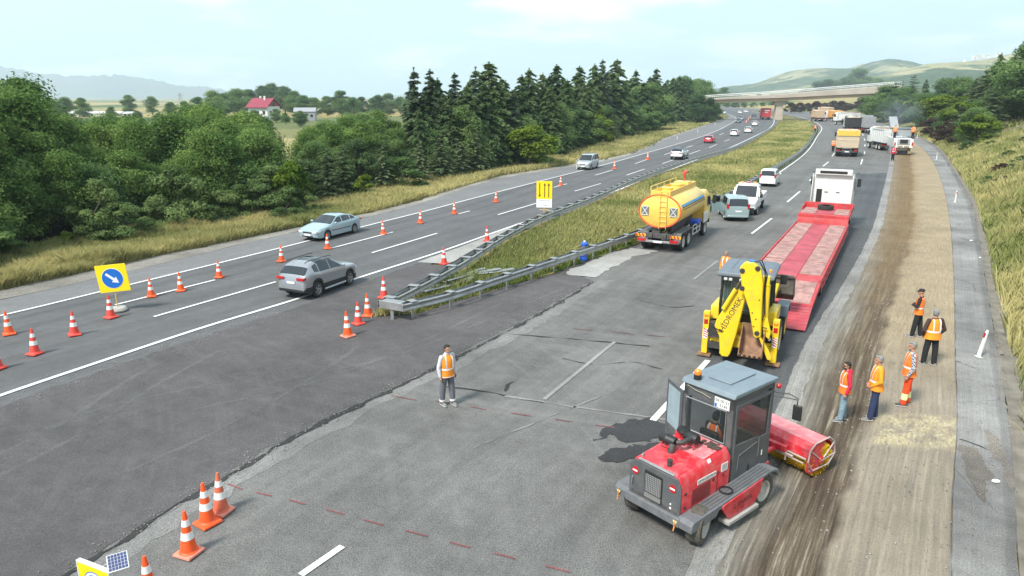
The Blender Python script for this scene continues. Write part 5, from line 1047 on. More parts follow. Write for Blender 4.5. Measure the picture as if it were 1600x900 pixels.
b = MB(); b.box((20.68,0,1.22),(.08,W2*1.9,.5)); b.box((24.35,0,1.58),(.08,W2*2.0,.40)); b.box((23.6,W2-.06,1.53),(1.5,.06,.26)); b.box((23.6,-W2+.06,1.53),(1.5,.06,.26)); b.build('head_board', LRED, tl, .02)
b = MB(); b.lathe([(.3,-.14),(.48,-.14),(.5,-.06),(.5,.06),(.48,.14),(.3,.14)], (23.3,.1,1.60), 'z', 24); b.lathe([(0,.05),(.3,.05)], (23.3,.1,1.60),'z',24); b.build('spare_tyre', RUB, tl)
b = MB(); b.prism([(1.9,.42),(4.75,zd-.25),(4.75,zd),(1.9,.58)],'y',-W2,W2); b.build('beaver_tail', LRED, tl, .015)
for s in (1,-1):
    b = MB(); b.prism([(2.0,.575),(4.6,zd-.015),(4.6,zd+.012),(2.0,.60)],'y',s*.3,s*1.42); q = b.build('ramp_boards', WOOD, tl)
    b = MB(); b.prism([(0.05,.02),(1.95,.44),(1.95,.56),(0.0,.08)],'y',s*.25,s*W2); r_ = b.build('loading_ramp', LPINK, tl, .015)
    b = MB(); 
    for k in range(8): b.box((.2+k*.23,s*.9,.12+k*.058),(.03,1.2,.03))
    b.build('grip_bars', LRED, r_)
for x in (6.0, 7.35, 8.7, 10.05): axle(tl, x, .42, W2*2-.05, True, WRIM, .26)
b = MB(); b.box((7.9,0,.5),(4.6,1.2,.2)); b.box((2.2,W2-.1,.35),(.1,.12,.5)); b.box((2.2,-W2+.1,.35),(.1,.12,.5)); b.build('running_gear', CHAS, tl)
wt = thing('tractor_truck', 'white tractor unit coupled in front of the red low loader', 'truck', lworld(tl.location, hR, 21.6, -.0, .02), hR, None, 1.04)
b = MB()
for s in (1,-1): b.box((2.9, s*.42,.9),(5.9,.12,.28))
b.box((1.6,0,1.05),(1.1,1.0,.12)); b.build('chassis', CHAS, wt, .02); axle(wt, .9, .52); axle(wt, 2.2, .52); axle(wt, 5.3, .52, dual=False)
for s in (1,-1): b = MB(); b.box((3.7,s*1.05,.75),(1.2,.42,.55)); b.build('fuel_tank', STEEL, wt, .08)
for s in (1,-1): b = MB(); b.prism([(.2,.7),(.3,1.16),(2.8,1.16),(2.9,.7),(2.85,.7),(2.75,1.11),(.35,1.11),(.25,.7)],'y',s*.7,s*1.25); b.build('mudguard', CHAS, wt, .02)
cab(wt, 3.75, 2.3, 2.5, 1.0, 2.62, WHITEP, True)
# ---------------------------------------------------------------- white pickup facing the camera
pk = thing('pickup_truck', 'white dropside pickup with an amber light bar facing the camera', 'truck', (0,0,.03), R(-116), None, .98)
p = at(1152, 345) + Vector((math.cos(R(64)), math.sin(R(64)), 0)) * 4.4 ; p2 = at(1160, 337); pk.location = (p2.x + math.cos(R(64))*3.0, p2.y + math.sin(R(64))*3.0, .03)
b = MB(); x0 = .35; w = .98
b.loft([[(x, s_*yy, zz) for s_, yy, zz in ((1,w,.5),(1,w,1.3),(1,w*.86,tp_),(-1,w*.86,tp_),(-1,w,1.3),(-1,w,.5))] for x, tp_ in ((x0,2.15),(1.6,2.2))] + [[(x, s_*yy, zz) for s_, yy, zz in ((1,w,.5),(1,w*.99,1.25),(1,w*.93,1.3),(-1,w*.93,1.3),(-1,w*.99,1.25),(-1,w,.5))] for x in (2.35,)] + [[(2.95, s_*yy, zz) for s_, yy, zz in ((1,w*.9,.45),(1,w*.86,.95),(1,w*.7,1.06),(-1,w*.7,1.06),(-1,w*.86,.95),(-1,w*.9,.45))]]); pc = b.build('cab', PAINT_W, pk, .05)
b = MB(); b.add([(1.68,.74,2.14),(2.33,.80,1.36),(2.33,-.80,1.36),(1.68,-.74,2.14),(1.60,.74,2.10),(2.25,.8,1.32),(2.25,-.8,1.32),(1.6,-.74,2.1)],[(0,1,2,3),(7,6,5,4),(0,4,5,1),(1,5,6,2),(2,6,7,3),(3,7,4,0)]); b.build('windscreen', GLASS, pc)
for s in (1,-1):
    b = MB(); b.add([(.6,s*.97,1.36),(2.0,s*.98,1.36),(1.65,s*.90,1.98),(.62,s*.89,2.02),(.6,s*1.0,1.36),(2.0,s*1.01,1.36),(1.65,s*.93,1.98),(.62,s*.92,2.02)],[(0,1,2,3),(7,6,5,4),(0,4,5,1),(1,5,6,2),(2,6,7,3),(3,7,4,0)]); b.build('side_window', GLASS, pc)
    b = MB(); b.box((2.0,s*1.12,1.45),(.1,.24,.3)); b.build('wing_mirror', BLACKP, pc, .03)
    b = MB(); b.box((2.93,s*.66,.86),(.12,.36,.22)); b.build('headlight', CLEARL, pc, .04)
b = MB(); b.box((2.96,0,.82),(.06,.8,.16)); b.box((2.95,0,.5),(.1,1.6,.2)); b.build('grille', BLACKP, pc, .02)
b = MB(); b.box((1.1,0,2.25),(.3,1.5,.1)); lb = b.build('light_bar', WHITEP, pc, .02)
for y in (-.5,0,.5): b = MB(); b.box((1.1,y,2.34),(.24,.3,.12)); b.build('beacon', AMBER if y else REDL, lb, .03)
b = MB(); b.box((-1.2,0,.85),(3.0,2.05,.1)); b.box((-1.2,1.02,1.1),(3.0,.05,.42)); b.box((-1.2,-1.02,1.1),(3.0,.05,.42)); b.box((-2.7,0,1.1),(.05,2.05,.42)); b.box((.28,0,1.2),(.06,2.05,.65)); b.build('dropside_bed', PAINT_W, pk, .015)
b = MB(); b.box((0,.4,.62),(5,.1,.16)); b.box((0,-.4,.62),(5,.1,.16)); b.build('chassis', CHAS, pk)
for x in (2.15,-1.5):
    for s in (1,-1): wheel(pk, x, s*.86, .36, .24, s, WRIM, 0)
# ---------------------------------------------------------------- milling machine
MWH = mat('machine_white', (.68,.68,.66), .45, var=.06, dirt=.3, coat=.2)
mm = thing('milling_machine', 'white road milling machine with canopy and raised conveyor on the planed strip', 'milling machine', spot(1410, 243, .03), R(70), None, 1.22)
b = MB(); b.taper((.3,6.2,-1.1,1.1),(.5,6.2,-1.1,1.1),.9,2.05); b.box((3.4,0,.75),(4.2,1.7,.5)); body = b.build('body', MWH, mm, .06)
b = MB(); b.add([(.29,-.75,1.35),(.29,.75,1.35),(.45,.72,2.0),(.45,-.72,2.0),(.40,-.75,1.35),(.40,.75,1.35),(.55,.72,2.0),(.55,-.72,2.0)],[(0,1,2,3),(7,6,5,4),(0,4,5,1),(1,5,6,2),(2,6,7,3),(3,7,4,0)]); b.box((.30,0,1.68),(.1,.95,.5)); b.build('radiator_grille', GREYB, body)
b = MB(); b.box((.285,0,1.7),(.1,.9,.46)); b.build('dark_grille', BLACKP, body)
for s in (1,-1): b = MB(); b.box((.27,s*.36,1.1),(.08,.55,.18)); b.build('rear_vent', mat('vent_tan',(.35,.27,.17),.6), body)
for x in (1.0, 5.2):
    for s in (1,-1):
        b = MB(); b.prism([(x-.75,.25),(x-.55,0),(x+.55,0),(x+.75,.25),(x+.5,.5),(x-.5,.5)],'y',s*.62,s*.98); b.box((x,s*.8,.62),(.3,.25,.5)); b.build('track', mat('track_tan',(.20,.16,.10),.9,var=.3), mm, .02)
b = MB(); b.box((2.9,0,.45),(1.5,2.3,.9)); b.build('drum_housing', GREYB, mm, .03)
b = MB(); b.box((3.0,0,3.25),(2.2,2.3,.08))
for x in (2.1,3.9):
    for s in (1,-1): b.tube([(x,s*1.0,2.05),(x,s*1.0,3.22)], .035, 6)
b.build('canopy', mat('canopy_grey',(.16,.18,.19),.5,var=.1), mm, .02)
b = MB(); b.box((2.05,0,2.75),(.03,2.0,.85)); b.build('canopy_screen', see_through('screen',(.35,.38,.4),.75), mm)
b = MB(); b.prism([(5.5,1.4),(6.0,1.1),(12.4,4.1),(12.2,4.5)],'y',-.5,.5); b.build('conveyor', GREYB, mm, .02)
b = MB(); b.box((.6,-1.0,2.2),(.3,.25,.3)); b.build('side_box', DSTEEL, mm, .03)
sm_ = bpy.data.materials.new('smoke'); sm_.use_nodes = True; t = sm_.node_tree; t.nodes.clear(); pv = N(t, 'ShaderNodeVolumePrincipled'); pv.inputs['Density'].default_value = .11; pv.inputs['Color'].default_value = (.72,.80,.92,1); t.links.new(pv.outputs[0], N(t, 'ShaderNodeOutputMaterial').inputs['Volume'])
ob_ = N(t, 'ShaderNodeTexCoord').outputs['Object']; ln_ = N(t, 'ShaderNodeVectorMath', operation='LENGTH'); mp_ = N(t, 'ShaderNodeMapping'); mp_.inputs['Scale'].default_value = (1/4.5, 1/4.5, 1/4.0); t.links.new(ob_, mp_.inputs['Vector']); t.links.new(mp_.outputs['Vector'], ln_.inputs[0])
ml_ = N(t, 'ShaderNodeMath', operation='MULTIPLY'); t.links.new(mrng(t, ln_.outputs['Value'], .95, .1, 0, .10), ml_.inputs[0]); t.links.new(mrng(t, noi(t, ob_, .5, 4), .4, .65), ml_.inputs[1]); t.links.new(ml_.outputs[0], pv.inputs['Density'])
b = MB(); b.ball((0,0,0), (4.5,4.5,4.0), 18); o = b.build('dust_plume', sm_); o.location = lworld(mm.location, R(70), 15, -1.0, 6.0); tag(o, 'bluish dust and smoke rising over the milling conveyor', 'smoke', None, 'stuff')
for s in (1,-1): b = MB(); b.box((.28,s*.98,1.4),(.06,.16,.4)); b.build('tail_light', REDL, mm, .01)
# ---------------------------------------------------------------- road sweeper (nearest machine)
SRED = mat('sweeper_red', (.60,.022,.035), .42, var=.10, scale=2.2, dirt=.42, dcol=(.55,.30,.29), coat=.35); SREDT = mat('sweeper_red_dusty', (.62,.17,.19), .6, var=.15, scale=2, dirt=.75, dcol=(.66,.42,.40)); SGREY = mat('sweeper_grey', (.085,.09,.097), .55, var=.16, dirt=.32, scale=2); SROOF = mat('cab_roof_grey', (.17,.215,.245), .5, var=.08, dirt=.3, dcol=(.3,.33,.34)); SFEN = mat('fender_grey', (.13,.135,.145), .6, var=.15, dirt=.4, dcol=(.28,.26,.24), scale=2.5)
GRILL = mat('grille_mesh', (.40,.40,.385), .5, .4, var=.15, scale=40)
hS = R(39.5); sw = thing('road_sweeper', 'red and charcoal road sweeper with a closed cab and yellow front broom', 'road sweeper', (3.26-.17*.63, 12.83+.17*.776, .03), hS)
b = MB(); b.prism([(-.30,.72),(-.30,1.38),(-.24,1.50),(1.30,1.58),(1.30,.72)], 'y', -.50, .50)
b.loft([[(x, y, z) for y, z in ((.66,.70),(.66,zt-.17),(.55,zt),(-.55,zt),(-.66,zt-.17),(-.66,.70))] for x, zt in ((-.30,1.46),(1.29,1.60))])
hood = b.build('engine_hood', SRED, sw, .015)
b = MB(); b.add([(-.28,.49,1.466),(1.28,.49,1.606),(1.28,-.49,1.606),(-.28,-.49,1.466),(-.28,.49,1.46),(1.28,.49,1.60),(1.28,-.49,1.60),(-.28,-.49,1.46)],[(0,1,2,3),(7,6,5,4),(0,4,5,1),(1,5,6,2),(2,6,7,3),(3,7,4,0)]); b.build('hood_top', SREDT, hood)
b = MB(); b.loft([[(x, y, z) for y, z in ((.655,.62),(.655,1.28),(.545,1.445),(-.545,1.445),(-.655,1.28),(-.655,.62))] for x in (-.345,-.302)]); rp_ = b.build('rear_panel', SGREY, sw, .012)
b = MB(); b.box((-.352,0.02,1.02),(.02,.46,.62)); b.build('grille_frame', BLACKP, rp_, .01)
b = MB(); b.box((-.364,.02,1.06),(.012,.40,.40)); 
for k in range(9): b.box((-.372,.02-.18+k*.045,1.06),(.008,.012,.40),1)
for k in range(9): b.box((-.373,.02,.88+k*.045),(.008,.40,.010),1)
b.build('grille', [GRILL, SGREY], rp_)
b = MB()
for k in range(6): b.box((-.366,.02,.74+k*.018),(.008,.42,.007))
b.build('lower_mesh', GRILL, rp_)
for y in (.50,-.46):
    b = MB(); b.lathe([(0,-.358),(.085,-.358),(.085,-.345)], (0,y,1.20), 'x', 24); rf = b.build('reflector_disc', REDL, rp_)
    b = MB(); b.box((-.361,y,1.20),(.006,.12,.034)); b.build('white_bar', WHITE, rf)
b = MB(); b.tube([(-.35,.55,.86),(-.385,.55,.88),(-.385,.55,1.03),(-.35,.55,1.05)], .011, 6); b.build('handle', STEEL, rp_)
b = MB(); b.box((-.352,-.43,.85),(.012,.03,.03)); b.box((-.352,-.43,.76),(.012,.04,.04)); b.build('sockets', WHITE, rp_)
b = MB(); b.box((-.29,.0,1.47),(.07,.9,.03)); b.build('hood_hinge', STEEL, hood, .008)
# side mesh, panels and lettering on the right flank
b = MB()
for i in range(22):
    for j in range(13): b.box((.02+.62*(i+.5*(j%2))/22, -.664, .80+.34*j/13), (.016,.006,.013), 0, (0, R(45), 0))
b.build('side_mesh', BLACKP, hood)
for x, z in ((-.20,.82),(-.2,1.12),(.72,1.10)): b = MB(); b.lathe([(0,-.674),(.034,-.674),(.034,-.655)], (x,0,z), 'y', 14); b.build('latch', DSTEEL, hood)
b = MB(); b.box((.86,-.663,.98),(.012,.006,.56)); b.box((1.07,-.663,1.20),(.4,.006,.012)); b.lathe([(0,-.672),(.032,-.672),(.032,-.655)], (1.07,0,1.08), 'y', 14); b.build('panel_seam', DSTEEL, hood)
lb_ = MB(); lb_.box((.48,-.668,1.235),(.62,.008,.105)); lab = lb_.build('name_label', WHITE, hood)
words('ÇETİN ELEKTROM', .072, INK, lab, face_M((.48,-.673,1.235),(1,0,0),(0,0,1)), .001)
b = MB(); b.box((1.08,-.668,1.27),(.22,.008,.18)); st = b.build('sticker', WHITE, hood)
for k in range(4): b = MB(); b.box((1.08,-.673,1.33-k*.035),(.16,.002,.008)); b.build('printed_line', INK, st)
b = MB(); b.add([(.60,-.585,1.475),(.70,-.585,1.483),(.70,-.545,1.545),(.60,-.545,1.537),(.60,-.595,1.478),(.70,-.595,1.486),(.70,-.555,1.548),(.60,-.555,1.54)],[(0,1,2,3),(7,6,5,4),(0,4,5,1),(1,5,6,2),(2,6,7,3),(3,7,4,0)]); b.build('sticker', WHITE, hood)
# air cleaner and exhaust on the hood
b = MB(); b.lathe([(0,-.20),(.085,-.20),(.105,-.17),(.105,.0),(.112,.01),(.112,.04),(.105,.05),(.105,.17),(.08,.2),(0,.2)], (.42,.30,1.73), 'y', 22); ac = b.build('air_cleaner', BLACKP, sw)
b = MB(); b.lathe([(0,-.16),(.10,-.16),(.115,-.1),(.115,.12),(.09,.16),(0,.16)], (.78,-.02,1.78), 'y', 20); b.lathe([(0,.09),(.13,.08),(.15,.02),(.12,-.02)],(.80,.20,1.82),'z',18); b.build('air_cleaner', BLACKP, sw)
b = MB(); b.tube([(.42,.08,1.74),(.47,-.02,1.76),(.60,-.05,1.78),(.72,-.04,1.78)], .055, 12); b.build('intake_hose', DSTEEL, sw)
b = MB(); b.tube([(.32,.14,1.48),(.32,.12,1.62),(.36,.13,1.70)], .062, 14); b.lathe([(.062,0),(.072,0),(.072,.11),(.062,.11)], (.32,.14,1.49),'z',16); b.build('exhaust_stub', mat('exhaust_grey',(.12,.12,.12),.6,.4,var=.3), sw)
b = MB()
for x, y in ((.34,.40),(.50,.40),(.34,.2),(.50,.2),(.70,.1),(.86,.1),(.70,-.14),(.86,-.14)): b.tube([(x,y,1.50),(x,y,1.70)], .012, 6)
b.tube([(.34,.42,1.60),(.50,.42,1.60),(.50,.18,1.60),(.34,.18,1.60),(.34,.42,1.60)], .012, 6); b.tube([(.7,.12,1.63),(.86,.12,1.63),(.86,-.16,1.63),(.7,-.16,1.63),(.7,.12,1.63)], .012, 6); b.box((.95,.32,1.66),(.2,.26,.14)); b.build('bracket', SRED, sw)
b = MB(); b.lathe([(0,0),(.05,0),(.05,.14),(.06,.14),(.06,.17),(0,.18)], (-.12,-.18,1.47), 'z', 14); b.build('fuel_cap', DSTEEL, sw)
b = MB(); b.box((-.2,.44,1.50),(.10,.04,.12),0,(0,0,R(20))); b.build('work_lamp', STEEL, sw, .015)
random.seed(5); b = MB()
for k in range(30): b.ball((1.12+max(-.12,min(.12,random.gauss(0,.06))), -.28+max(-.2,min(.2,random.gauss(0,.1))), 1.595), (.035+.03*random.random(), .035+.03*random.random(), .02), 7)
b.build('oily_debris', mat('debris',(.06,.045,.035),.95,var=.5,scale=20), sw)
# cab
cx0, cx1, cy, z0, z1 = 1.30, 2.86, .62, .74, 2.70
def quadpost(b, p, q, r): b.tube([p, q], r, 4)
cabr = MB()
cabr.box(((cx0+cx1)/2,0,z0+.04),(cx1-cx0,cy*2,.08))
cabr.prism([(-cy,z0),(cy,z0),(cy,z0+.86),(-cy,z0+.86)],'x',cx0,cx0+.05)                 # rear wall below the window
cabr.prism([(-cy,2.42),(cy,2.42),(cy,z1),(-cy,z1)],'x',cx0,cx0+.05)
for s in (1,-1):
    cabr.box((cx0+.06,s*(cy-.07),1.65),(.12,.14,z1-z0)); cabr.box((cx1-.04,s*(cy-.05),1.7),(.09,.10,z1-z0-.1)); cabr.box(((cx0+cx1)/2,s*(cy-.03),z1-.07),(cx1-cx0,.06,.14))
cabr.box((cx1-.03,0,1.0),(.05,cy*2-.2,.5)); cabr.box((cx1-.03,0,z1-.08),(.06,cy*2-.1,.14)); cb = cabr.build('cab', SGREY, sw, .015)
b = MB(); b.prism([(1.40,z0+.02),(2.72,z0+.02),(2.80,1.52),(2.36,1.52),(2.30,1.56),(1.40,1.62)],'y',-cy-.03,-cy+.01); b.prism([(1.40,1.62),(1.47,1.62),(1.47,2.36),(1.55,2.44),(2.74,2.44),(2.80,2.52),(1.40,2.52)],'y',-cy-.03,-cy+.01); b.prism([(2.72,z0+.02),(2.80,z0+.02),(2.80,2.5),(2.75,2.45),(2.70,2.44),(2.62,1.0)],'y',-cy-.028,-cy+.008); door = b.build('door', SGREY, cb, .01)
b = MB(); b.prism([(1.47,1.615),(2.32,1.56),(2.36,1.52),(2.76,1.52),(2.72,2.44),(1.55,2.44),(1.47,2.36)],'y',-cy-.012,-cy-.004); b.build('door_window', TINT, door)
b = MB(); b.tube([(2.28,-cy-.035,1.44),(1.6,-cy-.035,1.33),(1.58,-cy-.035,1.0)], .008, 6); b.tube([(2.36,-cy-.035,1.5),(2.36,-cy-.035,1.08)], .010,6); b.build('door_crease', mat('crease_grey',(.14,.145,.15),.5), door)
b = MB(); b.box((2.0,-cy-.035,.94),(.06,.02,.15)); b.build('door_handle', BLACKP, door, .01)
b = MB(); b.box((2.52,-cy-.033,1.10),(.04,.006,.12)); b.build('sticker', WHITE, door)
b = MB(); b.add([(cx0-.006,-cy+.17,1.66),(cx0-.006,cy-.10,1.66),(cx0-.006,cy-.10,2.36),(cx0-.006,-cy+.17,2.36)],[(0,1,2,3)]); rw = b.build('rear_window', TINT, cb)
b = MB(); pts = [(-cy+.15,1.64),(cy-.08,1.64),(cy-.08,2.38),(-cy+.15,2.38),(-cy+.15,1.64)]; b.tube([(cx0-.012,y,z) for y,z in pts], .014, 6); b.build('window_seal', STEEL, rw)
b = MB(); b.add([(cx1-.01,-cy+.1,1.25),(cx1-.01,cy-.1,1.25),(cx1-.01,cy-.1,2.54),(cx1-.01,-cy+.1,2.54)],[(0,1,2,3)]); b.build('windscreen', TINT, cb)
b = MB(); b.prism([(cx0-.06,z1),(cx1+.06,z1),(cx1+.04,z1+.09),(cx0+.0,z1+.10)],'y',-cy-.05,cy+.05); rfm = b.build('roof', SROOF, cb, .02)
b = MB(); b.box((2.15,.0,z1+.115),(.95,.56,.03)); b.build('roof_hatch', SROOF, rfm, .012)
# open left door seen edge on behind the cab
b = MB(); b.box((.40,0,.85),(.74,.04,1.66)); ld = b.build('open_door', SGREY, cb, .01); ld.location = (1.36,cy+.04,z0+.02); ld.rotation_euler = (0,0,R(64))
b = MB(); b.box((.40,0,1.12),(.56,.05,.95)); b.build('door_window', mat('pale_glass',(.30,.38,.42),.08,spec=.8), ld)
b = MB(); b.lathe([(0,0),(.085,0),(.085,.10),(.06,.11),(.06,.12)], (1.42,.38,z1+.09), 'z', 18); bs = b.build('beacon_base', BLACKP, cb)
b = MB(); b.lathe([(.075,.12),(.08,.14),(.078,.20),(.05,.235),(0,.24)], (1.42,.38,z1+.09), 'z', 18); b.build('beacon', AMBER, bs)
b = MB(); b.box((cx0-.02,-.36,2.52),(.015,.36,.22)); npl = b.build('number_plate', PLATE, cb)
words('06 00 21', .095, INK, npl, face_M((cx0-.03,-.37,2.57),(0,-1,0),(0,0,1)), .001); words('5149', .095, INK, npl, face_M((cx0-.03,-.40,2.465),(0,-1,0),(0,0,1)), .001)
b = MB(); b.box((cx0-.029,-.215,2.455),(.004,.05,.075)); b.build('blue_band', PBLUE, npl)
b = MB(); b.tube([(cx0-.02,.52,2.66),(cx0-.05,.3,2.62),(cx0-.04,.1,2.6),(cx0-.05,-.1,2.56)], .008, 5); b.build('wiring', mat('wire_tan',(.35,.36,.25),.7), cb)
b = MB(); b.tube([(cx1-.02,-cy,2.45),(cx1+.10,-cy-.30,2.46),(cx1+.14,-cy-.48,2.40),(cx1+.14,-cy-.48,2.25)], .013, 6); b.tube([(cx1-.02,-cy,2.34),(cx1+.10,-cy-.30,2.36),(cx1+.14,-cy-.46,2.36)], .011, 6); ma = b.build('mirror_arm', BLACKP, cb)
b = MB(); b.box((cx1+.13,-cy-.50,2.08),(.06,.20,.36),0,(0,0,R(10))); b.build('mirror', BLACKP, ma, .03)
b = MB(); b.ball((cx1+.02,-cy-.08,2.60), .06, 12); b.build('red_lamp', REDL, cb)
# seat, wheel
b = MB(); b.box((1.75,.05,1.12),(.46,.46,.14)); b.box((1.52,.05,1.42),(.12,.46,.55)); b.box((1.78,.05,.93),(.3,.3,.3)); b.build('seat', BLACKP, sw, .05)
b = MB(); b.tube([(2.5,.05,1.0),(2.32,.05,1.45)], .03, 8); b.tube([(2.32+.05*math.cos(q), .05+.19*math.sin(q), 1.45+.17*math.cos(q)*.55) for q in np.linspace(0,6.283,20)], .014, 6); b.build('steering_wheel', BLACKP, sw)
# fenders, sills, wheels
b = MB()
for s in (1,-1):
    y0, y1 = sorted((s*.64, s*1.0))
    b.prism([(-.40,.46),(-.40,.62),(-.34,.70),(2.44,.86),(2.70,.78),(2.78,.62),(2.70,.60),(2.62,.72),(2.42,.79),(.5,.63),(.42,.52),(-.3,.46)],'y',y0,y1)
b.box((-.36,0,.56),(.12,1.4,.20)); b.build('fender', SFEN, sw, .02)
for s in (1,-1):
    b = MB()
    for k in range(4): b.add([(.2,s*(.70+k*.075),.742),(2.38,s*(.70+k*.075),.868),(2.38,s*(.735+k*.075),.868),(.2,s*(.735+k*.075),.742),(.2,s*(.70+k*.075),.728),(2.38,s*(.70+k*.075),.854),(2.38,s*(.735+k*.075),.854),(.2,s*(.735+k*.075),.728)],[(0,1,2,3),(0,4,5,1),(1,5,6,2),(2,6,7,3),(3,7,4,0)])
    b.build('tread_strip', SGREY, sw)
    b = MB(); b.prism([(.60,.62),(.85,.30),(1.75,.30),(1.98,.50),(2.06,.80),(.60,.70)],'y',*sorted((s*.96,s*1.02))); sk = b.build('side_skirt', SRED, sw, .01)
    b = MB(); b.box((1.32,s*.95,.24),(1.10,.26,.09)); b.build('step', mat('step_grey',(.36,.35,.33),.7,var=.2,dirt=.4), sw, .015)
    if s < 0: words('C EMAKEL', .15, mat('worn_ink',(.14,.035,.035),.7), sk, face_M((1.32,-1.025,.54),(1,0,.055),(0,0,1)), .001); words('O  TİF', .10, mat('worn_ink2',(.20,.035,.04),.7), sk, face_M((1.24,-1.025,.40),(1,0,.055),(0,0,1)), .001)
    for x, st in ((.12, R(17)), (2.24, 0)): wheel(sw, x, s*.80, .385, .30, s, WRIM, 0, tyre=RUBD, steer=st)
b = MB(); b.box((1.1,0,.62),(2.9,1.2,.3)); b.box((.12,0,.4),(.16,1.4,.16)); b.box((2.24,0,.4),(.16,1.4,.16)); b.build('chassis', CHAS, sw, .02)
b = MB(); b.box((2.0,0,.72),(1.7,1.26,.06)); b.prism([(1.3,.66),(2.88,.66),(2.88,.76),(1.3,.76)],'y',-.655,.655); b.build('floor_sill', SRED, sw, .01)
b = MB(); b.lathe([(.13,0),(.145,0),(.145,.03),(.13,.03)], (1.0,-.80,.80), 'z', 20); b.build('rubber_ring', BLACKP, sw)
for y in (.86,-.62):
    b = MB(); b.tube([(-.43,y,.60),(-.45,y,.50),(-.43,y,.44),(-.47,y,.40),(-.45,y,.47)], .014, 6); b.build('tow_hook', mat('hook_orange',(.65,.25,.08),.5), sw)
    b = MB(); b.prism([(y-.05,.60),(y+.05,.60),(y,.50)],'x',-.435,-.425); b.build('hook_plate', mat('hook_yellow',(.7,.65,.25),.6), sw)
# broom
bl, br = 1.22, -1.02; bx = 4.62; th = R(-7)
bmr = bpy.data.objects.new('broom', None)
b = MB(); b.lathe([(0,br),(.36,br),(.37,br+.04),(.37,bl-.04),(.36,bl),(0,bl)], ax='y', n=36); bro = b.build('broom', mat('bristle_core',(.55,.36,.03),.9,var=.4,scale=12), sw); bro.location = (bx,.0,.40); bro.rotation_euler = (0,0,th)
nb = 5200; q = RNG.random(nb)*6.283; yy = br + (bl-br)*RNG.random(nb); ee = RNG.random(nb) < .22; yy = np.where(ee, br + RNG.normal(size=nb)*.012, yy)
d = np.c_[np.cos(q), RNG.normal(size=nb)*.10 - .22*ee, np.sin(q)]; r0 = np.where(ee, .10+.22*RNG.random(nb), .33); r1 = np.where(ee, np.minimum(.43, r0+.16), .405 + .03*RNG.random(nb)); r1 = np.where(d[:,2]*r1 < -.395, .395/np.abs(d[:,2]), r1)
A = d*r0[:,None]; A[:,1] = yy; Bp = d*r1[:,None]; Bp[:,1] = yy + d[:,1]*.12; sd_ = np.c_[-np.sin(q)*.006, RNG.normal(size=nb)*.004+.004, np.cos(q)*.006]
BR = leaf_mat('bristle_yellow', (.50,.30,.02), (.88,.60,.05), .15)
me = raw_mesh('bristles', np.stack([A-sd_, A+sd_, Bp+sd_, Bp-sd_], 1).reshape(-1,3), 4, RNG.random(nb), BR); o = bpy.data.objects.new('bristles', me); COL.objects.link(o); o.parent = bro
b = MB(); arc = [(.47*math.cos(q), .47*math.sin(q)) for q in np.linspace(R(172), R(0), 9)]; arc = [(-.47,.14),(-.43,.34),(-.28,.47),(.22,.50),(.42,.36),(.50,.12)]
inn = [(x*.96, z*.96 - .005) for x, z in arc[::-1]]
b.prism(arc + inn, 'y', br-.02, bl+.02); hb = b.build('broom_hood', SRED, bro, .01)
b = MB(); b.add([(-.28,br,.478),(.22,br,.508),(.22,bl,.508),(-.28,bl,.478),(-.28,br,.472),(.22,br,.50),(.22,bl,.5),(-.28,bl,.472)],[(0,1,2,3),(0,4,5,1),(1,5,6,2),(2,6,7,3),(3,7,4,0)]); b.build('hood_top', SREDT, hb)
FR = mat('frame_pale', (.50,.40,.38), .6, var=.2, dirt=.5)
b = MB(); yq = br-.06
pth = [(-.50,yq,.08),(-.46,yq,.36),(-.28,yq,.50),(.24,yq,.53),(.46,yq,.36),(.52,yq,.05),(.30,yq,-.18)]; b.tube(pth, .020, 7)
for p in (pth[1],pth[4],pth[5]): b.tube([p,(0,yq-.02,0)], .016, 6)
b.tube([(-.50,yq,.08),(-.30,yq,-.20),(.30,yq,-.18)], .018, 6); b.build('end_frame', FR, bro)
b = MB(); b.prism([(-.54,-.16),(-.52,.14),(-.44,.34),(-.28,.47),(.10,.49),(.02,.12),(-.06,-.22),(-.16,-.27),(-.40,-.26)],'y',br-.052,br-.035); b.lathe([(0,br-.09),(.09,br-.09),(.09,br-.03)], ax='y', n=16); ep = b.build('end_plate', SRED, bro, .006)
for x, z in ((-.48,.06),(-.46,-.06),(-.40,-.18)): b = MB(); b.lathe([(0,br-.066),(.02,br-.066),(.02,br-.05)], (x,0,z), 'y', 8); b.build('bolt', STEEL, ep)
b = MB(); b.tube([(-.50,br,.13),(-.50,bl,.13)], .022, 8); b.tube([(-.56,br+.02,.04),(-.56,bl-.3,.04)], .018, 8); b.tube([(-.56,br+.5,.13),(-.57,br+.5,-.08)], .02, 6); b.tube([(-.57,br+.3,.09),(-.57,bl-.7,.09)], .03, 10); b.build('frame_tubes', FR, bro)
b = MB(); b.tube([(2.8,.25,.55),(3.6,.22,.62),(4.1,.15,.50)], .06, 8); b.tube([(2.8,-.25,.55),(3.6,-.22,.62),(4.05,-.15,.50)], .06, 8); b.box((4.0,0,.6),(.12,.9,.14)); b.build('lift_arms', SRED, sw)
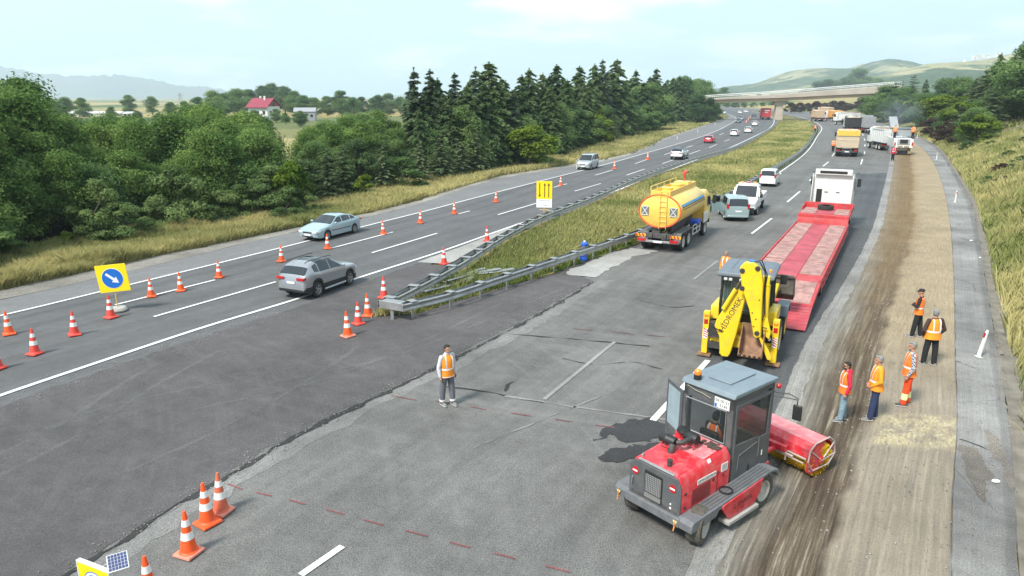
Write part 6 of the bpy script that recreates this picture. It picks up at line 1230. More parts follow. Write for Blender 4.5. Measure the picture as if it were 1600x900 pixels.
# ---------------------------------------------------------------- backhoe loader
jo = ((6.62+8.88)/2, (23.13+22.22)/2); hJ = R(64); jc = thing('backhoe_loader', 'yellow backhoe loader with folded digging arm standing behind the ramp', 'backhoe loader', (jo[0], jo[1], .03), hJ)
def yz(pts, x0, x1, name, m, par, bev=.02): b = MB(); b.prism([(p[0], p[1]) for p in pts], 'x', x0, x1); return b.build(name, m, par, bev)
RUST = mat('bucket_rust', (.30,.17,.10), .75, .2, var=.35, scale=4, dirt=.6, dcol=(.12,.10,.085)); JG = mat('roof_grey', (.13,.16,.19), .5, var=.08, dirt=.2)
boom = yz([(-.02,2.80),(.31,2.28),(.71,1.54),(.78,1.27),(.60,.92),(.54,.35),(.48,.22),(.26,.22),(.19,.35),(.06,1.0),(-.15,2.41),(-.22,2.80)], -.58, -.34, 'boom', YEL, jc, .03)
yz([(.09,3.40),(-.02,2.75),(-.31,2.05),(-.52,1.17),(-.60,1.10),(-.75,1.17),(-.70,2.1),(-.66,2.96),(-.55,3.42),(-.33,3.60),(-.04,3.57)], -.84, -.58, 'dipper', YEL, jc, .03)
for y, z in ((.0,3.3),(-.04,2.72),(-.46,3.42),(-.62,1.28)): b = MB(); b.lathe([(0,-.875),(.07,-.875),(.085,-.84),(.085,-.82)], (0,y,z),'x',14); b.build('pivot_pin', DSTEEL, jc)
b = MB()
for y, z in ((-.42,1.95),(-.55,1.75),(-.5,1.5),(-.6,2.4)): b.lathe([(0,-.85),(.025,-.85),(.025,-.83)],(0,y,z),'x',8)
b.build('bolts', DSTEEL, jc)
words('HİDROMEK', .27, INK, boom, face_M((-.585,.235,1.78),(0,-.42,1),(0,1,.42)) @ Matrix.Identity(4), .001) if False else None
tx = Vector((0,-.40,.92)).normalized(); words('HİDROMEK', .255, INK, boom, face_M((-.584,.27,1.72), tx, (0,.92,.40)), .001)
b = MB(); b.cyl((-.62,.52,1.90),(-.62,.18,2.62),.075,14); b.build('boom_cylinder', YEL, jc); b = MB(); b.cyl((-.62,.18,2.6),(-.62,-.02,3.0),.04,12); b.build('cylinder_rod', DSTEEL, jc)
b = MB(); b.cyl((-.5,-.78,2.85),(-.5,-.80,1.75),.085,14); b.box((-.5,-.72,2.98),(.2,.22,.3)); b.build('dipper_cylinder', YEL, jc); b = MB(); b.cyl((-.5,-.80,1.75),(-.55,-1.0,1.0),.045,12); b.build('cylinder_rod', STEEL, jc)
b = MB(); b.prism([(-.74,1.15),(-.66,1.2),(-1.0,.42),(-1.12,.40),(-1.14,.5)],'x',-.80,-.62); b.prism([(-.70,1.75),(-.88,1.75),(-1.02,1.3),(-.98,1.05),(-.80,1.2)],'x',-.62,-.5); b.build('bucket_link', YEL, jc, .015)
b = MB(); b.tube([(-.7,-.25,3.6),(-.75,-.5,3.62),(-.7,-.68,3.3),(-.62,-.72,2.6),(-.7,-.78,1.9),(-.75,-.66,1.5),(-.72,-.9,1.45)], .022, 6); b.tube([(-.65,-.2,3.55),(-.72,-.55,3.68),(-.62,-.74,3.2),(-.6,-.68,2.3)], .022, 6); b.tube([(-.6,.5,1.1),(-.75,.9,1.3),(-.5,1.0,1.0)], .02, 6); b.build('hydraulic_hose', BLACKP, jc)
b = MB(); b.box((-.7,-.26,3.63),(.12,.18,.06)); b.build('hose_clamp', mat('clamp_blue',(.05,.2,.5),.5), jc, .01)
b = MB(); out_ = [(-.36,1.55),(-.14,1.12),(-.10,.86),(-.32,.56),(-.66,.48),(-.98,.62)]
prof_o = [(-1.05,1.45),(-.98,.95),(-.80,.60),(-.50,.50)]
def bucketmesh():
    b = MB(); P_ = [(-.50,1.50),(-.40,1.05),(-.46,.70),(-.66,.50),(-.95,.44),(-1.18,.55)]; W0, W1 = -.86, -.12; n = len(P_)
    I_ = [(x*.97-.02, z+.035) for x, z in P_]; I_[0] = (P_[0][0]-.03, P_[0][1])
    b.prism(P_ + I_[::-1], 'y', W0, W1)
    for y0, y1 in ((W0, W0+.03), (W1-.03, W1)): b.prism(P_ + [(-1.05,.85),(-.75,1.25)], 'y', y0, y1)
    for k in range(5):
        y = W0+.06+k*.155; b.prism([(-1.15,.53),(-1.34,.66),(-1.33,.69),(-1.12,.59)],'y',y-.035,y+.035)
    return b
bk_ = bucketmesh().build('digging_bucket', RUST, jc, .008)
b = MB()   # rear frame, kingpost, stabilisers
b.box((-.02,0,.60),(.16,2.2,.22)); b.box((-.02,0,1.10),(.16,2.2,.14)); b.box((-.02,.62,.85),(.14,.12,.5)); b.box((-.02,-.1,.85),(.14,.12,.5)); b.box((-.25,.40,.62),(.4,.34,.75)); b.box((.35,0,.9),(.6,1.0,.7)); b.build('rear_frame', YEL, jc, .02)
for s in (1,-1):
    b = MB(); b.box((-.06,s*1.13,.85),(.22,.20,1.5)); sp = b.build('stabiliser', YEL, jc, .015)
    b = MB(); b.box((-.10,s*1.13,.05),(.34,.46,.07)); b.build('foot_pad', RUST, sp, .01)
    b = MB(); b.box((-.175,s*1.13,1.25),(.02,.13,.18)); b.build('tail_light', REDL, sp, .01); b = MB(); b.box((-.175,s*1.13,1.46),(.02,.14,.1)); b.build('lamp', AMBER, sp, .01)
    b = MB(); b.box((-.174,s*1.13,.82),(.012,.15,.34)); hp = b.build('hazard_plate', WHITE, sp)
    b = MB()
    for k in range(4): b.prism([(s*1.13-.07,.68+k*.08),(s*1.13+.07,.74+k*.08),(s*1.13+.07,.775+k*.08),(s*1.13-.07,.715+k*.08)],'x',-.184,-.181)
    b.build('hazard_stripe', REDL, hp)
b = MB(); b.box((-.05,.86,1.0),(.3,.34,.5)); b.box((-.12,.78,.45),(.26,.5,.22)); b.tube([(-.2,.6,.8),(-.25,.95,.75),(-.2,1.0,.5)],.03,6); b.build('valve_block', DSTEEL, jc, .02)
for y in (.78,-1.08): b = MB(); b.prism([(.2,1.25),(1.5,1.25),(1.55,1.7),(.25,1.75)],'y',y,y+.3); b.build('rear_fender', YEL, jc, .05)
# cab with glass all round
b = MB(); z0, z1 = 1.15, 2.82
for x in (.28, 1.25, 2.0):
    for s in (1,-1): b.tube([(x, s*.80, z0), (x, s*.74, z1)], .05, 6)
b.box((1.14,0,1.15),(1.8,1.6,.1)); b.box((.28,0,1.36),(.06,1.5,.4)); b.box((.28,0,2.74),(.06,1.45,.16)); jcab = b.build('cab', BLACKP, jc, .01)
b = MB(); b.loft([[(.02,.86,2.84),(.02,-.86,2.84),(2.1,-.84,2.84),(2.1,.84,2.84)],[(-.02,.92,2.88),(-.02,-.92,2.88),(2.14,-.9,2.88),(2.14,.9,2.88)],[(.0,.92,2.98),(.0,-.92,2.98),(2.14,-.9,2.98),(2.14,.9,2.98)],[(.14,.78,3.07),(.14,-.78,3.07),(2.0,-.78,3.07),(2.0,.78,3.07)]]); b.build('roof', JG, jcab, .02)
b = MB()
for y in (.5,.2,-.1,-.4): b.box((1.1,y,3.075),(1.5,.05,.015))
b.build('roof_rib', JG, jcab)
for y in (.62,.46,.12,-.02): b = MB(); b.box((.0,y,2.78),(.05,.11,.09)); b.build('work_light', CLEARL, jcab, .01)
b = MB(); b.box((.01,.35,2.78),(.04,.80,.15)); b.build('lamp_strip', BLACKP, jcab)
JGL = see_through('digger_glass', (.10,.15,.13), .55)
b = MB(); b.add([(.25,.74,1.5),(.25,-.74,1.5),(.25,-.70,2.7),(.25,.70,2.7)],[(0,1,2,3)])
for s in (1,-1): b.add([(.34,s*.79,1.3),(1.2,s*.79,1.3),(1.2,s*.745,2.78),(.34,s*.745,2.78)],[(0,1,2,3)]); b.add([(1.3,s*.79,1.3),(1.95,s*.79,1.3),(1.95,s*.745,2.78),(1.3,s*.745,2.78)],[(0,1,2,3)])
b.add([(2.0,.74,1.3),(2.0,-.74,1.3),(2.0,-.70,2.78),(2.0,.70,2.78)],[(0,1,2,3)]); b.build('cab_window', JGL, jcab)
b = MB(); b.box((.95,0,1.5),(.5,.5,.15)); b.box((1.2,0,1.85),(.14,.5,.6)); b.build('seat', BLACKP, jc, .05)
b = MB(); b.lathe([(0,0),(.07,0),(.07,.05),(.055,.06),(.055,.13),(.03,.16),(0,.165)], (.35,-.75,3.0), 'z', 14); b.build('beacon', AMBER, jcab)
b = MB(); b.prism([(2.0,.75),(3.9,.75),(4.0,1.0),(3.95,1.5),(2.0,1.75)],'y',-.45,.45); b.box((1.8,0,.7),(4.2,.7,.4)); b.build('engine_hood', YEL, jc, .04)
for s in (1,-1):
    b = MB(); b.prism([(2.2,1.55),(4.3,1.75),(5.0,1.45),(5.05,1.3),(4.2,1.5),(2.2,1.3)],'y',s*.62,s*.74); b.build('loader_arm', YEL, jc, .02)
    b = MB(); b.prism([(2.35,1.0),(2.45,1.38),(3.3,1.40),(3.45,.95),(3.38,.95),(3.25,1.33),(2.5,1.31),(2.42,1.0)],'y',s*.86,s*1.28); b.build('front_fender', JG, jc, .03)
    wheel(jc, .88, s*.98, .66, .46, s, mat('rim_beige',(.62,.52,.33),.5,var=.1,dirt=.3), 0, dish=.4); wheel(jc, 2.9, s*1.0, .55, .40, s, mat('rim_yellow',(.75,.50,.03),.5,dirt=.3), 0, dish=.35)
    for x, r_, w_ in ((.88,.66,.46),(2.9,.55,.40)):
        b = MB()
        for k in range(22):
            q = 6.283*k/22
            for t_, off in ((1,0),(-1,.14)): b.box((x+(r_+.005)*math.cos(q+off), s*.98+t_*w_*.22, r_+(r_+.005)*math.sin(q+off)), (.06,w_*.46,.05), 0, (0,-(q+off)+R(90),0))
        b.build('tread_lugs', RUB, jc)
b = MB(); P_ = [(4.75,1.95),(4.7,1.25),(4.95,.98),(5.7,.95),(5.72,1.0),(5.0,1.05),(4.8,1.28),(4.83,1.9)]
b.prism(P_, 'y', -1.25, 1.15)
for y in (-1.25,1.11): b.prism([(4.75,1.95),(4.7,1.25),(4.95,.98),(5.7,.95),(5.2,1.75)],'y',y,y+.04)
b.box((4.68,-.5,1.5),(.12,.1,.6)); b.box((4.68,.5,1.5),(.12,.1,.6)); b.box((4.72,0,1.95),(.14,2.4,.1)); b.build('loader_bucket', mat('bucket_dark',(.10,.09,.08),.7,.4,var=.4,scale=3,dirt=.6), jc, .012)
b = MB(); b.box((2.1,-1.05,2.45),(.08,.22,.34)); b.tube([(2.0,-.76,2.6),(2.1,-1.05,2.62)],.018,6); b.build('mirror', BLACKP, jc, .02)
# ---------------------------------------------------------------- cones
CORG = mat('cone_orange', (.88,.10,.015), .5, var=.08, dirt=.18, scale=5); CRED = mat('cone_red', (.75,.06,.04), .55, var=.1, dirt=.25, scale=5); CFAD = mat('cone_faded', (.62,.14,.07), .65, var=.15, dirt=.3, scale=5); CBASE = mat('cone_base_faded', (.72,.24,.17), .6, var=.15, dirt=.3, scale=5)
REFL = mat('reflective_white', (.78,.78,.77), .35, var=.06, dirt=.15, scale=6)
def cone_proto(m, mb, bands, foot=True):
    root = thing('traffic_cone', 'x', 'traffic cone', (0,0,0), 0, 'traffic cones')
    b = MB(); n = 28; r = lambda z: .165 - .135 * (z - .05) / .87
    b.lathe([(.0,.05),(.19,.05),(.175,.075),(r(.09),.09)] + [(r(z), z) for z in (.2,.35,.5,.65,.8,.89)] + [(.026,.93),(.0,.935)], n=n); b.build('cone_body', m, root)
    b = MB(); b.taper((-.22,.22,-.22,.22),(-.205,.205,-.205,.205),0,.055); b.build('base', mb, root, .015)
    for z0, z1 in bands: b = MB(); b.lathe([(r(z0)+.004,z0),(r(z1)+.004,z1),(r(z1)-.004,z1),(r(z0)-.004,z0),(r(z0)+.004,z0)], n=n); b.build('reflective_band', REFL, root)
    return root
CP = {'o': cone_proto(CORG, CORG, ((.34,.49),(.62,.75))), 'r': cone_proto(CRED, CRED, ((.34,.49),(.62,.75))), 'f': cone_proto(CFAD, CBASE, ((.34,.49),(.62,.75))), 'w': cone_proto(CORG, CBASE, ((.34,.49),(.62,.75)))}
used = set()
def cone(px, py, k, label, sc=1.0, tilt=0):
    loc = at(px, py) if py < 900 else at(226, 871, .95); loc.z = .03
    if k not in used: used.add(k); o = CP[k]; o.location = loc; o['label'] = label
    else: o = dup(CP[k], loc, 0, label, 'traffic cones')
    o.scale = (sc,)*3; o.rotation_euler = (R(tilt*.4), R(tilt), random.random()*1.5); return o
for px, py, k, lab, sc in [
 (-3,577,'r','cone cut off by the left edge of the photo',1),(15,523,'o','orange cone nearest the left edge, behind the cut-off one',.98),(55,554,'r','red and white cone nearest the camera of the three before the blue arrow sign',1.0),(117,524,'r','red cone midway between the left edge and the blue arrow sign',1.0),(174,497,'r','cone standing at the foot of the blue arrow sign',1.02),(237,464,'o','first cone past the blue arrow sign',.92),(283,455,'o','second cone past the blue arrow sign',.94),(343,434,'o','third cone past the blue arrow sign',.93),(440,409,'o','cone between the blue arrow sign row and the pale blue car',.95),(512,389,'o','cone in front of the pale blue car',.95),(599,366,'o','first cone past the pale blue car',.95),(657,349,'o','second cone past the pale blue car',.97),(710,334,'o','third cone past the pale blue car',.97),(775,316,'o','cone left of the lane arrow sign, far lane line',1.0),(876,290,'o','first cone right of the lane arrow sign',1.05),(960,264,'o','second cone right of the lane arrow sign',1.1),(1012,249.5,'o','cone beyond the silver minivan, before the white SUV',1.15),
 (600,466,'r','cone touching the end of the guardrail nose',1.05),(575,494,'o','clean orange cone in the row of three before the guardrail nose, farthest of them',1.0),(560,507,'r','plain red cone in the middle of the three before the guardrail nose',.98),(544,526,'w','pale-footed cone nearest the camera of the three before the guardrail nose',1.05),(694,413,'r','cone leaning on the guardrail just past its nose',1.0),(761,377,'r','second cone along the guardrail past its nose',1.0),
 (296,866,'w','big cone with a pink faded foot in front of the three at lower left',1.0),(325,819,'o','bright orange cone in the middle of the three at lower left',1.02),(346,801,'f','dull faded cone with a pale foot, rearmost of the three at lower left',1.0),(228,930,'o','cone cut off by the bottom edge beside the solar panel',1.02),
 (1166,192,'o','tiny cone between the lanes under the overpass, nearer one',1.2),(1169,188,'o','tiny cone between the lanes under the overpass, middle one',1.2),(1172,184.5,'o','tiny cone between the lanes under the overpass, farther one',1.2)]: cone(px, py, k, lab, sc, random.uniform(-1.5, 1.5))
# ---------------------------------------------------------------- signs
SYEL = mat('sign_yellow', (.90,.66,.01), .4, var=.03); SBLU = mat('sign_blue', (.012,.14,.52), .4, var=.03); SBACK = mat('sign_back', (.4,.41,.42), .5, .5); WOODP = mat('post_wood', (.60,.40,.16), .7, var=.15); BROWN = mat('arrow_brown', (.13,.05,.02), .5)
def disc(r, x, m, name, par, c=(0,0,0), n=40, th=.004): b = MB(); b.lathe([(0,-th),(r,-th),(r,0),(0,0)], (c[0]+x, c[1], c[2]), 'x', n); return b.build(name, m, par)
def arrow(par, x, cy_, cz, L_, ang, m, wd=.09, hd=.26, hl=.26, name='arrow'):
    b = MB(); pts = [(-L_/2,-wd/2),(L_/2-hl,-wd/2),(L_/2-hl,-hd/2),(L_/2,0),(L_/2-hl,hd/2),(L_/2-hl,wd/2),(-L_/2,wd/2)]; c, s = math.cos(ang), math.sin(ang)
    b.prism([(cy_ + p*c - q*s, cz + p*s + q*c) for p, q in pts], 'x', x-.004, x); return b.build(name, m, par)
# local frames: sign faces -X, +Y is to the viewer's left
s1 = thing('road_sign', 'yellow board with blue disc and white arrow on a post in a concrete foot', 'road sign', spot(184, 487, .03), R(90+6))
b = MB(); b.box((0,0,1.42),(.03,1.22,1.16),0,(R(-5),0,0)); bd = b.build('board', SYEL, s1, .006); b = MB(); b.box((.02,0,1.42),(.012,1.2,1.14),0,(R(-5),0,0)); b.build('board_back', SBACK, bd)
disc(.43, -.018, WHITE, 'disc_edge', bd, (0,0,1.42)); disc(.415, -.022, SBLU, 'disc', bd, (0,0,1.42)); a_ = arrow(bd, -.027, 0, 1.42, .62, R(-38-0), WHITE, .10, .29, .24); a_.matrix_local = Matrix.Translation((0,0,1.42)) @ Matrix.Rotation(R(180), 4, 'Z') @ Matrix.Translation((.054,0,-1.42)) if False else a_.matrix_local
for v in a_.data.vertices: v.co.y = -v.co.y
b = MB(); b.cyl((.05,0,.05),(.05,0,1.0),.028,10); b.build('post', WOODP, s1); b = MB(); b.lathe([(0,0),(.34,0),(.36,.06),(.30,.15),(.12,.18),(0,.18)], (.06,0,0), 'z', 20); b.build('concrete_foot', M_CONC, s1)
s2 = thing('road_sign', 'yellow and white board with three brown lane arrows on a wooden post by the guardrail', 'road sign', spot(850, 340, .03), R(90-8))
b = MB(); b.box((0,0,2.02),(.03,1.16,1.34)); b2_ = b.build('board', SYEL, s2, .006); b = MB(); b.box((0,0,1.04),(.03,1.16,.62)); b3_ = b.build('lower_board', WHITE, s2, .006)
for y, up in ((.34,-1),(-.03,1),(-.33,1)): arrow(b2_, -.018, y, 2.02, 1.08, R(90*up), BROWN, .07, .2, .2)
for y, up in ((0,0),): pass
for zz, tx, sz in ((1.24,'KARAYOLLARI',.125),(1.06,'BOLU',.12),(.88,'6. ŞUBE',.12)): words(tx, sz, mat('sign_ink',(.14,.15,.22),.6), b3_, face_M((-.018,0,zz),(0,-1,0),(0,0,1)), .001)
b = MB(); b.cyl((.04,0,0),(.04,0,2.6),.035,10); b.box((.05,0,.55),(.04,.7,.06)); b.build('post', WOODP, s2)
s3 = thing('road_sign', 'yellow board with blue disc cut off by the bottom edge, carrying a solar panel', 'road sign', (0,0,.03), R(90-24), None, .64); th_ = R(-24); q_ = at(122, 876, 2.57*.64); s3.location = (q_.x + .37*math.cos(th_), q_.y + .37*math.sin(th_), .03); bpy.context.view_layer.update(); s3m = Matrix.Translation(s3.location) @ Matrix.Rotation(R(66), 4, 'Z') @ Matrix.Scale(.64, 4)
b = MB(); b.box((0,0,2.0),(.09,1.10,1.10),0,(R(0),0,0)); b5 = b.build('board', [SYEL], s3, .006); b = MB(); 
for y0, z0_, dy, dz in ((0,2.56,1.16,.035),(0,1.44,1.16,.035),(.565,2.0,.035,1.1),(-.565,2.0,.035,1.1)): b.box((0,y0,z0_),(.11,dy,dz))
b.build('board_frame', WHITEP, b5)
disc(.40, -.049, SBLU, 'disc', b5, (0,0,2.0)); disc(.37, -.052, WHITE, 'disc_ring', b5, (0,0,2.0)); disc(.31, -.055, SBLU, 'disc_centre', b5, (0,0,2.0)); ar_ = arrow(b5, -.06, 0, 2.0, .46, R(-142), WHITE, .10, .26, .2)
b = MB(); b.cyl((.06,0,0),(.06,0,2.4),.03,10); b.box((.06,0,.05),(.5,.9,.1)); b.build('stand', SBACK, s3)
spp = MB(); spp.box((0,0,0),(.40,.36,.03)); so4 = spp.build('solar_panel', WHITEP, s3, .008); so4.scale = (1.25,1.25,1.2); sl_ = s3m.inverted() @ at(184, 878, 1.80); so4.location = sl_; so4.rotation_euler = (R(0), R(-22), R(56))
spc = MB()
for i_ in range(5):
    for j_ in range(6): spc.box((-.148+i_*.074, -.137+j_*.055, .017), (.066,.048,.004))
spc.build('solar_cells', mat('solar_blue', (.05,.06,.16), .2, spec=.8), so4)
b = MB(); b.tube([(.05,-.2,2.50),(.08,-.3,2.62),sl_ - Vector((0,0,.02))], .02, 6); b.build('bracket', SBACK, s3)
# ---------------------------------------------------------------- guardrails
WPROF = [(0,0),(.05,.03),(.05,.09),(0,.14),(0,.17),(.05,.22),(.05,.28),(0,.31)]
def rail_piece(b, P, z, side, k0=0):
    rings = []
    T = np.gradient(P, axis=0); T /= np.hypot(*T.T)[:, None]; Nn = np.c_[-T[:,1], T[:,0]] * side
    for p, n in zip(P, Nn):
        out = [(p[0]+n[0]*q, p[1]+n[1]*q, z-.31+h) for q, h in WPROF]; inn = [(p[0]+n[0]*(q-.012), p[1]+n[1]*(q-.012), z-.31+h) for q, h in WPROF[::-1]]
        rings.append(out + inn)
    b.loft(rings)
def guardrail(name, label, P, gap, sides=(1,-1), pstep=2.0, z=.74, gz=0.03):
    root = thing('guardrail', label, 'guardrail', (0,0,0)); T = np.gradient(P, axis=0); T /= np.hypot(*T.T)[:, None]; Nn = np.c_[-T[:,1], T[:,0]]
    for s in sides: b = MB(); rail_piece(b, P + Nn*(s*gap/2), z, s); b.build('rail_beam', STEEL, root, sharp=50)
    d = np.r_[0, np.cumsum(np.hypot(*np.diff(P, axis=0).T))]; k = np.arange(.6, d[-1], pstep)
    far = [q for q in k if np.hypot(np.interp(q,d,P[:,0]), np.interp(q,d,P[:,1])) < 130][:95]
    pm = None
    for q in far:
        p = Vector((np.interp(q,d,P[:,0]), np.interp(q,d,P[:,1]), 0)); i = min(len(P)-1, int(np.searchsorted(d,q))); a = math.atan2(T[i][1],T[i][0])
        if pm is None:
            b = MB(); b.box((0,0,.32),(.12,.07,.70)); b.box((0,0,.60),(.16,gap,.18)); b.box((0,0,.735),(.30,gap+.1,.02)); o = b.build('post', STEEL, root, .006); pm = o
        else: o = pm.copy(); COL.objects.link(o); o.parent = root
        o.location = (p.x, p.y, gz); o.rotation_euler = (0,0,a)
    return root
def shared(P, lo, hi): d = np.r_[0, np.cumsum(np.hypot(*np.diff(P, axis=0).T))]; n = max(4, int((hi-lo)/.5)); s = np.linspace(lo, min(hi, d[-1]), n); return np.c_[np.interp(s,d,P[:,0]), np.interp(s,d,P[:,1])]
GA = shared(G1, 0, 999); GB = shared(G2, 0, 999)
guardrail('guardrail', 'guardrail along the far carriageway side of the grassy centre reservation, with posts and spacers', GA, .42)
guardrail('guardrail', 'guardrail along the near carriageway side of the grassy centre reservation, past the tanker', GB, .30)
ns = thing('guardrail_end', 'blunt steel end piece joining both guardrails at the nose', 'guardrail', (0,0,0)); A_, B_ = GA[0], GB[0]
b = MB(); m_ = (A_+B_)/2; dv = np.array((B_[0]-A_[0], B_[1]-A_[1])); ln = np.hypot(*dv)
b.box((m_[0], m_[1], .60), (ln+.35,.05,.32), 0, (0,0,math.atan2(dv[1],dv[0]))); b.box((m_[0]+.05, m_[1]+.2, .745), (ln+.1,.4,.02), 0, (0,0,math.atan2(dv[1],dv[0]))); b.build('end_plate', STEEL, ns, .01)
b = MB(); b.box((m_[0], m_[1]+.08, .3),(.12,.1,.62)); b.build('post', STEEL, ns)
poly('concrete_pad', [at(a,b_) for a,b_ in [(600,490),(604,478),(625,474),(650,478),(655,488),(632,493)]], .05, M_CONC, .08)
# dismantled rails lying in the nose
random.seed(11); gr_ = MB(); pile = []
base = at(722, 445)
for i in range(7):
    b = MB(); L_ = random.uniform(2.2, 3.6); P_ = np.c_[np.linspace(-L_/2, L_/2, 5), np.zeros(5)]; rail_piece(b, P_, .31, 1)
    o = b.build('steel_rail', STEEL, None, sharp=50); p = at(694+i*9+random.uniform(-4,4), 452-i*3.2+random.uniform(-3,3)); o.location = (p.x, p.y, .22+.05*(i%3)); o.rotation_euler = (R(random.uniform(60,95)), R(random.uniform(-4,4)), R(40+random.uniform(-16,22)))
    tag(o, 'loose galvanised rail lying on the pile inside the guardrail nose', 'steel rail', 'loose rails piled in the guardrail nose')
# blue water drums
BLU = mat('drum_blue', (.02,.10,.55), .4, var=.08, coat=.3)
for px, py, lab, z in ((913,388,'blue plastic canister standing behind the guardrail near the tanker',.1),(911,402,'blue plastic canister lying against the guardrail foot near the tanker',.05)):
    t_ = thing('canister', lab, 'canister', spot(px, py+6, z), random.random()); b = MB(); b.lathe([(0,0),(.20,0),(.22,.05),(.22,.18),(.21,.2),(.22,.22),(.22,.42),(.15,.50),(.06,.52),(0,.52)], n=20); b.build('body', BLU, t_); b = MB(); b.lathe([(.06,.51),(.07,.52),(.07,.57),(0,.58)], n=14); b.build('cap', WHITE, t_)
# wooden lath beside the canisters
b = MB(); b.tube([at(876,399,.1), at(906,383,.35)], .03, 6); o = b.build('wooden_pole', WOODP); tag(o, 'thin wooden pole lying on the grass beside the blue canisters', 'pole')
# ---------------------------------------------------------------- delineator posts
def delin(px, py, lab, tilt=0, grp='delineator posts', redcap=True, sc=1.0):
    t_ = thing('delineator_post', lab, 'marker post', spot(px, py, .05), R(90), grp, sc); b = MB(); b.taper((-.05,.05,-.06,.06),(-.03,.03,-.05,.05),0,.95); b.prism([(-.05,.95),(.05,.95),(.02,1.0),(-.05,.98)],'x',-.03,.03); b.build('post', WHITEP, t_, .015)
    b = MB(); b.box((-.046,0,.80),(.02,.07,.16)); b.build('reflector', REDL if redcap else DSTEEL, t_); b = MB(); b.box((0,0,.015),(.2,.2,.03)); b.build('foot', WHITEP, t_, .01); t_.rotation_euler = (R(tilt), 0, R(90)); return t_
delin(1528, 560, 'tilted white marker post with red reflector beside the standing workers', 0).rotation_euler = (R(0), R(9), R(0))
for px, py, lab in ((1492,317,'white marker post with red reflector halfway up the right shoulder'),(1463,250,'white marker post on the shoulder near the milling machine'),(1433,216,'white marker post farthest up the right shoulder')): delin(px, py, lab)
for px, py, lab in ((901,264,'white marker post on the verge just left of the silver minivan'),(1058,218,'white marker post on the far verge above the white SUV'),(1090,207,'white marker post on the far verge, second before the bend'),(1117,195.5,'white marker post on the far verge, last before the bend')): delin(px, py, lab, 0, 'delineator posts', False)
# litter
for px, py in ((1555,757),(1478,258),(1517,378),(1531,405)):
    b = MB(); b.ball((0,0,.03),(.10,.06,.04),8); o = b.build('litter', WHITE); p = at(px,py); o.location = (p.x,p.y,.06); o.rotation_euler = (0,0,px); tag(o, 'scrap of white litter on the right shoulder', 'litter', 'litter on the right shoulder')
# ---------------------------------------------------------------- overpass
BRC = mat('bridge_concrete', (.46,.40,.33), .85, var=.12, scale=.15, dirt=.3, dcol=(.28,.23,.18)); BRD = mat('bridge_girder', (.50,.36,.24), .85, var=.12, scale=.2, dirt=.3)
br_ = thing('overpass', 'concrete road overpass with railings and one tall pier', 'bridge', (0,0,0))
pA, pB = at(1100, 187), at(1395, 187); zf = lambda px, row: hgt(px, 187, row); Dn = at(1215,187).y
def X_(px): return at(px, 187).x
stn = [(1085,155.5,160.5),(1122,153,159),(1215,147.5,156.5),(1300,140.5,152),(1395,133,148)]
b = MB(); b.loft([[(X_(p), Dn-3.2, zf(p,lo)+.9),(X_(p), Dn-3.2, zf(p,hi)),(X_(p), Dn+3.2, zf(p,hi)),(X_(p), Dn+3.2, zf(p,lo)+.9)] for p,hi,lo in stn]); b.build('deck', BRC, br_)
b = MB(); b.loft([[(X_(p), Dn-2.4, zf(p,lo)-.35),(X_(p), Dn-2.5, zf(p,lo)+.9),(X_(p), Dn+2.5, zf(p,lo)+.9),(X_(p), Dn+2.4, zf(p,lo)-.35)] for p,hi,lo in stn]); b.build('girder', BRD, br_)
b = MB(); xp = X_(1215); zt = zf(1215,156.5)-.3; b.taper((xp-1.6,xp+1.6,Dn-1,Dn+1),(xp-1.3,xp+1.3,Dn-1,Dn+1),-.1,zt-1.6); b.box((xp,Dn,zt-.8),(4.6,2.4,1.7)); b.build('pier', BRC, br_, .05)
for side in (-3.1, 3.1):
    b = MB(); path = [(X_(p), Dn+side, zf(p,hi)+1.25) for p,hi,lo in stn]; b.tube(path, .09, 6); b.tube([(x,y,z-.55) for x,y,z in path], .06, 6)
    for i in range(90):
        px = 1090 + 305*i/89; x = X_(px); b.tube([(x, Dn+side, lerp([s_[0] for s_ in stn],[zf(s_[0],s_[1]) for s_ in stn],px)), (x, Dn+side, lerp([s_[0] for s_ in stn],[zf(s_[0],s_[1])+1.25 for s_ in stn],px))], .05, 4)
    b.build('railing', WHITEP, br_)
# ---------------------------------------------------------------- houses and a pylon beyond the fields
RROOF = mat('roof_red', (.25,.03,.055), .7, var=.12, scale=.5); HW = mat('house_white', (.62,.61,.58), .8, var=.08, scale=.4); HR = mat('house_red', (.30,.06,.05), .8, var=.1)
p = at(414, 186); hs = thing('house', 'white house with a steep dark red roof among the far trees', 'house', (p.x, p.y, -.3), R(-20), None, 1.0)
u = 262/1100*1.0
b = MB(); b.box((0,0,2.6),(9.5,8,5.6)); wl = b.build('wall', HW, hs)
b = MB(); b.prism([(-4.2,5.4),(4.2,5.4),(0,8.4)],'x',4.4,4.7); b.build('gable', HR, hs); b = MB(); b.prism([(-5.0,5.1),(0,8.7),(5.0,5.1),(5.0,4.9),(0,8.4),(-5,4.9)],'x',-5.4,5.4); ro = b.build('roof', RROOF, hs)
for x, y in ((1.5,-.8),(-2,1)): b = MB(); b.box((x,y,8.6),(.7,.7,1.8)); b.build('chimney', HW, ro)
for x in (-3,0,3): b = MB(); b.box((x,-4.02,3),(1.2,.06,1.4)); b.build('window', GLASS, wl)
for y in (-2,2): b = MB(); b.box((4.77,y,3),(.06,1.1,1.4)); b.build('window', GLASS, wl)
b = MB(); b.box((4.73,0,6.2),(.06,1.6,1.5)); b.build('window', GLASS, hs)
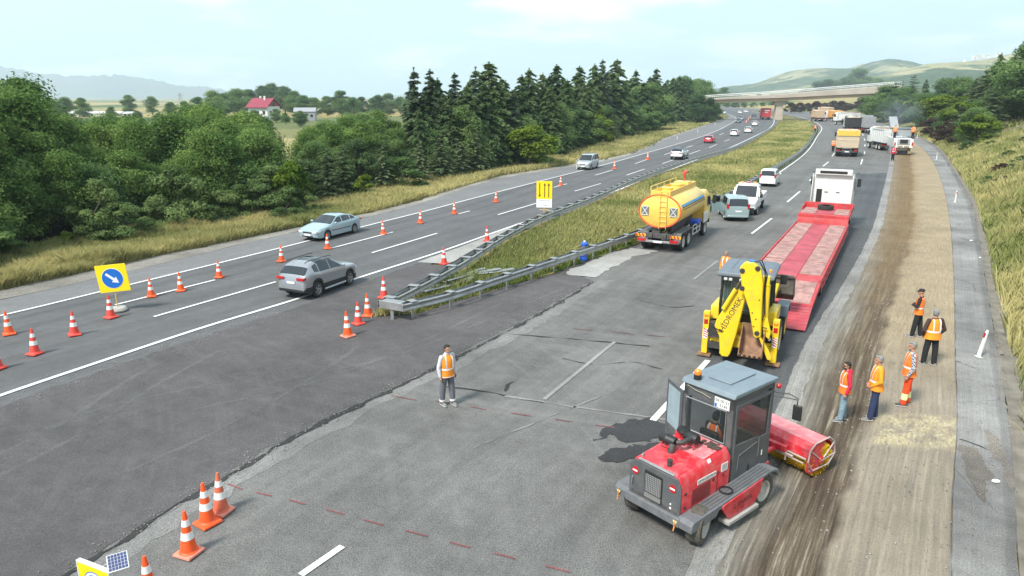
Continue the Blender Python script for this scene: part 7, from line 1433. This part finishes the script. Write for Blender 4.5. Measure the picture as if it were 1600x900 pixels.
def shed(px, row, top, L_, lab, m=HW, rm=None, rz=0):
    p = at(px, row); H_ = max(2, hgt(px, row, top)); t_ = thing('farm_building', lab, 'building', (p.x,p.y,-.3), R(rz), None); b = MB(); b.box((0,0,H_*.38),(L_,7,H_*.76)); wl = b.build('wall', m, t_); b = MB(); b.prism([(-3.8,H_*.74),(0,H_+.3),(3.8,H_*.74)],'x',-L_/2-.3,L_/2+.3); b.build('roof', rm or HW, t_)
    for k in range(3): b = MB(); b.box((-L_/3+k*L_/3,-3.52,H_*.4),(1,.06,1)); b.build('window', GLASS, wl)
shed(478, 187, 168, 8, 'grey outbuilding right of the red-roofed house', GREYB, GREYB, 10); shed(150, 181, 174, 26, 'long low white farm building far behind the wood, left one', HW, None, 4); shed(128, 180, 175, 14, 'smaller white farm building beside the long low one', HW, None, 0); shed(208, 181, 175, 6, 'small white hut below the round far tree', HW)
for i, (px, row, top) in enumerate([(1393,148,97),(1402,148,99),(1432,141,103),(1470,138,104),(1510,126,88),(1517,126,87),(1524,126,86),(1532,124,86),(1497,128,92),(1545,120,84),(1240,140,128),(1252,140,130),(1262,141,131),(1226,141,132),(1275,140,129),(1185,143,139),(1197,142,138),(1210,142,137)]):
    D = 1560 if px > 1480 else 2300; x = (px-800)/FPX*D*.967; z = CH + (YH-top-5)/FPX*D*.95; t_ = thing('village_house', 'white village house far off on the hillside right of the overpass' if px > 1380 else 'white village house far off on the hillside above the overpass', 'house', (x, D, z), i*1.3, 'village houses on the hills', .55)
    b = MB(); b.box((0,0,0),(10,9,10)); b.build('wall', HW, t_); b = MB(); b.prism([(-5,5),(0,8),(5,5)],'x',-5.4,5.4); b.build('roof', BRD if i % 2 else HW, t_)
p = at(283, 166); H_ = hgt(283, 166, 145); t_ = thing('power_pylon', 'thin grey lattice pylon far beyond the fields', 'pylon', (p.x,p.y,0)); b = MB()
for sx, sy in ((1,1),(1,-1),(-1,1),(-1,-1)): b.tube([(sx*2,sy*2,0),(0.25*sx,.25*sy,H_)], .16, 4)
for k in range(6): z = H_*k/6; w_ = 2-1.75*k/6; b.tube([(-w_,-w_,z),(w_-.3,-w_+.3,z+H_/6),(w_-.3,w_-.3,z+H_/6)], .1, 4)
b.tube([(-4,0,H_*.8),(4,0,H_*.8)], .2, 4); b.tube([(-3,0,H_*.92),(3,0,H_*.92)], .2, 4); b.build('lattice', STEEL, t_)
# ---------------------------------------------------------------- people
SKIN = mat('skin', (.42,.22,.14), .55, var=.05); HAIRD = mat('hair_dark', (.018,.014,.012), .7, var=.3, scale=20); HAIRG = mat('hair_grey', (.20,.20,.20), .7, var=.35, scale=25)
SHOE = mat('shoe_grey', (.20,.20,.19), .7, var=.25, scale=12); SHOEK = mat('shoe_dark', (.06,.06,.06), .7, var=.25, scale=12); SOLE = mat('sole', (.5,.5,.48), .7)
def cloth(n, c, **k): return mat(n, c, .85, var=k.pop('var', .14), scale=k.pop('scale', 9), bump=.3, **k)
REFT = mat('reflective_tape', (.80,.80,.78), .35, var=.05)
def remesh(b, vox, name, m, smooth=2):
    me = b.mesh('tmp', m, 180); o = bpy.data.objects.new('tmp', me); COL.objects.link(o)
    r_ = o.modifiers.new('r', 'REMESH'); r_.mode = 'VOXEL'; r_.voxel_size = vox; r_.use_smooth_shade = True
    if smooth: s_ = o.modifiers.new('s', 'SMOOTH'); s_.factor = .5; s_.iterations = smooth
    dg = bpy.context.evaluated_depsgraph_get(); out = bpy.data.meshes.new_from_object(o.evaluated_get(dg)); bpy.data.objects.remove(o); bpy.data.meshes.remove(me)
    out.name = name; out.materials.clear(); out.materials.append(m); out.polygons.foreach_set('use_smooth', [True] * len(out.polygons)); return out
def ring(c, rx, ry, n=20, yaw=0): return [(c[0] + rx*math.cos(q)*math.cos(yaw) - ry*math.sin(q)*math.sin(yaw), c[1] + rx*math.cos(q)*math.sin(yaw) + ry*math.sin(q)*math.cos(yaw), c[2]) for q in np.linspace(0, 6.2832, n + 1)[:-1]]
def limb(b, pts, rs):
    for (p, q), (r0, r1) in zip(zip(pts[:-1], pts[1:]), zip(rs[:-1], rs[1:])):
        p, q = Vector(p), Vector(q); k = max(2, int((q - p).length / .05)); b.tube([p.lerp(q, i / k) for i in range(k + 1)], [r0 + (r1 - r0) * i / k for i in range(k + 1)], 12)
    for p, r in zip(pts, rs): b.ball(p, r, 12)
def hand(b, w, d, side, curl=.5):
    """palm, four unequal bent fingers and a thumb leaving the side of the palm; d = direction the hand points"""
    w, d = Vector(w), Vector(d).normalized(); f = Vector((1, 0, 0)); f = (f - d * f.dot(d)).normalized(); n = d.cross(f) * side     # f: across the knuckles, towards the thumb
    if n.y * side > 0: n = -n
    pc = w + d * .05; b.tube([w - d*.01, w + d*.03, w + d*.085], [.024, .030, .031], 10)
    for i, L_ in enumerate((.070, .080, .074, .058)):
        k = w + d * .085 + f * (.030 - .020 * i); m1 = k + (d * math.cos(curl*.5) + n * math.sin(curl*.5)) * L_ * .5; m2 = m1 + (d * math.cos(curl*1.5) + n * math.sin(curl*1.5)) * L_ * .5
        b.tube([k - d*.02, k, m1, m2], [.0098, .0098, .0090, .0078], 8); b.ball(m2, .0078, 8)
    t0 = w + d * .025 + f * .022; t1 = t0 + (d * .6 + f * .8).normalized() * .038; t2 = t1 + (d * .9 + f * .2 + n * .3).normalized() * .03; b.tube([t0, t1, t2], [.012, .0105, .009], 8); b.ball(t2, .009, 8)
def person(label, loc, rz, H=1.76, legs=((.02,.0),(-.02,.0)), spread=.10, arms=None, turn=0, sit=False, hair=HAIRD, haircut='short', beard=False, cap=None, glasses=False, top=None, sleeve=None, trousers=None, shin=None, hood=None, vest=HIVIS, shoe=SHOE, fat=1.0, group=None, collar=None, vsty='tape'):
    root = thing('person', label, 'person', loc, rz, group, H / 1.78); k = fat
    hipz = .93 if not sit else .0
    hips = {s: Vector((0, s*.095, hipz - .02)) for s in (1, -1)}
    J = {}
    for s, (dx, kb) in zip((1, -1), legs):
        if sit: kn = Vector((.44, s*.13, .0)); an = Vector((.46, s*.13, -.42))
        else: an = Vector((dx, s*spread, .085)); kn = Vector((dx*.55 + kb, s*(spread*.98), .50))
        J[s] = (hips[s], kn, an)
    sh = {s: Vector((0, s*.185*(.6+.4*k), hipz + .52)) for s in (1, -1)}
    arms = arms or {}
    A = {}
    for s in (1, -1):
        e, w_, d = arms.get(s, ((-.03, s*.265, hipz + .22), (.06, s*.25, hipz - .03), (.15, 0, -1)))
        A[s] = (sh[s], Vector(e), Vector(w_), Vector(d))
    hc = Vector((.03, 0, hipz + .74)); ct, st = math.cos(turn), math.sin(turn)
    def hp(x, y, z): return (hc.x + x*ct - y*st, hc.y + x*st + y*ct, hc.z + z)
    # body: one continuous skin
    b = MB()
    for s in (1, -1): limb(b, J[s], (.082, .054, .040)); limb(b, A[s][:3], (.050, .040, .027)); hand(b, A[s][2], A[s][3], s, .7); b.loft([ring((J[s][2].x + x, J[s][2].y, J[s][2].z - .05), .03 if x else .035, .032, 12) for x in (0,)] + [[(J[s][2].x + .03, J[s][2].y + .035*math.cos(q), .045 + .03*math.sin(q) + J[s][2].z - .085) for q in np.linspace(0,6.28,13)[:-1]], [(J[s][2].x + .17, J[s][2].y + .03*math.cos(q), .03 + .018*math.sin(q) + J[s][2].z - .085) for q in np.linspace(0,6.28,13)[:-1]]])
    b.loft([ring((0,0,hipz-.10), .09, .13), ring((0,0,hipz), .115*k, .165), ring((.01*k,0,hipz+.14), .105*k, .145*k), ring((.01,0,hipz+.30), .115, .165), ring((0,0,hipz+.44), .11, .175), ring((-.01,0,hipz+.52), .085, .15), ring((-.005,0,hipz+.57), .06, .07), ring((.015,0,hipz+.68), .052, .054)])
    # head: skull, jaw, nose, brow, ears
    b.ball(hp(-.008, 0, .02), (.096, .076, .105), 20); b.ball(hp(.022, 0, -.045), (.070, .060, .065), 16); b.ball(hp(.075, 0, -.075), (.022, .028, .020), 10)
    b.tube([hp(.085, 0, .025), hp(.105, 0, -.005), hp(.112, 0, -.020)], [.009, .012, .015], 8); b.ball(hp(.084, 0, -.048), (.012, .024, .008), 10)
    for s in (1, -1): b.ball(hp(-.005, s*.078, -.005), (.018, .010, .030), 10); b.ball(hp(.070, s*.030, .034), (.018, .024, .009), 8)
    bo = bpy.data.objects.new('body', remesh(b, .0085, 'body', SKIN)); COL.objects.link(bo); bo.parent = root
    def add(nm, me, par=root): o = bpy.data.objects.new(nm, me); COL.objects.link(o); o.parent = par; return o
    for s in (1, -1): b = MB(); b.ball(hp(.079, s*.030, .012), (.012, .013, .008), 8); add('eye', b.mesh('eye', INK), bo)
    b = MB()
    if cap: b.loft([ring(hp(-.008,0,.045), .106,.088), ring(hp(-.012,0,.09), .10,.082), ring(hp(-.015,0,.125), .07,.06), ring(hp(-.015,0,.137), .02,.02)]); b.prism([(hp(.07,0,0)[0]-.0, y) for y in ()] or [(0,0),(.1,0),(.1,.1)], 'z', -9, -9) if False else None; b.loft([[hp(.06,y,.045) for y in (-.07,0,.07)] + [hp(.06,y,.055) for y in (.07,0,-.07)], [hp(.165,y,.030) for y in (-.045,0,.045)] + [hp(.165,y,.036) for y in (.045,0,-.045)]]); add('cap', b.mesh('cap', cap, 50), bo)
    else:
        b.ball(hp(-.020, 0, .034), (.096, .081, .096), 20); b.ball(hp(-.045, 0, -.01), (.066, .080, .085), 16)
        if haircut == 'short': b.ball(hp(.035, 0, .095), (.055, .062, .032), 12)
        add('hair', remesh(b, .009, 'hair', hair, 1), bo)
    if beard: b = MB(); b.ball(hp(.040, 0, -.072), (.062, .062, .042), 14); b.box(hp(.094, 0, -.036), (.012, .045, .012)); add('beard', b.mesh('beard', HAIRD), bo)
    if glasses:
        b = MB()
        for s in (1, -1): b.box(hp(.098, s*.032, .014), (.012, .052, .034), 0, (0,0,turn)); b.tube([hp(.09, s*.062, .02), hp(-.0, s*.086, .02)], .004, 5)
        add('sunglasses', b.mesh('sunglasses', INK), bo)
    # trousers
    b = MB(); tr_ = (.102, .088, .078)
    for s in (1, -1): limb(b, (J[s][0] + Vector((0,0,.0)), J[s][1], J[s][2] + Vector((0,0,.01))), tr_)
    b.loft([ring((0,0,hipz-.12), .10, .14), ring((-.01,0,hipz-.02), .125*k, .178), ring((0,0,hipz+.07), .122*k, .160*k)]); add('trousers', remesh(b, .014, 'trousers', trousers))
    if shin:
        for s in (1, -1):
            p0, p1 = J[s][1].lerp(J[s][2], shin[0]), J[s][1].lerp(J[s][2], shin[1]); b = MB(); b.tube([p0, p1], [.0845, .082], 16); add('reflective_band', b.mesh('band', shin[2]))
    # shoes
    for s in (1, -1):
        a = J[s][2]; z = a.z - .085; b = MB(); b.loft([[(a.x + x, a.y + wd*math.cos(q), z + .012 + hh*.5 + hh*.5*math.sin(q)) for q in np.linspace(0,6.2832,13)[:-1]] for x, wd, hh in ((-.075,.030,.06),(-.06,.040,.09),(0,.042,.10),(.08,.048,.075),(.15,.046,.055),(.19,.030,.04))]); so_ = add('shoe', b.mesh('shoe', shoe, 60))
        b = MB(); b.loft([[(a.x + x, a.y + wd*c, z + zz) for c, zz in ((1,0),(1,.02),(-1,.02),(-1,0))] for x, wd in ((-.08,.034),(0,.044),(.09,.050),(.16,.047),(.20,.030))]); add('sole', b.mesh('sole', SOLE), so_)
    # shirt or jacket: torso and sleeves in one piece
    b = MB(); b.loft([ring((0,0,hipz+.0), .128*k, .175*k), ring((.012*k,0,hipz+.14), .122*k, .160*k), ring((.01,0,hipz+.30), .128*(.5+.5*k), .178), ring((0,0,hipz+.44), .122, .19), ring((-.01,0,hipz+.535), .09, .16), ring((-.005,0,hipz+.60), .066, .075)])
    for s in (1, -1): limb(b, (A[s][0], A[s][1], A[s][1].lerp(A[s][2], .93)), (.068, .056, .044))
    add('jacket', remesh(b, .013, 'jacket', sleeve or top))
    if hood: b = MB(); b.loft([ring((-.06,0,hipz+.50), .05,.11), ring((-.075,0,hipz+.57), .075,.12), ring((-.05,0,hipz+.63), .07,.10), ring((-.03,0,hipz+.65),.05,.08)]); add('hood', b.mesh('hood', hood, 60))
    if collar: b = MB(); b.loft([ring((.0,0,hipz+.585), .075,.08), ring((.01,0,hipz+.645), .068,.068), ring((.01,0,hipz+.645), .058,.058), ring((.0,0,hipz+.585), .062,.068)]); add('collar', b.mesh('collar', collar, 60))
    if vest:
        def tor(z): return (lerp([-.06,.02,.14,.30,.44,.50,.545,.575], [.160*k,.152*k,.140*k,.145*(.5+.5*k),.138,.118,.098,.078], z), lerp([-.06,.02,.14,.30,.44,.50,.545,.575], [.215*k,.200*k,.180*k,.195*(.5+.5*k),.200,.188,.155,.095], z), lerp([-.06,.14,.3,.575], [.0,.012*k,.01,-.005], z))
        def R_(z, e=0): a, c, x = tor(z); return ring((x, 0, hipz + z), a + e, c + e, 32)
        b = MB(); zs = (-.06,.02,.14,.22,.30,.38,.44,.50,.545,.575); b.loft([R_(z) for z in zs], caps=False); v_ = add('vest', b.mesh('vest', vest, 60))
        b = MB(); b.loft([R_(z, e) for z, e in ((.155,.004),(.205,.004))], caps=False); add('waist_tape', b.mesh('tape', REFT, 60), v_)
        if vsty == 'two': b = MB(); b.loft([R_(z, .004) for z in (-.05,-.03)], caps=False); add('hem_tape', b.mesh('tape', REFT, 60), v_)
        for s in (1, -1):
            for fr in (1, -1):
                pts = []
                for z in (.205,.30,.38,.44,.50,.545,.575):
                    a, c, x = tor(z); y = s * lerp([.2,.5,.575], [.105,.105,.085], z); pts.append(Vector((x + fr*(a*math.sqrt(max(.02, 1-(y/c)**2)) + .006), y, hipz + z + .002)))
                b = MB(); w_ = Vector((0, .024, 0)); vs = [p - w_ for p in pts] + [p + w_ for p in pts]; n = len(pts); b.add(vs, [(i, i+1, n+i+1, n+i) for i in range(n-1)]); add('shoulder_tape', b.mesh('tape', REFT, 60, False), v_)
    return root
def check_mat():
    m, t, b_, l = nodes('check_shirt', .85); ob = N(t, 'ShaderNodeTexCoord').outputs['Object']; c = N(t, 'ShaderNodeTexChecker'); c.inputs['Scale'].default_value = 26; c.inputs['Color1'].default_value = (.55,.55,.57,1); c.inputs['Color2'].default_value = (.06,.07,.13,1); l(ob, c.inputs['Vector']); l(c.outputs['Color'], b_.inputs['Base Color']); return m
DOWN = lambda s, x=.03: ((-.03, s*.265, 1.14), (x, s*.255, .90), (.2, 0, -1))
BACK = lambda s: ((-.10, s*.25, 1.16), (-.20, s*.07, .99), (-.05, -s*.6, -.6))
FOLD = lambda s: ((.05, s*.28, 1.18), (.24, s*.06, 1.20), (.1, -s*1, .1))
LIGHT = cloth('shirt_pale', (.55,.55,.58)); GREYT = cloth('trousers_grey', (.13,.13,.15)); JEANL = cloth('jeans_light', (.20,.29,.35), var=.25); JEAND = cloth('jeans_navy', (.025,.04,.10)); BLKT = cloth('trousers_black', (.015,.015,.018)); ORT = cloth('trousers_orange', (.80,.07,.015)); REDS = cloth('sweater_red', (.50,.02,.05)); BRNJ = cloth('jacket_brown', (.055,.03,.025)); BLKJ = cloth('jacket_black', (.02,.015,.018)); ORJ = cloth('jacket_amber', (.85,.33,.02)); AMB = cloth('vest_amber', (.92,.28,.02)); YREF = mat('yellow_reflective', (.80,.78,.40), .4)
person('man in pale shirt and grey trousers standing alone in the middle of the worn lanes', spot(700,634,.035), R(-50), 1.85, ((.06,0),(-.10,0)), .125, {1: DOWN(1), -1: DOWN(-1)}, .1, top=LIGHT, sleeve=LIGHT, trousers=GREYT, shin=(.78,.92,REFT), vest=AMB, vsty='two', hair=HAIRD, collar=LIGHT)
person('bearded man in sunglasses, red hooded top and light jeans', spot(1314,658,.03), R(172), 1.72, ((.07,0),(-.08,0)), .10, {1: DOWN(1,.05), -1: DOWN(-1)}, .15, top=REDS, sleeve=REDS, trousers=JEANL, hood=REDS, beard=True, glasses=True, hair=HAIRD)
person('grey-haired man in amber jacket and navy jeans with hands in front', spot(1362,656,.03), R(165), 1.86, ((.08,0),(-.08,0)), .105, {1: ((-.02,.27,1.16),(.14,.14,.98),(.4,-.5,-1)), -1: ((-.02,-.27,1.16),(.14,-.14,.98),(.4,.5,-1))}, .05, top=ORJ, sleeve=ORJ, trousers=JEAND, vest=AMB, hair=HAIRG, fat=1.15)
person('man in checked shirt and bright orange trousers with pale bands', spot(1413,634,.03), R(160), 1.93, ((.06,0),(-.07,0)), .105, {1: DOWN(1,.08), -1: DOWN(-1)}, .3, top=check_mat(), sleeve=MATS['check_shirt'], trousers=ORT, shin=(.30,.72,YREF), vest=HIVIS, hair=HAIRG, shoe=SHOEK, fat=1.08)
person('grey-haired heavy man in brown jacket seen from behind', spot(1450,571,.03), R(95), 1.92, ((.06,0),(-.05,0)), .135, {1: ((-.02,.34,1.14),(.10,.25,.95),(.3,-.3,-1)), -1: ((-.02,-.34,1.14),(.10,-.25,.95),(.3,.3,-1))}, -.1, top=BRNJ, sleeve=BRNJ, trousers=BLKT, vest=AMB, hair=HAIRG, fat=1.22)
w5 = person('man in a black cap and black top with folded arms, farthest of the standing group', spot(1430,527,.03), R(140), 1.83, ((.10,0),(-.12,0)), .11, {1: FOLD(1), -1: FOLD(-1)}, .25, top=BLKJ, sleeve=BLKJ, trousers=BLKT, cap=BLKJ, vest=HIVIS, shoe=SHOE)
w6 = person('bald-headed worker mostly hidden behind the yellow digger', spot(1131,452,.03), R(-140), 1.80, ((.02,0),(-.02,0)), .09, {1: DOWN(1), -1: DOWN(-1)}, 0, top=AMB, sleeve=AMB, trousers=BLKT, vest=HIVIS, hair=HAIRG)
# sweeper driver, seated
q = lworld(sw.location, hS, 1.72, .05, 1.21); person('driver in an orange vest seated inside the red road sweeper', (q[0], q[1], q[2] + .03), hS, 1.70, sit=True, arms={1: ((.12,.27,.26),(.36,.16,.30),(1,-.2,.1)), -1: ((.12,-.27,.26),(.36,-.16,.30),(1,.2,.1))}, top=BLKJ, sleeve=BLKJ, trousers=BLKT, vest=HIVIS, hair=HAIRD)
FG = 'workers around the trucks under the overpass'
def far_p(src, px, py, rz, lab, z=.03, sc=None, swap=None): return dup(src, spot(px, py, z), R(rz), lab, FG, sc, swap=swap)
far_p(w5, 1273, 208, 60, 'worker standing at the centre reservation edge by the bend', sc=1.25)
far_p(w6, 1301, 238, 60, 'worker standing left of the yellow-topped tipper', sc=1.2)
far_p(w6, 1394, 252, 80, 'worker in a red top walking behind the milling machine', sc=1.2, swap={'hivis_orange': REDS, 'vest_amber': REDS})
far_p(w5, 1355, 186, 90, 'worker far off beside the pale box truck', sc=1.3)
for y, lab in ((1.0, 'operator standing on the left of the milling machine platform'), (-1.05, 'operator standing on the right of the milling machine platform')):
    q = lworld(mm.location, R(70), 1.4*1.22, y*1.22, 2.02*1.22); o = dup(w6, q, R(90), lab, FG, 1.15)
